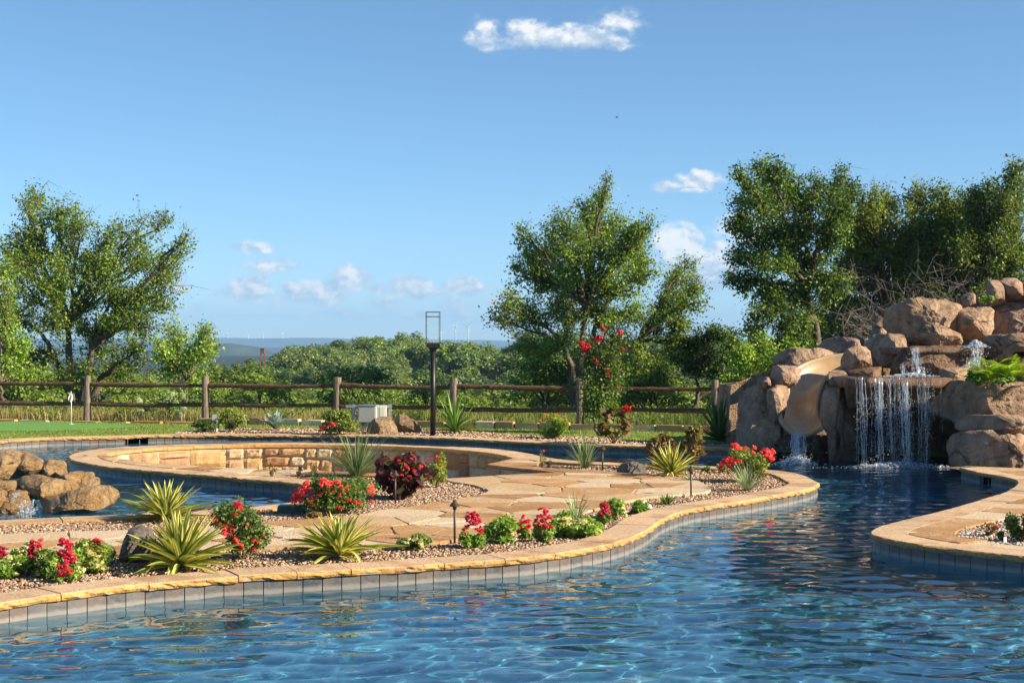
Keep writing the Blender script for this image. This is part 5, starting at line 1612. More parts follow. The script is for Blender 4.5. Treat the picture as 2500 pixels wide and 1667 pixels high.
ys = np.concatenate([np.linspace(30.4, 60, 16), np.linspace(64, 400, 60), np.geomspace(420, 12000, 40)])
us = np.linspace(-.75, .75, 90)
Yg, Ug = np.meshgrid(ys, us, indexing='ij'); Xg = Ug * np.maximum(Yg, 60) * 1.0
Zg = terr(Xg, Yg)
V = np.column_stack([Xg.ravel(), Yg.ravel(), Zg.ravel()]); a_, b_ = Yg.shape
I = (np.arange(a_ - 1)[:, None] * b_ + np.arange(b_ - 1)[None]).ravel()
tg = obj('terrain', V, np.stack([I, I + b_, I + b_ + 1, I + 1], 1)[:, ::-1], M['wild'], smooth=True); tag(tg, kind='structure')
# the ground goes on behind and beside the photographer
gp_ = obj('ground', [(-400, -400, -1.6), (400, -400, -1.6), (400, 4, -1.6), (-400, 4, -1.6)], [(0, 1, 2, 3)], M['wild']); tag(gp_, kind='structure')
dk_ = obj('pool_deck', [(-16, -8, Z0), (16, -8, Z0), (16, 5.0, Z0), (-16, 5.0, Z0), (-16, 5.0, ZP), (16, 5.0, ZP)], [(0, 1, 2, 3), (3, 2, 5, 4)], M['flag']); tag(dk_, kind='structure')

# crowns for the hill: six shared meshes
def crown_mesh(seed, pal, n=3200, leaf=.30, bright=2.15):
    rng = np.random.default_rng(seed)
    cl = []
    for k in range(16):
        u = rng.normal(0, 1, 3); u[2] = abs(u[2]) * .9; u /= np.linalg.norm(u)
        cl.append((u * np.array([2.3, 2.3, 1.7]) * rng.uniform(.35, 1) + np.array([0, 0, 2.4]), rng.uniform(.6, 1.15)))
    cl += [(np.array([rng.uniform(-1.8, 1.8), rng.uniform(-1.8, 1.8), rng.uniform(.5, 1.6)]), .8) for _ in range(9)]
    C, O, S = [], [], []
    for c, r in cl:
        m = n // len(cl); u = rng.normal(0, 1, (m, 3)); u /= np.linalg.norm(u, axis=1)[:, None]
        C.append(c + u * r * rng.uniform(.55, 1.05, m)[:, None] * np.array([1, 1, .8])); O.append(u)
    C = np.vstack(C); O = np.vstack(O); m = len(C)
    V, Fc = leaf_quads(C, leaf * rng.uniform(.6, 1.4, m), rng, .3, .75, O * 1.6)
    col = pal_pick(pal, m, rng, .25) * bright; tone = np.repeat(rng.uniform(.75, 1.25, len(cl)), n // len(cl))
    col = col * tone[:, None]
    lines = [([(0, 0, -1.6), (.1, .05, 0), (-.05, 0, 2.0)], [.2, .16, .06])]
    for k in range(5):
        a = rng.uniform(0, 6.28); lines.append(([(0, 0, .4), (math.cos(a) * .6, math.sin(a) * .6, 1.2), (math.cos(a) * 1.4, math.sin(a) * 1.4, 2.3)], [.1, .07, .03]))
    mb = MB()
    for P, R in lines: mb.tube(P, R, 5)
    tv = np.array(mb.v); quads = [f if len(f) == 4 else None for f in mb.f]; q = np.array([f for f in quads if f])
    V2 = np.vstack([V, tv]); F2 = np.vstack([Fc, q + len(V)]); col2 = np.vstack([np.repeat(col, 4, 0), np.tile((.10, .08, .06), (len(tv), 1))])
    return mesh('hill_tree', V2, F2, M['leaf'], col2)


HP = [[(.045, .075, .02), (.06, .095, .025), (.035, .06, .018)], [(.07, .105, .03), (.09, .125, .035), (.055, .085, .024)], [(.035, .06, .022), (.05, .075, .028)], [(.085, .11, .04), (.065, .09, .032)], [(.05, .085, .022), (.075, .11, .026)], [(.04, .07, .02), (.06, .09, .02), (.10, .12, .04)]]
CROWNS = [crown_mesh(500 + i, HP[i]) for i in range(6)]
BUSH = [crown_mesh(520 + i, [(.10, .15, .03), (.13, .18, .035), (.075, .115, .025)] if i else [(.06, .095, .025), (.085, .12, .03)], 2600, .24, 1.6) for i in range(2)]
rh = np.random.default_rng(91)
cnt = 0
HILL = []; HT = []; BT = []
tries = 0
while cnt < 235 and tries < 9000:
    tries += 1
    y = rh.uniform(88, 285) if cnt > 60 else rh.uniform(195, 285)
    px = rh.uniform(340, 2000)
    x = (px - CX) * y / F
    if any((x - a) ** 2 + ((y - b) * .8) ** 2 < (2.7 + (y > 180) * .4) ** 2 for a, b in HILL): continue
    if px > 1900 and y > 150: continue
    HILL.append((x, y)); cnt += 1
    z = float(terr(x, y)); s = rh.uniform(.65, 1.12) * (1.0 if y < 200 else 1.1)
    me = CROWNS[rh.integers(0, 6)]
    far = y > 200
    o = inst('hill_tree', me, None, (x, y, z + .4 * s), (rh.normal(0, .05), rh.normal(0, .05), rh.uniform(0, 6.28)), (s * rh.uniform(.9, 1.3), s * rh.uniform(.9, 1.3), s * rh.uniform(.75, 1.05)))
    HT.append((o, px, y))
# nearer brush right behind the fence
cnt = 0; NB = []
tries = 0
while cnt < 110 and tries < 9000:
    tries += 1
    y = rh.uniform(41, 86); px = rh.uniform(-60, 1980); x = (px - CX) * y / F
    if any((x - a) ** 2 + (y - b) ** 2 < 1.45 ** 2 for a, b in NB): continue
    NB.append((x, y)); cnt += 1
    z = float(terr(x, y)); s = rh.uniform(.30, .55) * (1 if y > 50 else .75)
    o = inst('brush', BUSH[rh.integers(0, 2)], None, (x, y, z + .05), (0, 0, rh.uniform(0, 6.28)), (s * 1.25, s * 1.25, s * rh.uniform(.7, 1)))
    BT.append((o, px, y))


ORD = ['first', 'second', 'third', 'fourth', 'fifth', 'sixth', 'seventh', 'eighth', 'ninth', 'tenth', 'eleventh', 'twelfth', 'thirteenth', 'fourteenth', 'fifteenth', 'sixteenth', 'seventeenth', 'eighteenth', 'nineteenth', 'twentieth'] + ['%dth' % i for i in range(21, 60)]
MARKS = [(-999, 'left of the first fence post'), (213, 'between the first and second fence posts'), (503, 'between second post and hunting blind'), (641, 'between hunting blind and third post'), (823, 'between third post and lantern'), (1057, 'between lantern and fourth post'), (1110, 'behind the round tree'), (1418, 'behind the leaning tree'), (1640, 'behind the dark oak and slide')]


def label_rows(lst, rows, what, cat, group):
    for lo, hi, rn in rows:
        for i, (a, nm) in enumerate(MARKS):
            b = MARKS[i + 1][0] if i + 1 < len(MARKS) else 9999
            q = sorted([t for t in lst if lo <= t[2] < hi and a <= t[1] < b], key=lambda t: t[1])
            for k, t in enumerate(q):
                tag(t[0], '%s %s, %s from left %s' % (rn, what, ORD[k], nm), cat, group)


label_rows(HT, [(0, 130, 'nearest row'), (130, 200, 'middle row'), (200, 245, 'upper slope'), (245, 999, 'skyline')], 'wooded hill tree', 'tree', 'trees on the wooded hill')
label_rows(BT, [(0, 56, 'near'), (56, 999, 'farther')], 'brush beyond the fence', 'shrub', 'brush beyond the fence')

# weeds and dry grass along the fence
def band(n, y0, y1, px0, px1, seed):
    r = np.random.default_rng(seed); px = r.uniform(px0, px1, n); off = r.uniform(y0, y1, n); d = fence_d(px) + off
    return np.column_stack([(px - CX) * d / F, d])


zf = lambda Q: terr(Q[:, 0], Q[:, 1]) - .02
blades('wild_grass', 'dry straw coloured wild grass along the foot of the fence', band(9000, .2, 3.0, -60, 1250, 6), zf, .26, .012, [(.34, .27, .13), (.26, .22, .10), (.42, .34, .18), (.17, .18, .06)], 7, .3)
blades('wild_grass', 'green weedy grass under the fence on the right', band(7000, .2, 4, 1000, 1900, 8), zf, .28, .014, [(.10, .15, .04), (.14, .19, .06), (.20, .22, .09), (.08, .12, .035)], 9, .3)
blades('wild_grass', 'tall bright green weeds mixed in behind the fence', band(2600, .5, 4, -60, 1900, 10), zf, .34, .016, [(.12, .20, .03), (.16, .24, .04), (.09, .15, .028)], 11, .25)


def weed(label, px, py, h, n, seed, pal, leaf=.07, group=None, spread=.25, d=None):
    """upright leafy weed clump"""
    rng = np.random.default_rng(seed)
    d = d or fence_d(px) + .6
    b = np.array([(px - CX) * d / F, d, float(terr(np.array([(px - CX) * d / F]), np.array([d]))[0])])
    root = thing('weed_clump', label, 'weeds', b, group)
    lines, C = [], []
    for k in range(n):
        q = b + np.array([rng.normal(0, spread), rng.normal(0, .2), h * rng.uniform(.6, 1.1)])
        P = bez(b + rng.normal(0, spread * .5, 3) * np.array([1, 1, 0]), (b + q) / 2, q, 8); lines.append((P, list(np.linspace(.008, .003, 8))))
        for t in range(26):
            p = P[rng.integers(1, 8)] + rng.normal(0, .045, 3); C.append(p)
    ribs('stems', lines, M['stem'], root)
    C = np.array(C); V, Fc = leaf_quads(C, leaf * rng.uniform(.6, 1.3, len(C)), rng, .3, .45)
    obj('leaves', V, Fc, M['leaf'], root, col=np.repeat(pal_pick(pal, len(C), rng), 4, 0))


BRIGHT = [(.15, .24, .03), (.20, .30, .04), (.11, .19, .03)]
for i, (px, h, n, lab) in enumerate([(540, 1.1, 16, 'tall leafy weeds just right of the second fence post'), (395, .8, 14, 'bright weeds between the two left fence posts'), (290, .5, 12, 'short weeds right of the first fence post'), (905, .9, 30, 'dense bright weeds above the utility box'), (985, .8, 22, 'bright weeds left of the lamp post'),
                                     (1035, .6, 16, 'leafy weeds just left of the green yucca'), (1200, .7, 16, 'weeds between green yucca and orange flowered bush'), (120, .6, 12, 'weeds left of the putting flag'), (1590, .6, 16, 'weeds behind the low rail near the sago like yucca'), (700, .55, 14, 'low weeds left of the middle fence post')]):
    weed(lab, px, 1010, h, n, 600 + i, BRIGHT, spread=.3 + .01 * n)
# prickly pear
for i, (px, py, n, lab) in enumerate([(350, 1016, 7, 'prickly pear cactus with a few pale pads left of the second post'), (425, 1006, 11, 'larger prickly pear cactus next to the second fence post')]):
    d = fence_d(px) + .8; b = Vector(((px - CX) * d / F, d, Z0)); root = thing('prickly_pear', lab, 'cactus', b)
    r = random.Random(i); U, Fi = ico(2)
    for k in range(n):
        V = U * np.array([.085, .022, .11]); a = r.uniform(-.6, .6); th = r.uniform(-.8, .8)
        R_ = np.array(Matrix.Rotation(th, 3, 'Z') @ Matrix.Rotation(a, 3, 'Y'))
        c = np.array(b) + np.array([r.uniform(-.22, .22), r.uniform(-.08, .08), .1 + .13 * (k // 3) + r.uniform(0, .05)])
        obj('pad', V @ R_.T + c, Fi, M['cactus'] if 'cactus' in M else M['stem'], root, origin=tuple(c), smooth=True)

# far hills
def hill(name, label, x0, x1, y, top, depth, zb, seed, amp, mat):
    n = 160; xs = np.linspace(x0, x1, n); rows = []
    for f, hgt in ((0, 0.0), (.3, .42), (.6, .8), (.85, .96), (1, 1), (1.3, .9), (1.8, 0)):
        t = np.array([top((CX + x * F / y)) for x in xs])
        z = zb + (t - zb) * hgt + amp * fbm(np.column_stack([xs * .004, np.full(n, f * 3.0), np.zeros(n)]), seed, 4) * (.3 + hgt)
        rows.append(np.column_stack([xs, np.full(n, y - depth + depth * f), z]))
    V = np.vstack(rows); R_ = len(rows)
    o = obj(name, V, [(r * n + i, r * n + i + 1, (r + 1) * n + i + 1, (r + 1) * n + i) for r in range(R_ - 1) for i in range(n - 1)], mat, smooth=True)
    tag(o, label, None, kind='structure'); return o


def zpx(py, y): return CH - (py - CY) * y / F


hill('ridge', 'long blue ridge on the horizon', -4200, 4200, 7800, lambda px: zpx(np.interp(px, [0, 450, 650, 800, 900, 1100, 1250, 1800], [828, 824, 824, 826, 830, 828, 831, 829]), 7800), 1200, -60, 3, 3.0, M['farwood'])
hill('ridge', 'lower blue slope in front of the horizon ridge', -3200, 3200, 4800, lambda px: zpx(np.interp(px, [0, 400, 520, 620, 800, 1400], [842, 840, 838, 846, 850, 846]), 4800), 900, -60, 4, 4.0, M['farwood'])
hill('hill', 'dark wooded knoll before the blue ridge', -900, -300, 2600, lambda px: zpx(np.interp(px, [300, 440, 500, 560, 600, 640, 700], [880, 858, 843, 839, 845, 858, 885]), 2600), 420, -45, 6, 2.5, M['farwood'])
hill('hill', 'wooded valley floor far below the ridge', -1600, 1600, 1500, lambda px: zpx(np.interp(px, [0, 400, 600, 700, 1200], [876, 872, 870, 872, 866]), 1500), 500, -45, 8, 1.5, M['farwood'])

# wind turbines on the ridge
def turbine(label, px, hub, d, yaw, rot0, base):
    b = D(px, base, d); h = D(px, hub, d)
    root = thing('wind_turbine', label, 'wind turbine', b, 'wind turbines on the horizon')
    mb = MB(); mb.tube([b - Vector((0, 0, 30)), b.lerp(h, .5), h], [3.6, 2.8, 2.0], 8); mb.obj('tower', M['white'], root, smooth=True)
    mb = MB(); mb.box(h + Vector((0, 2, 1.5)), (4, 11, 4), yaw); mb.obj('nacelle', M['white'], root)
    L = (h.z - b.z) * .55
    for k in range(3):
        a = rot0 + k * 2 * math.pi / 3; u = Vector((math.sin(a) * math.cos(yaw), math.sin(a) * math.sin(yaw), math.cos(a))); w = Vector((math.cos(a), 0, -math.sin(a)))
        mb = MB(); mb.tube([h + Vector((0, -4, 1.5)), h + Vector((0, -4, 1.5)) + u * L * .3, h + Vector((0, -4, 1.5)) + u * L], [1.4, 2.0, .4], 5); mb.obj('blade', M['white'], root)


turbine('white wind turbine seen past the left tree', 456, 793, 7000, .2, 2.9, 828)
turbine('left one of two white wind turbines beside the lantern', 1112, 796, 7000, .3, .55, 829)
turbine('right one of two white wind turbines beside the lantern', 1143, 797, 7000, -.4, .8, 829)
turbine('tiny white wind turbine over the treetops left of the waterfall', 1771, 812, 7400, .3, 1.2, 830)
turbine('hazy wind turbine faint behind the lantern glass', 1076, 812, 7400, .5, 1.8, 830)
for i, px in enumerate((556, 606, 642, 690)):
    turbine(['tiny leftmost wind turbine above the blue ridge', 'tiny second wind turbine above the blue ridge', 'tiny third wind turbine above the blue ridge', 'tiny fourth wind turbine above the blue ridge'][i], px, 816, 7600, .2 * i, i * .9, 826)

# hunting blind on the hill
b = D(641, 872, 236); rt = thing('hunting_blind', 'rusty brown hunting blind on stilts at the forest edge', 'hunting blind', b)
mb = MB(); top = D(641, 857, 236); mb.box(top, (.55 * 1.1, .7, .75)); mb.obj('cabin', M['rust'], rt)
mb = MB(); mb.box((top.x, top.y, top.z + .40), (.75, .85, .06)); mb.obj('roof', M['rust'], rt)
for sx in (-.27, .27):
    for sy in (-.25, .25):
        mb = MB(); mb.tube([(top.x + sx * 1.3, top.y + sy * 1.3, b.z - 1.5), (top.x + sx, top.y + sy, top.z - .35)], [.05, .05], 5); mb.obj('leg', M['rust'], rt)

# ------------------------------------------------------------------ garden plants
def sword_mesh(L, w, bend, fold, cols, seg=8, name='leaf'):
    """sword leaf along +X rising then arching by bend; cols = (edge, centre)"""
    V, C, Fc = [], [], []
    x = z = 0.0; a = 0.0
    st = L / seg
    for i in range(seg + 1):
        f = i / seg
        ww = w * (0.55 + .45 * min(1, f * 5)) * (1 - f ** 3.2) + .0008
        for k, (s, c) in enumerate(((-1, cols[0]), (-.45, cols[0]), (-.38, cols[1]), (0, cols[1]), (.38, cols[1]), (.45, cols[0]), (1, cols[0]))):
            V.append((x, s * ww / 2, z + abs(s) * ww * fold)); C.append(c)
        a -= bend / seg * (0.4 + 1.2 * f)
        x += st * math.cos(a); z += st * math.sin(a)
    for i in range(seg):
        for k in range(6):
            Fc.append((i * 7 + k, i * 7 + k + 1, (i + 1) * 7 + k + 1, (i + 1) * 7 + k))
    return mesh(name, V, Fc, M['blade'], C, True)


YC = ((.17, .22, .04), (.70, .62, .20))
YUC = [sword_mesh(1, .118, b, .4, YC) for b in (.05, .25, .6, 1.6)]
GRN = ((.05, .11, .03), (.09, .17, .05))
GYU = [sword_mesh(1, .075, b, .3, GRN) for b in (.1, .35, .7, 1.3)]
LGR = ((.10, .19, .03), (.18, .29, .06))
LYU = [sword_mesh(1, .08, b, .3, LGR) for b in (.1, .35, .7, 1.2)]
DRY = [sword_mesh(1, .09, b, .2, ((.20, .13, .06), (.34, .25, .13))) for b in (.9, 1.5)]
AGV = [sword_mesh(1, .30, b, .25, ((.20, .28, .26), (.28, .37, .34)), 9) for b in (-.1, .15, .35, .5)]


def rosette(name, label, cat, px, py, rad_px, top_px, n, meshes, seed, z=ZG, tilt=(5, 88), droop=.25, group=None, wide=1.0):
    """leaves as single parts; rad = half spread, top = height of the tallest leaf, both in photo px"""
    g = G(px, py, z); s = g.y / F
    root = thing(name, label, cat, g, group)
    r = random.Random(seed); R_, H_ = rad_px * s * 1.22, top_px * s * 1.04
    for k in range(n):
        f = (k + .5) / n
        el_ = math.radians(tilt[1] - (tilt[1] - tilt[0]) * f ** .8 + r.uniform(-7, 7))
        azm = k * 2.39996 + r.uniform(-.25, .25)
        # reach of an ellipsoidal outline
        L = 1 / math.sqrt((math.cos(el_) / R_) ** 2 + (math.sin(el_) / H_) ** 2) * r.uniform(.68, 1.1)
        me = meshes[0] if f < .45 else (meshes[1] if r.random() > droop else meshes[2])
        if f > .6 and r.random() < droop * .35: me = meshes[3]
        sc = L
        o = inst('leaf', me, root, (g.x + r.uniform(-.01, .01), g.y + r.uniform(-.01, .01), g.z + .015 + .03 * (1 - f)), (r.uniform(-.25, .25), -el_ - (.12 if me is not meshes[0] else 0), azm), (sc, sc * wide * (.55 / max(sc, .25)) ** .5, sc))
    if meshes is YUC:
        for k in range(9):      # withered lower leaves
            inst('leaf', DRY[k % 2], root, (g.x, g.y, g.z + .03), (r.uniform(-.3, .3), -r.uniform(.05, .35), r.uniform(0, 6.28)), R_ * r.uniform(.4, .8))
    return root


rosette('variegated_yucca', 'yellow striped yucca at the river edge, behind the nearest yucca', 'yucca', 405, 1272, 118, 92, 74, YUC, 1, tilt=(4, 86))
rosette('variegated_yucca', 'large yellow striped yucca in front of the grey boulder', 'yucca', 440, 1388, 148, 128, 92, YUC, 2, tilt=(2, 86), droop=.35)
rosette('variegated_yucca', 'yellow striped yucca right of the first rose bush', 'yucca', 828, 1362, 142, 96, 88, YUC, 3, tilt=(2, 84), droop=.35)
rosette('variegated_yucca', 'yellow striped yucca in the far bed below the maroon foliage', 'yucca', 1640, 1164, 70, 78, 72, YUC, 4, tilt=(8, 84), droop=.15)
rosette('green_yucca', 'light green upright yucca right of the lamp post', 'yucca', 1110, 1056, 60, 92, 52, LYU, 5, z=Z0, tilt=(6, 88), droop=.5, wide=1.3)
rosette('green_yucca', 'dark green strap leaved yucca beside the waterfall rocks', 'yucca', 1757, 1080, 62, 108, 84, GYU, 6, z=Z0, tilt=(8, 88), droop=.5, wide=1.25)
rosette('agave', 'blue grey agave rosette in the gravel beyond the river', 'agave', 672, 1050, 38, 48, 20, AGV, 7, z=Z0 - .01, tilt=(30, 84), droop=0, wide=1.1)


def grassy(name, label, cat, px, py, rad_px, top_px, n, seed, cols, z=ZG, w=.010, bend=1.0):
    """fine arching blades, one foliage mesh"""
    g = G(px, py, z); s = g.y / F
    root = thing(name, label, cat, g)
    r = np.random.default_rng(seed); V, Fc, C = [], [], []
    for k in range(n):
        a = r.uniform(0, 6.283); e = math.radians(r.uniform(38, 88)); L = top_px * s * r.uniform(.55, 1.15)
        u = Vector((math.cos(a), math.sin(a), 0)); p = Vector(g) + u * r.uniform(0, .04); dirn = u * math.cos(e) * (rad_px / top_px) * 1.3 + Vector((0, 0, math.sin(e)))
        b0 = len(V); m = 8; sd = Vector((-u.y, u.x, 0)); c = cols[r.integers(0, len(cols))]
        dn = bend * r.uniform(.3, 1.2)
        for i in range(m + 1):
            f = i / m
            q = p + dirn * (L * f) + Vector((0, 0, -dn * L * .45 * f * f * math.cos(e) * 1.2)) + u * (dn * L * .18 * f * f)
            ww = w * (1 - f ** 2.5) * .5 + .0006
            V.append((q - sd * ww)[:]); V.append((q + sd * ww)[:]); C += [c, c]
        Fc += [(b0 + 2 * i, b0 + 2 * i + 1, b0 + 2 * i + 3, b0 + 2 * i + 2) for i in range(m)]
    obj('foliage', V, Fc, M['blade'], root, col=C)
    return root


GC = [(.14, .20, .08), (.20, .27, .13), (.10, .15, .06), (.26, .31, .17)]
hp = grassy('red_yucca', 'tall grassy grey green clump left of the purple foliage', 'ornamental grass', 873, 1165, 130, 122, 170, 11, GC, w=.016, bend=.8)
grassy('red_yucca', 'grassy grey green clump left of the far path light', 'ornamental grass', 1428, 1143, 60, 88, 120, 12, GC, w=.013, bend=.6)
grassy('red_yucca', 'sparse grassy tuft among the red flowers of the front bed', 'ornamental grass', 1408, 1268, 62, 74, 46, 13, GC, w=.010, bend=.7)
grassy('red_yucca', 'silvery grassy clump in front of the coral rose bush', 'ornamental grass', 1826, 1198, 76, 76, 90, 14, [(.26, .31, .20), (.18, .23, .12), (.32, .36, .25)], w=.012, bend=.8)
grassy('grass_tuft', 'low green grass tuft at the path edge near the right path light', 'grass tuft', 1628, 1231, 34, 28, 120, 15, [(.10, .17, .03), (.15, .22, .05), (.07, .13, .03)], w=.008, bend=.5)
grassy('grass_tuft', 'small green tuft under the large front yucca', 'grass tuft', 492, 1384, 30, 20, 80, 16, [(.10, .20, .02), (.15, .26, .03)], w=.008, bend=.5)
grassy('wild_grass_clump', 'fine grass growing in front of the ivory box', 'grass tuft', 938, 1046, 34, 62, 50, 17, [(.20, .25, .12), (.14, .19, .08)], z=Z0, w=.010, bend=.8)

# flower heads (shared meshes)
def flower_mesh(n, col, seed, size=1.0, petal=.5, flat=.8):
    r = np.random.default_rng(seed); u = r.normal(0, 1, (n, 3)); u[:, 2] = np.abs(u[:, 2]) - .25; u /= np.linalg.norm(u, axis=1)[:, None]
    C = u * size * r.uniform(.45, 1, n)[:, None] * np.array([1, 1, flat])
    V, Fc = leaf_quads(C, petal * size * r.uniform(.7, 1.3, n), r, .2, .85, u * 2)
    return mesh('flower', V, Fc, M['petal'], np.repeat(pal_pick(col, n, r, .2), 4, 0))


RED = [(.62, .025, .03), (.55, .015, .022), (.72, .06, .05)]
COR = [(.72, .07, .06), (.65, .04, .045), (.80, .14, .12)]
MAG = [(.55, .012, .06), (.62, .02, .09), (.48, .01, .035)]
PALE = [(.72, .70, .36), (.62, .60, .28), (.78, .74, .48), (.5, .5, .2)]
ORA = [(.75, .20, .03), (.68, .12, .03)]
CRI = [(.52, .012, .03), (.62, .02, .05), (.42, .008, .02)]
FM = {'red': [flower_mesh(60, RED, i) for i in range(3)], 'cor': [flower_mesh(60, COR, 10 + i) for i in range(3)], 'mag': [flower_mesh(34, MAG, 20 + i, petal=.75) for i in range(3)], 'pale': [flower_mesh(30, PALE, 30 + i, petal=.55) for i in range(2)], 'ora': [flower_mesh(24, ORA, 40, petal=.6)], 'cri': [flower_mesh(70, CRI, 50 + i) for i in range(2)], 'hib': [flower_mesh(22, CRI, 60, petal=1.1)], 'white': [flower_mesh(16, [(.8, .8, .78)], 61, petal=.8)]}


def bush(name, label, cat, px, py, wpx, hpx, n, pal, seed, leaf=.03, z=ZG, shape=1.0, flowers=(), hollow=.35, asp=.55, stems=10, lobes=9, d=None, mat='leaf', oy=0, up=.3, foliage='foliage', fs=1.0, cz=.52):
    """rounded shrub made of lobes; flowers: (kind, dx, dy, r) px relative to the base"""
    g = G(px, py, z) if d is None else D(px, py, d)
    s = g.y / F; rng = np.random.default_rng(seed)
    root = thing(name, label, cat, g)
    W2, H_ = wpx * s / 2, hpx * s
    cl = []
    for k in range(lobes):
        u = rng.normal(0, 1, 3); u /= np.linalg.norm(u)
        c = np.array(g) + np.array([0, 0, H_ * cz]) + u * np.array([W2 * .62, W2 * .62, H_ * .33])
        cl.append((c, rng.uniform(.36, .55) * fs))
    C, O = [], []
    for c, f in cl:
        m = n // lobes; u = rng.normal(0, 1, (m, 3)); u /= np.linalg.norm(u, axis=1)[:, None]
        C.append(c + u * np.array([W2, W2, H_ * .5 * shape]) * f * rng.uniform(hollow, 1.05, m)[:, None]); O.append(u)
    C = np.vstack(C); O = np.vstack(O)
    # everything hangs from stems that start at the base; keep leaves above ground
    C[:, 2] = np.maximum(C[:, 2], g.z + .01 + .03 * rng.random(len(C)) * H_)
    V, Fc = leaf_quads(C, leaf * rng.uniform(.6, 1.35, len(C)), rng, up, asp, O)
    tone = 1 + .25 * fbm(C * (1.2 / max(W2, .05)) + seed, 5, 2)
    obj(foliage, V, Fc, M[mat], root, col=np.repeat(pal_pick(pal, len(C), rng) * tone[:, None], 4, 0))
    lines = []
    for k in range(stems):
        c, f = cl[k % lobes]; q = c + rng.normal(0, .3, 3) * W2 * .5
        b0 = np.array(g) + rng.normal(0, .012, 3) * np.array([1, 1, 0]); b0[2] = g.z - .01
        P = bez(b0, (b0 + q) / 2 + rng.normal(0, .06, 3) * W2, q, 6); lines.append((P, list(np.linspace(.007, .003, 6))))
    ribs('stems', lines, M['woodstem'], root)
    for i, (kind, dx, dy, r_) in enumerate(flowers):
        # front side of the shrub
        e = max(0.0, 1 - (dx / (wpx / 2 + 1)) ** 2) ** .5
        p = Vector((g.x + dx * s, g.y - W2 * .72 * e, g.z + dy * s))
        k = FM[kind]
        inst('flower', k[i % len(k)], root, p, (rng.uniform(.1, .8), rng.uniform(-.4, .4), rng.uniform(0, 6)), r_ * s * rng.uniform(.9, 1.1))
    return root


ROSE = [(.07, .12, .025), (.10, .16, .03), (.05, .09, .022), (.14, .20, .045)]
YGR = [(.22, .28, .05), (.28, .32, .06), (.15, .21, .04)]
rr = random.Random(77)
bush('rose_bush', 'loose red rose bush between the two front yuccas', 'rose bush', 588, 1364, 172, 156, 5600, ROSE, 21, .034, hollow=.2, lobes=11, flowers=[
    ('red', 2, 138, 13), ('red', 8, 130, 10), ('red', -5, 115, 9), ('red', -52, 104, 11), ('red', -42, 92, 9), ('red', -30, 86, 12), ('red', -24, 72, 15), ('red', -12, 84, 9), ('red', 20, 95, 9), ('red', 27, 88, 8), ('cor', 5, 40, 14), ('cor', -2, 55, 9), ('red', 40, 52, 6), ('red', 50, 47, 6), ('red', 42, 30, 8), ('red', 60, 62, 5), ('red', -70, 125, 5)])
bush('rose_bush', 'broad red rose bush covered in flowers beside the cove', 'rose bush', 818, 1254, 205, 96, 6500, ROSE + [(.06, .13, .02)], 22, .036, hollow=.25, lobes=13, flowers=[
    ('cor', -85, 52, 18), ('cor', -70, 62, 16), ('cor', -62, 78, 12), ('cor', -92, 38, 14), ('cor', -78, 40, 12), ('cor', -48, 42, 14), ('cor', -40, 30, 12), ('cor', -50, 66, 9), ('cor', -20, 84, 12), ('cor', -5, 78, 12), ('cor', 12, 82, 11), ('cor', 22, 70, 13), ('cor', 32, 62, 12), ('cor', 38, 72, 8), ('cor', 8, 62, 8), ('cor', 20, 50, 8),
    ('red', 40, 40, 8), ('red', 55, 36, 6), ('cor', 92, 68, 10), ('cor', 86, 60, 8), ('cor', 94, 52, 7), ('red', 64, 30, 8), ('red', 18, 22, 9), ('red', 92, 34, 6), ('cor', -28, 55, 8), ('cor', -95, 22, 7), ('cor', -15, 60, 7)])
bush('rose_bush', 'coral rose bush at the right tip of the island', 'rose bush', 1828, 1176, 112, 86, 4200, YGR + ROSE[1:2], 23, .034, hollow=.25, lobes=10, flowers=[
    ('cor', -38, 88, 12), ('cor', -30, 82, 9), ('cor', -14, 84, 7), ('cor', 8, 86, 7), ('cor', 2, 74, 8), ('cor', 34, 76, 13), ('cor', 44, 68, 15), ('cor', 52, 74, 12), ('cor', 50, 56, 12), ('cor', 38, 62, 11), ('cor', -62, 46, 13), ('cor', -52, 38, 12), ('cor', -50, 54, 11), ('cor', -36, 50, 10), ('cor', -68, 34, 9), ('cor', -50, 26, 9), ('red', 36, 20, 6), ('cor', -26, 52, 8)])
bush('rose_bush', 'round yellow green rose bush left of the utility box', 'rose bush', 829, 1060, 108, 58, 4500, YGR + ROSE[:2], 24, .05, z=Z0, hollow=.3, flowers=[('red', -38, 14, 7), ('red', -34, 20, 5), ('cor', -14, 28, 6), ('cor', -6, 24, 7), ('cor', -22, 22, 6), ('red', 22, 28, 4), ('red', -44, 10, 5)])
bush('lantana_bush', 'lime green bush with orange flower tips beyond the river', 'flowering bush', 1348, 1069, 80, 60, 4500, [(.16, .25, .03), (.20, .30, .035), (.11, .19, .028)], 25, .05, z=Z0, asp=.3, up=.6, flowers=[('ora', -30, 46, 5), ('ora', -14, 58, 4), ('ora', -24, 52, 4), ('ora', 12, 56, 5), ('ora', 28, 54, 4), ('ora', 0, 50, 4), ('ora', -36, 38, 4), ('ora', 34, 44, 3), ('ora', -8, 46, 4), ('ora', 20, 48, 4)])
bush('hibiscus', 'maroon leaved hibiscus with one large crimson flower', 'hibiscus', 1498, 1082, 110, 96, 520, [(.16, .13, .04), (.10, .10, .03), (.20, .11, .06), (.12, .16, .04)], 26, .12, z=Z0, hollow=.0, asp=.65, lobes=22, fs=.55, stems=20, flowers=[('hib', 28, 84, 13), ('cri', 46, 92, 4)])
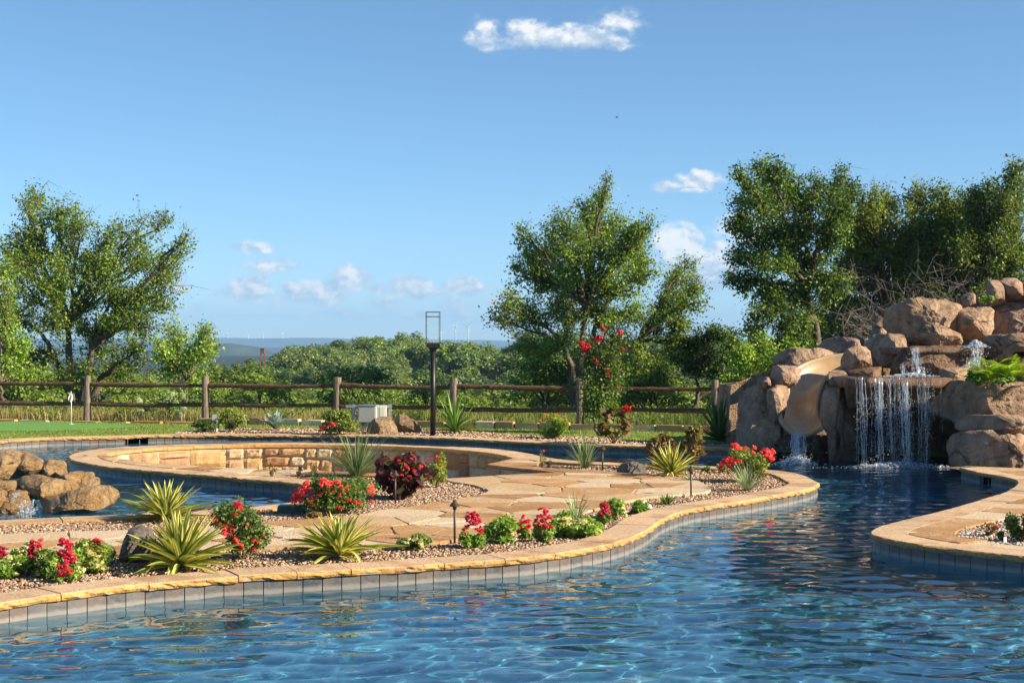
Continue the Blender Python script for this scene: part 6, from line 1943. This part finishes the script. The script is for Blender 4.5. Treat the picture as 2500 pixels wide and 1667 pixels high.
bush('coleus', 'maroon and olive coleus behind the far variegated yucca', 'coleus', 1615, 1146, 96, 96, 420, [(.15, .10, .04), (.20, .13, .05), (.11, .09, .03), (.17, .16, .05)], 27, .10, hollow=.0, asp=.55, lobes=18, fs=.55, stems=16)
bush('coleus', 'taller maroon coleus at the river edge right of the other', 'coleus', 1692, 1140, 74, 110, 420, [(.15, .10, .04), (.20, .13, .05), (.11, .09, .03), (.17, .16, .05)], 28, .10, hollow=.0, asp=.55, lobes=18, fs=.55, stems=16)
PUR = [(.065, .022, .03), (.10, .03, .04), (.05, .018, .022), (.13, .055, .05), (.10, .09, .03)]
bush('sweet_potato_vine', 'dark purple trailing foliage behind the left path light', 'purple foliage plant', 985, 1217, 146, 116, 1150, PUR, 29, .105, fs=.85, hollow=.1, asp=.75, lobes=13, up=.0, flowers=[('red', -8, 96, 6), ('red', 4, 88, 6), ('red', 12, 80, 7), ('red', 22, 100, 6), ('red', -42, 62, 8), ('red', 30, 72, 6), ('red', 0, 62, 5), ('red', 18, 58, 5), ('red', 45, 82, 6), ('red', -20, 50, 5)])
bush('leafy_bush', 'yellow green bush glowing behind the purple foliage', 'bush', 1066, 1190, 56, 84, 2200, YGR, 30, .034, hollow=.3, flowers=[('cor', 2, 76, 7), ('ora', 10, 66, 6), ('cor', -12, 70, 6), ('ora', 14, 52, 5)])
bush('leafy_bush', 'low green bush by the small grey outlet box', 'bush', 500, 1053, 70, 26, 1700, ROSE, 31, .05, z=Z0)
bush('leafy_bush', 'sparse yellow green shrub right of the small outlet box', 'bush', 566, 1052, 74, 56, 1500, YGR + ROSE[1:2], 32, .06, z=Z0, hollow=.1)
bush('leafy_bush', 'dark green bush cut by the right frame edge on the deck', 'bush', 2494, 1322, 80, 82, 2600, ROSE, 33, .032, z=Z0 - .02, hollow=.2)
bush('low_herb', 'reddish low plant in the pale gravel of the right deck', 'small plant', 2412, 1308, 62, 36, 260, [(.16, .10, .05), (.12, .12, .04), (.30, .08, .05)], 34, .03, z=Z0 - .02, hollow=.1, flowers=[('red', 14, 24, 5)])
bush('low_herb', 'tiny sprouts right of the reddish plant on the deck', 'small plant', 2450, 1318, 40, 22, 160, ROSE, 35, .028, z=Z0 - .02, hollow=.1)

# front bed annuals
ANN = [(.15, .27, .035), (.20, .33, .05), (.11, .20, .03), (.26, .35, .07)]
def mound(label, px, py, w, h, seed, npale=14, kind='pale', name='lantana', fr=6, pal=ANN, extra=()):
    r = random.Random(seed)
    fl = []
    for k in range(int(npale * 1.5)):
        a = r.uniform(0, 3.14); q = r.uniform(.55, .98)
        fl.append((kind, math.cos(a) * w / 2 * q, h * (.15 + .8 * math.sin(a) * q), fr * r.uniform(.8, 1.2)))
    bush(name, label, 'flowering plant', px, py, w * 1.28, h * 1.18, int(42 * w), pal, seed, .048, hollow=.3, asp=.4, flowers=fl + list(extra), lobes=10, stems=8, cz=.40)


def spike(label, px, py, w, h, seed, n=16, kind='mag', fr=8):
    r = random.Random(seed); fl = []
    for k in range(int(n * 1.7)):
        f = r.uniform(.42, 1.0); fl.append((kind, r.uniform(-1, 1) * w / 2 * (1.15 - f * .75), h * f, fr * .72 * r.uniform(.75, 1.2)))
    bush('penta', label, 'flowering plant', px, py, w, h * .72, int(16 * w), ANN, seed, .046, hollow=.3, asp=.35, flowers=fl, lobes=8, stems=8, cz=.40)


spike('tall crimson flower spike beside the middle path light', 1155, 1336, 64, 88, 41, 26, fr=8)
mound('round green mound with pale flowers right of the crimson spike', 1230, 1322, 84, 56, 42, 14)
spike('small crimson flowers between the two pale mounds', 1281, 1314, 40, 60, 43, 9)
spike('double headed crimson flowers in the middle of the front bed', 1326, 1322, 56, 84, 44, 22, fr=8)
mound('pale yellow flowering mound left of the sparse grass tuft', 1374, 1308, 58, 54, 45, 22, fr=6)
mound('pale yellow flowering mound below the sparse grass tuft', 1428, 1310, 76, 48, 46, 26, fr=6)
spike('low crimson flowers right of the grass tuft', 1474, 1278, 40, 54, 47, 12)
mound('leafy pale mound between crimson flowers and white petunia', 1504, 1266, 56, 46, 48, 14)
bush('petunia', 'green petunia with two white blooms', 'flowering plant', 1556, 1254, 60, 34, 900, [(.10, .20, .025), (.13, .24, .03)], 49, .05, flowers=[('white', 12, 30, 5), ('white', 30, 18, 6), ('white', 18, 34, 4)], asp=.5)
mound('small greyish mound left of the middle path light', 1010, 1341, 70, 38, 50, 10, pal=[(.16, .22, .08), (.22, .26, .12), (.12, .18, .05)])
mound('green and pale flower clump at the left frame edge', 22, 1408, 80, 62, 51, 14)
mound('bright leafy clump near the left edge of the front bed', 68, 1382, 66, 58, 52, 12)
mound('pale flowering clump in the left group', 124, 1408, 74, 66, 53, 16)
mound('leafy pale clump left of the yellow green one', 178, 1404, 66, 62, 54, 18)
mound('yellow green flowering clump left of the grey boulder', 222, 1398, 74, 76, 55, 24, pal=YGR)
mound('small dark clump against the grey boulder', 258, 1378, 36, 46, 56, 8)
spike('crimson flowers cut by the left frame edge', 10, 1402, 44, 66, 57, 14, fr=9)
spike('crimson flowers in the left group nearest the frame edge', 96, 1398, 64, 84, 58, 22, fr=9)
spike('tallest crimson flowers of the left group', 166, 1408, 56, 98, 59, 28, fr=9)
spike('low crimson blooms at the front of the left group', 160, 1420, 60, 48, 60, 10, fr=10)
spike('crimson flowers rising above the yellow green clump', 240, 1396, 44, 82, 61, 14, fr=9)
# little sprouts
SPR = [(.18, .18, .06), (.12, .15, .05), (.24, .20, .09)]
for i, (px, py, w, h, lab, fl) in enumerate([(665, 1166, 26, 42, 'thin leggy rose sprout left on the pit side', [('red', 6, 38, 3)]), (730, 1164, 18, 32, 'thin leggy sprout in the middle on the pit side', []), (768, 1166, 30, 30, 'green sprout next to the round valve lid', []), (1322, 1142, 26, 46, 'small sprout with a red bloom at the right end of the pit', [('red', 5, 42, 4)]), (1342, 1142, 22, 22, 'dry little sprout left of the grassy clump', []),
                                          (1724, 1152, 26, 16, 'tiny yellow green sprout left of the coral roses', []), (1762, 1153, 40, 22, 'low yellow green sprout against the coral roses', []), (768, 1268, 44, 22, 'dry brown leaves at the foot of the broad rose bush', [])]):
    pal = YGR if i in (5, 6) else ([(.28, .18, .08), (.2, .12, .06)] if i == 7 else SPR)
    bush('sprout', lab, 'small plant', px, py, w, h, 150 if i < 5 else 380, pal, 700 + i, .028, hollow=.1, flowers=fl, stems=6)

# crape myrtle
gcm = G(1455, 1053, Z0)
tree('crape_myrtle', 'slender crape myrtle with crimson flower heads in front of the fence', (1455, 1053, gcm.y), .03, (1456, 990), [
    (1425, 850, 26, 36, .5), (1470, 830, 30, 40, .5), (1510, 840, 26, 40, .45), (1455, 890, 40, 40), (1495, 890, 36, 40, .9), (1450, 940, 40, 40, 1.2), (1490, 940, 36, 36, 1.1), (1450, 980, 30, 30), (1475, 985, 30, 26), (1440, 1000, 20, 20, .6)], 420, TREE_D + TREE_G, leaf=.065, per=520, twig=9, dy=.15, cat='crape myrtle')
cmr = [o for o in bpy.data.objects if o.name.startswith('crape_myrtle')][0]
for i, (px, py, r_) in enumerate([(1423, 845, 13), (1430, 852, 11), (1418, 840, 9), (1434, 842, 8), (1463, 826, 9), (1456, 830, 9), (1467, 824, 7), (1471, 800, 7), (1474, 804, 6), (1510, 812, 9), (1516, 812, 7), (1506, 814, 6), (1520, 852, 6), (1453, 878, 6), (1456, 886, 4), (1483, 912, 8), (1484, 906, 6), (1508, 947, 4), (1466, 892, 4)]):
    p = D(px, py, gcm.y - .25); inst('flower', FM['cri'][i % 2], cmr, p, (rr.uniform(0, 1), rr.uniform(0, 1), rr.uniform(0, 6)), r_ * gcm.y / F)

# ferns and leafy plants in the rock pocket
def fern_mesh(L, seed):
    r = random.Random(seed); V, Fc, C = [], [], []
    P = []; x = z = 0; a = 1.25
    for i in range(19):
        P.append((x, z)); x += L / 18 * math.cos(a); z += L / 18 * math.sin(a); a -= .085
    for i in range(1, 18):
        f = i / 18; pl = L * .24 * math.sin(math.pi * min(1, .12 + f * .9)) + .004
        for s in (-1, 1):
            b = len(V); px_, pz = P[i]
            V += [(px_ - .008, 0, pz), (px_ + .012, 0, pz), (px_ + pl * .35 + .006, s * pl, pz - pl * .15), (px_ + pl * .18, s * pl * .55, pz - pl * .02)]
            c = r.choice([(.30, .44, .02), (.36, .50, .03), (.22, .36, .02)]); C += [c] * 4
            Fc.append((b, b + 1, b + 2, b + 3))
    for i in range(18):
        b = len(V); V += [(P[i][0], -.003, P[i][1]), (P[i][0], .003, P[i][1]), (P[i + 1][0], .003, P[i + 1][1]), (P[i + 1][0], -.003, P[i + 1][1])]; C += [(.2, .3, .03)] * 4; Fc.append((b, b + 1, b + 2, b + 3))
    return mesh('frond', V, Fc, M['leaf'], C)


FR = [fern_mesh(.42, i) for i in range(3)]
for j, (px, py, n, lab) in enumerate([(2412, 930, 17, 'bright lime fern in the rock pocket'), (2462, 930, 16, 'second lime fern to the right in the rock pocket'), (2510, 930, 12, 'lime fern cut by the right frame edge')]):
    b = D(px, py, 23.0); root = thing('fern', lab, 'fern', b); r = random.Random(j)
    for k in range(n):
        inst('frond', FR[k % 3], root, b, (r.uniform(-.15, .15), r.uniform(-.45, .3), k * 2.4 + r.uniform(-.3, .3)), r.uniform(.95, 1.4))
bush('leafy_plant', 'dark green leafy plant spilling left of the ferns', 'leafy plant', 2388, 940, 62, 40, 900, [(.05, .14, .03), (.08, .20, .04), (.16, .30, .05)], 62, .05, d=22.95)
bush('leafy_plant', 'bluish green low plant between the ferns', 'leafy plant', 2446, 942, 72, 30, 900, [(.09, .18, .06), (.14, .24, .08), (.2, .34, .05)], 63, .045, d=22.85)
for i, px in enumerate((2404, 2420)):
    bush('leafy_plant', ['small green sprig left on the rock top', 'small green sprig right on the rock top'][i], 'leafy plant', px, 740, 14, 20, 120, [(.2, .32, .04)], 64 + i, .06, d=26.6, stems=3)

# ------------------------------------------------------------------ fixtures
def path_light(label, px, py, hpx, z=ZG):
    g = G(px, py, z); H = hpx * g.y / F; root = thing('path_light', label, 'path light', g, 'path lights')
    mb = MB(); mb.tube([g + Vector((0, 0, -.05)), g + Vector((0, 0, H * .86))], [.0105, .0105], 10); mb.obj('stem', M['bronze'], root, smooth=True)
    mb = MB(); c = g + Vector((0, 0, H * .86)); mb.tube([c + Vector((0, 0, -.03)), c + Vector((0, 0, .0))], [.017, .019], 12); mb.obj('socket', M['bronze'], root, smooth=True)
    mb = MB(); mb.tube([c + Vector((0, 0, -.002)), c + Vector((0, 0, .006)), c + Vector((0, 0, .034)), c + Vector((0, 0, .036)), c + Vector((0, 0, .052)), c + Vector((0, 0, .056))], [.046, .046, .020, .017, .016, .006], 16); mb.obj('hat', M['bronze'], root)


path_light('bronze path light in front of the purple foliage', 965, 1229, 80)
path_light('bronze path light at the front edge of the broad path', 1110, 1326, 106)
path_light('bronze path light near the far grassy clump', 1471, 1150, 62)
path_light('bronze path light at the right end of the path', 1687, 1211, 72)
path_light('bronze path light mostly hidden behind the purple foliage', 936, 1170, 68)

# lantern post
g = G(1057, 1062, Z0); d = g.y; root = thing('lantern_post', 'tall black post with an open square glass lantern', 'lamp post', g)
s = d / F
def at(py): return CH - (py - CY) * s
mb = MB(); mb.tube([(g.x, d, Z0 - .1), (g.x, d, at(856))], [.05, .05], 16); mb.obj('pole', M['black'], root, smooth=True)
mb = MB(); mb.tube([(g.x, d, at(858)), (g.x, d, at(852)), (g.x, d, at(848))], [.052, .075, .10], 12); mb.obj('collar', M['black'], root)
mb = MB(); mb.box((g.x, d, (at(848) + at(839)) / 2), (.245, .245, at(839) - at(848)), .12); mb.obj('burner_box', M['black'], root)
mb = MB(); mb.box((g.x, d, at(837.5)), (.27, .27, .02), .12); mb.obj('tray', M['bronze'], root)
w = .125; zb, ztp = at(836.5), at(773)
cr, sr = math.cos(.12), math.sin(.12)
def rot2(x, y): return (g.x + x * cr - y * sr, d + x * sr + y * cr)
for sx, sy in ((-w, -w), (w, -w), (w, w), (-w, w)):
    mb = MB(); x, y = rot2(sx, sy); mb.tube([(x, y, zb), (x, y, ztp + .085)], [.0055, .0055], 6); mb.obj('upright', M['bronze'], root)
for a, b in (((-w, -w), (w, -w)), ((w, -w), (w, w)), ((w, w), (-w, w)), ((-w, w), (-w, -w))):
    p, q = rot2(*a), rot2(*b)
    for zz_ in (ztp, ztp + .085):
        mb = MB(); mb.tube([(p[0], p[1], zz_), (q[0], q[1], zz_)], [.0065, .0065], 6); mb.obj('frame_bar', M['bronze'], root)
    c = ((p[0] + q[0]) / 2, (p[1] + q[1]) / 2, (zb + ztp) / 2); th = math.atan2(q[1] - p[1], q[0] - p[0])
    mb = MB(); mb.box(c, (.235, .004, ztp - zb - .015), th); mb.obj('pane', M['glass'], root)
mb = MB(); mb.tube([(g.x, d, zb), (g.x, d, zb + .05)], [.012, .008], 8); mb.obj('burner', M['steel'], root)

# utility rack
d = 30.6; s = d / F
root = thing('utility_rack', 'grey electrical enclosure and ivory box on a galvanised rack', 'electrical box', D(900, 1048, d))
for px in (863, 952):
    mb = MB(); t = D(px, 987, d); mb.box((t.x, d, (t.z + Z0) / 2), (.055, .055, t.z - Z0)); mb.obj('rack_post', M['steel'], root)
mb = MB(); c = D(901, 991.5, d); mb.box((c.x, d - .045, c.z), (112 * s, .035, .055)); mb.obj('rail_bar', M['steel'], root)
mb = MB(); c = D(880, 1010, d); mb.box((c.x, d - .045, D(0, 1006, d).z), (.06, .03, .04)); mb.obj('rail_bar', M['steel'], root)
mb = MB(); c = D(900, 1009, d); mb.box((c.x, d - .17, c.z), (44 * s, .2, 40 * s), -.12); eo = mb.obj('enclosure', M['enclosure'], root)
mb = MB(); c = D(900, 1009.5, d); mb.box((c.x - .012, d - .279, c.z), (39 * s, .012, 37 * s), -.12); mb.obj('door', M['enclosure'], root)
mb = MB(); mb.box((D(900, 988, d).x, d - .18, D(900, 988, d).z), (46 * s, .23, .018), -.12); mb.obj('rain_lip', M['steel'], root)
mb = MB(); c = D(934, 1004, d); mb.box((c.x, d - .12, c.z), (22 * s, .12, 30 * s)); mb.obj('ivory_box', M['ivory'], root)
for k in range(5):
    mb = MB(); c = D(936, 993.5 + k * 5, d); mb.box((c.x, d - .187, c.z), (12 * s, .012, .026)); mb.obj('louvre', M['white'], root)
for px in (884, 888, 893):
    mb = MB(); t = D(px, 1030, d - .17); mb.tube([(t.x, d - .17, t.z), (t.x, d - .17, Z0 - .05)], [.014, .014], 8); mb.obj('conduit', M['steel'], root, smooth=True)
# little outlet on a stake
g = G(529, 1053, Z0); s = g.y / F; root = thing('outlet_stake', 'small grey outlet box on a thin white stake by the lawn', 'outlet box', g)
mb = MB(); mb.tube([g, g + Vector((0, 0, 30 * s))], [.014, .014], 8); mb.obj('stake', M['white'], root)
mb = MB(); mb.box(g + Vector((-.04, 0, 34 * s)), (13 * s, .08, 16 * s)); mb.obj('box', M['steel'], root)
mb = MB(); mb.box(g + Vector((-.04, -.045, 34 * s)), (10 * s, .01, 13 * s)); mb.obj('cover', M['enclosure'], root)

# putting flag
g = G(174, 1035, Z0 - .03); s = g.y / F; root = thing('golf_flag', 'limp white putting flag with dark marks on a thin pole', 'golf flag', g)
mb = MB(); mb.tube([g, g + Vector((0, 0, 80 * s))], [.0085, .007], 8); mb.obj('pole', M['white'], root, smooth=True)
mb = MB(); mb.tube([g + Vector((0, 0, .0)), g + Vector((0, 0, .006))], [.055, .055], 16); mb.obj('cup', M['white'], root)
hw = 13 * s; V = []
prof = [(0, 80), (1.5, 72), (3.5, 68), (3.8, 60), (3.2, 54.5)]; left = [(-.5, 80), (-3, 70), (-6.5, 63), (-9, 59), (-5.5, 54)]
nz = 9; nx = 7
for i in range(nz):
    f = i / (nz - 1); yy = 80 - 26 * f
    xr = np.interp(f, [0, .3, .5, .8, 1], [0, 2.5, 4.5, 3.8, .5]); xl = np.interp(f, [0, .3, .55, .8, 1], [-.6, -3, -6.5, -7.5, -2.5])
    for k in range(nx):
        t = k / (nx - 1); V.append((g.x + (xl + (xr - xl) * t) * s, g.y - .012 - .02 * math.sin(t * 9 + f * 3) * (f + .1), g.z + yy * s))
obj('flag', V, [(i * nx + k, i * nx + k + 1, (i + 1) * nx + k + 1, (i + 1) * nx + k) for i in range(nz - 1) for k in range(nx - 1)], M['white'], root, smooth=True)
fl = [o for o in root.children if o.name.startswith('flag')][0]
for k, (pts) in enumerate([[(-2.5, 67), (1.5, 68.5), (2.5, 65)], [(-4, 63.5), (-2, 61.5), (-4.5, 59.5)], [(-1, 64), (1.5, 63), (1, 60)], [(-5, 58), (-1, 57.2), (1.5, 58.6)]]):
    mb = MB(); mb.tube([(g.x + x * s, g.y - .045, g.z + z_ * s) for x, z_ in pts], [.005, .0055, .005], 4); mb.obj('emblem_stroke', M['ink'], fl)

# irrigation lids
g = G(712, 1252, ZG); root = thing('valve_box', 'green plastic valve box at the foot of the broad rose bush', 'valve box', g)
mb = MB(); mb.box(g + Vector((0, 0, .03)), (.30, .22, .09), .1, taper=.94); mb.obj('body', M['greenplastic'], root)
mb = MB(); mb.box(g + Vector((0, 0, .079)), (.25, .18, .012), .1); mb.obj('lid', M['greenplastic'], root)
g = G(772, 1163, ZG); root = thing('valve_box', 'flat round green valve lid in the gravel near the pit', 'valve box', g)
mb = MB(); mb.tube([g + Vector((0, 0, -.02)), g + Vector((0, 0, .02)), g + Vector((0, 0, .026))], [.15, .15, .13], 20); mb.obj('lid', M['greenplastic'], root)
mb = MB(); mb.tube([g + Vector((-.03, 0, .027)), g + Vector((.03, 0, .027))], [.007, .007], 6); mb.obj('grip', M['dark'], root)
# fallen leaves
for i, (px, py, lab) in enumerate([(2228, 1302, 'pale dry leaf lying on the point of the right deck'), (208, 1113, 'small dark leaf on the left point of the pit coping')]):
    g = G(px, py, Z0 + .004); V = [g + Vector((-.05, 0, .004)), g + Vector((0, -.022, .014)), g + Vector((.055, .005, .006)), g + Vector((0, .025, .016)), g + Vector((0, 0, .005))]
    o = obj('fallen_leaf', [v[:] for v in V], [(0, 1, 4), (1, 2, 4), (2, 3, 4), (3, 0, 4)], M['ivory'] if i == 0 else M['woodstem'], origin=g[:]); tag(o, lab, 'leaf')
# plant tag
g = G(2454, 1326, Z0 - .02); root = thing('plant_tag', 'small white plant tag in the pale gravel on the deck', 'plant tag', g)
mb = MB(); mb.box(g + Vector((0, 0, .03)), (.03, .003, .05), .3); mb.obj('plate', M['white'], root)
mb = MB(); mb.box(g + Vector((0, 0, .0)), (.008, .003, .04), .3); mb.obj('spike', M['white'], root)
# bird far up
b = D(1506, 287, 60); root = thing('bird', 'tiny dark bird gliding high in the blue sky', 'bird', b)
mb = MB(); mb.tube([b + Vector((-.05, 0, 0)), b, b + Vector((.04, 0, .005)), b + Vector((.065, 0, .0))], [.004, .016, .013, .003], 6); mb.obj('body', M['black'], root, smooth=True)
for sg in (-1, 1):
    obj('wing', [b + Vector((-.015, 0, .008)), b + Vector((.02, 0, .008)), b + Vector((.005, sg * .10, .03)), b + Vector((-.03, sg * .11, .025))], [(0, 1, 2, 3)], M['black'], root)

# ------------------------------------------------------------------ air
hx = 9000
V = [(x, y, z) for z in (-75, 160) for x, y in ((-hx, -2000), (hx, -2000), (hx, 9600), (-hx, 9600))]
hz = obj('haze', V, [(3, 2, 1, 0), (4, 5, 6, 7), (0, 1, 5, 4), (1, 2, 6, 5), (2, 3, 7, 6), (3, 0, 4, 7)], None)
m, nt = new_mat('haze_air')
pv = node(nt, 'ShaderNodeVolumePrincipled', {'Color': (.34, .62, 1.0, 1), 'Density': .00016, 'Anisotropy': 0.0})
nt.nodes.new('ShaderNodeOutputMaterial'); nt.links.new(pv.outputs[0], nt.nodes['Material Output'].inputs['Volume'])
hz.data.materials.append(m); tag(hz, kind='stuff'); hz['label'] = 'thin summer haze over the whole valley'; hz['category'] = 'haze'
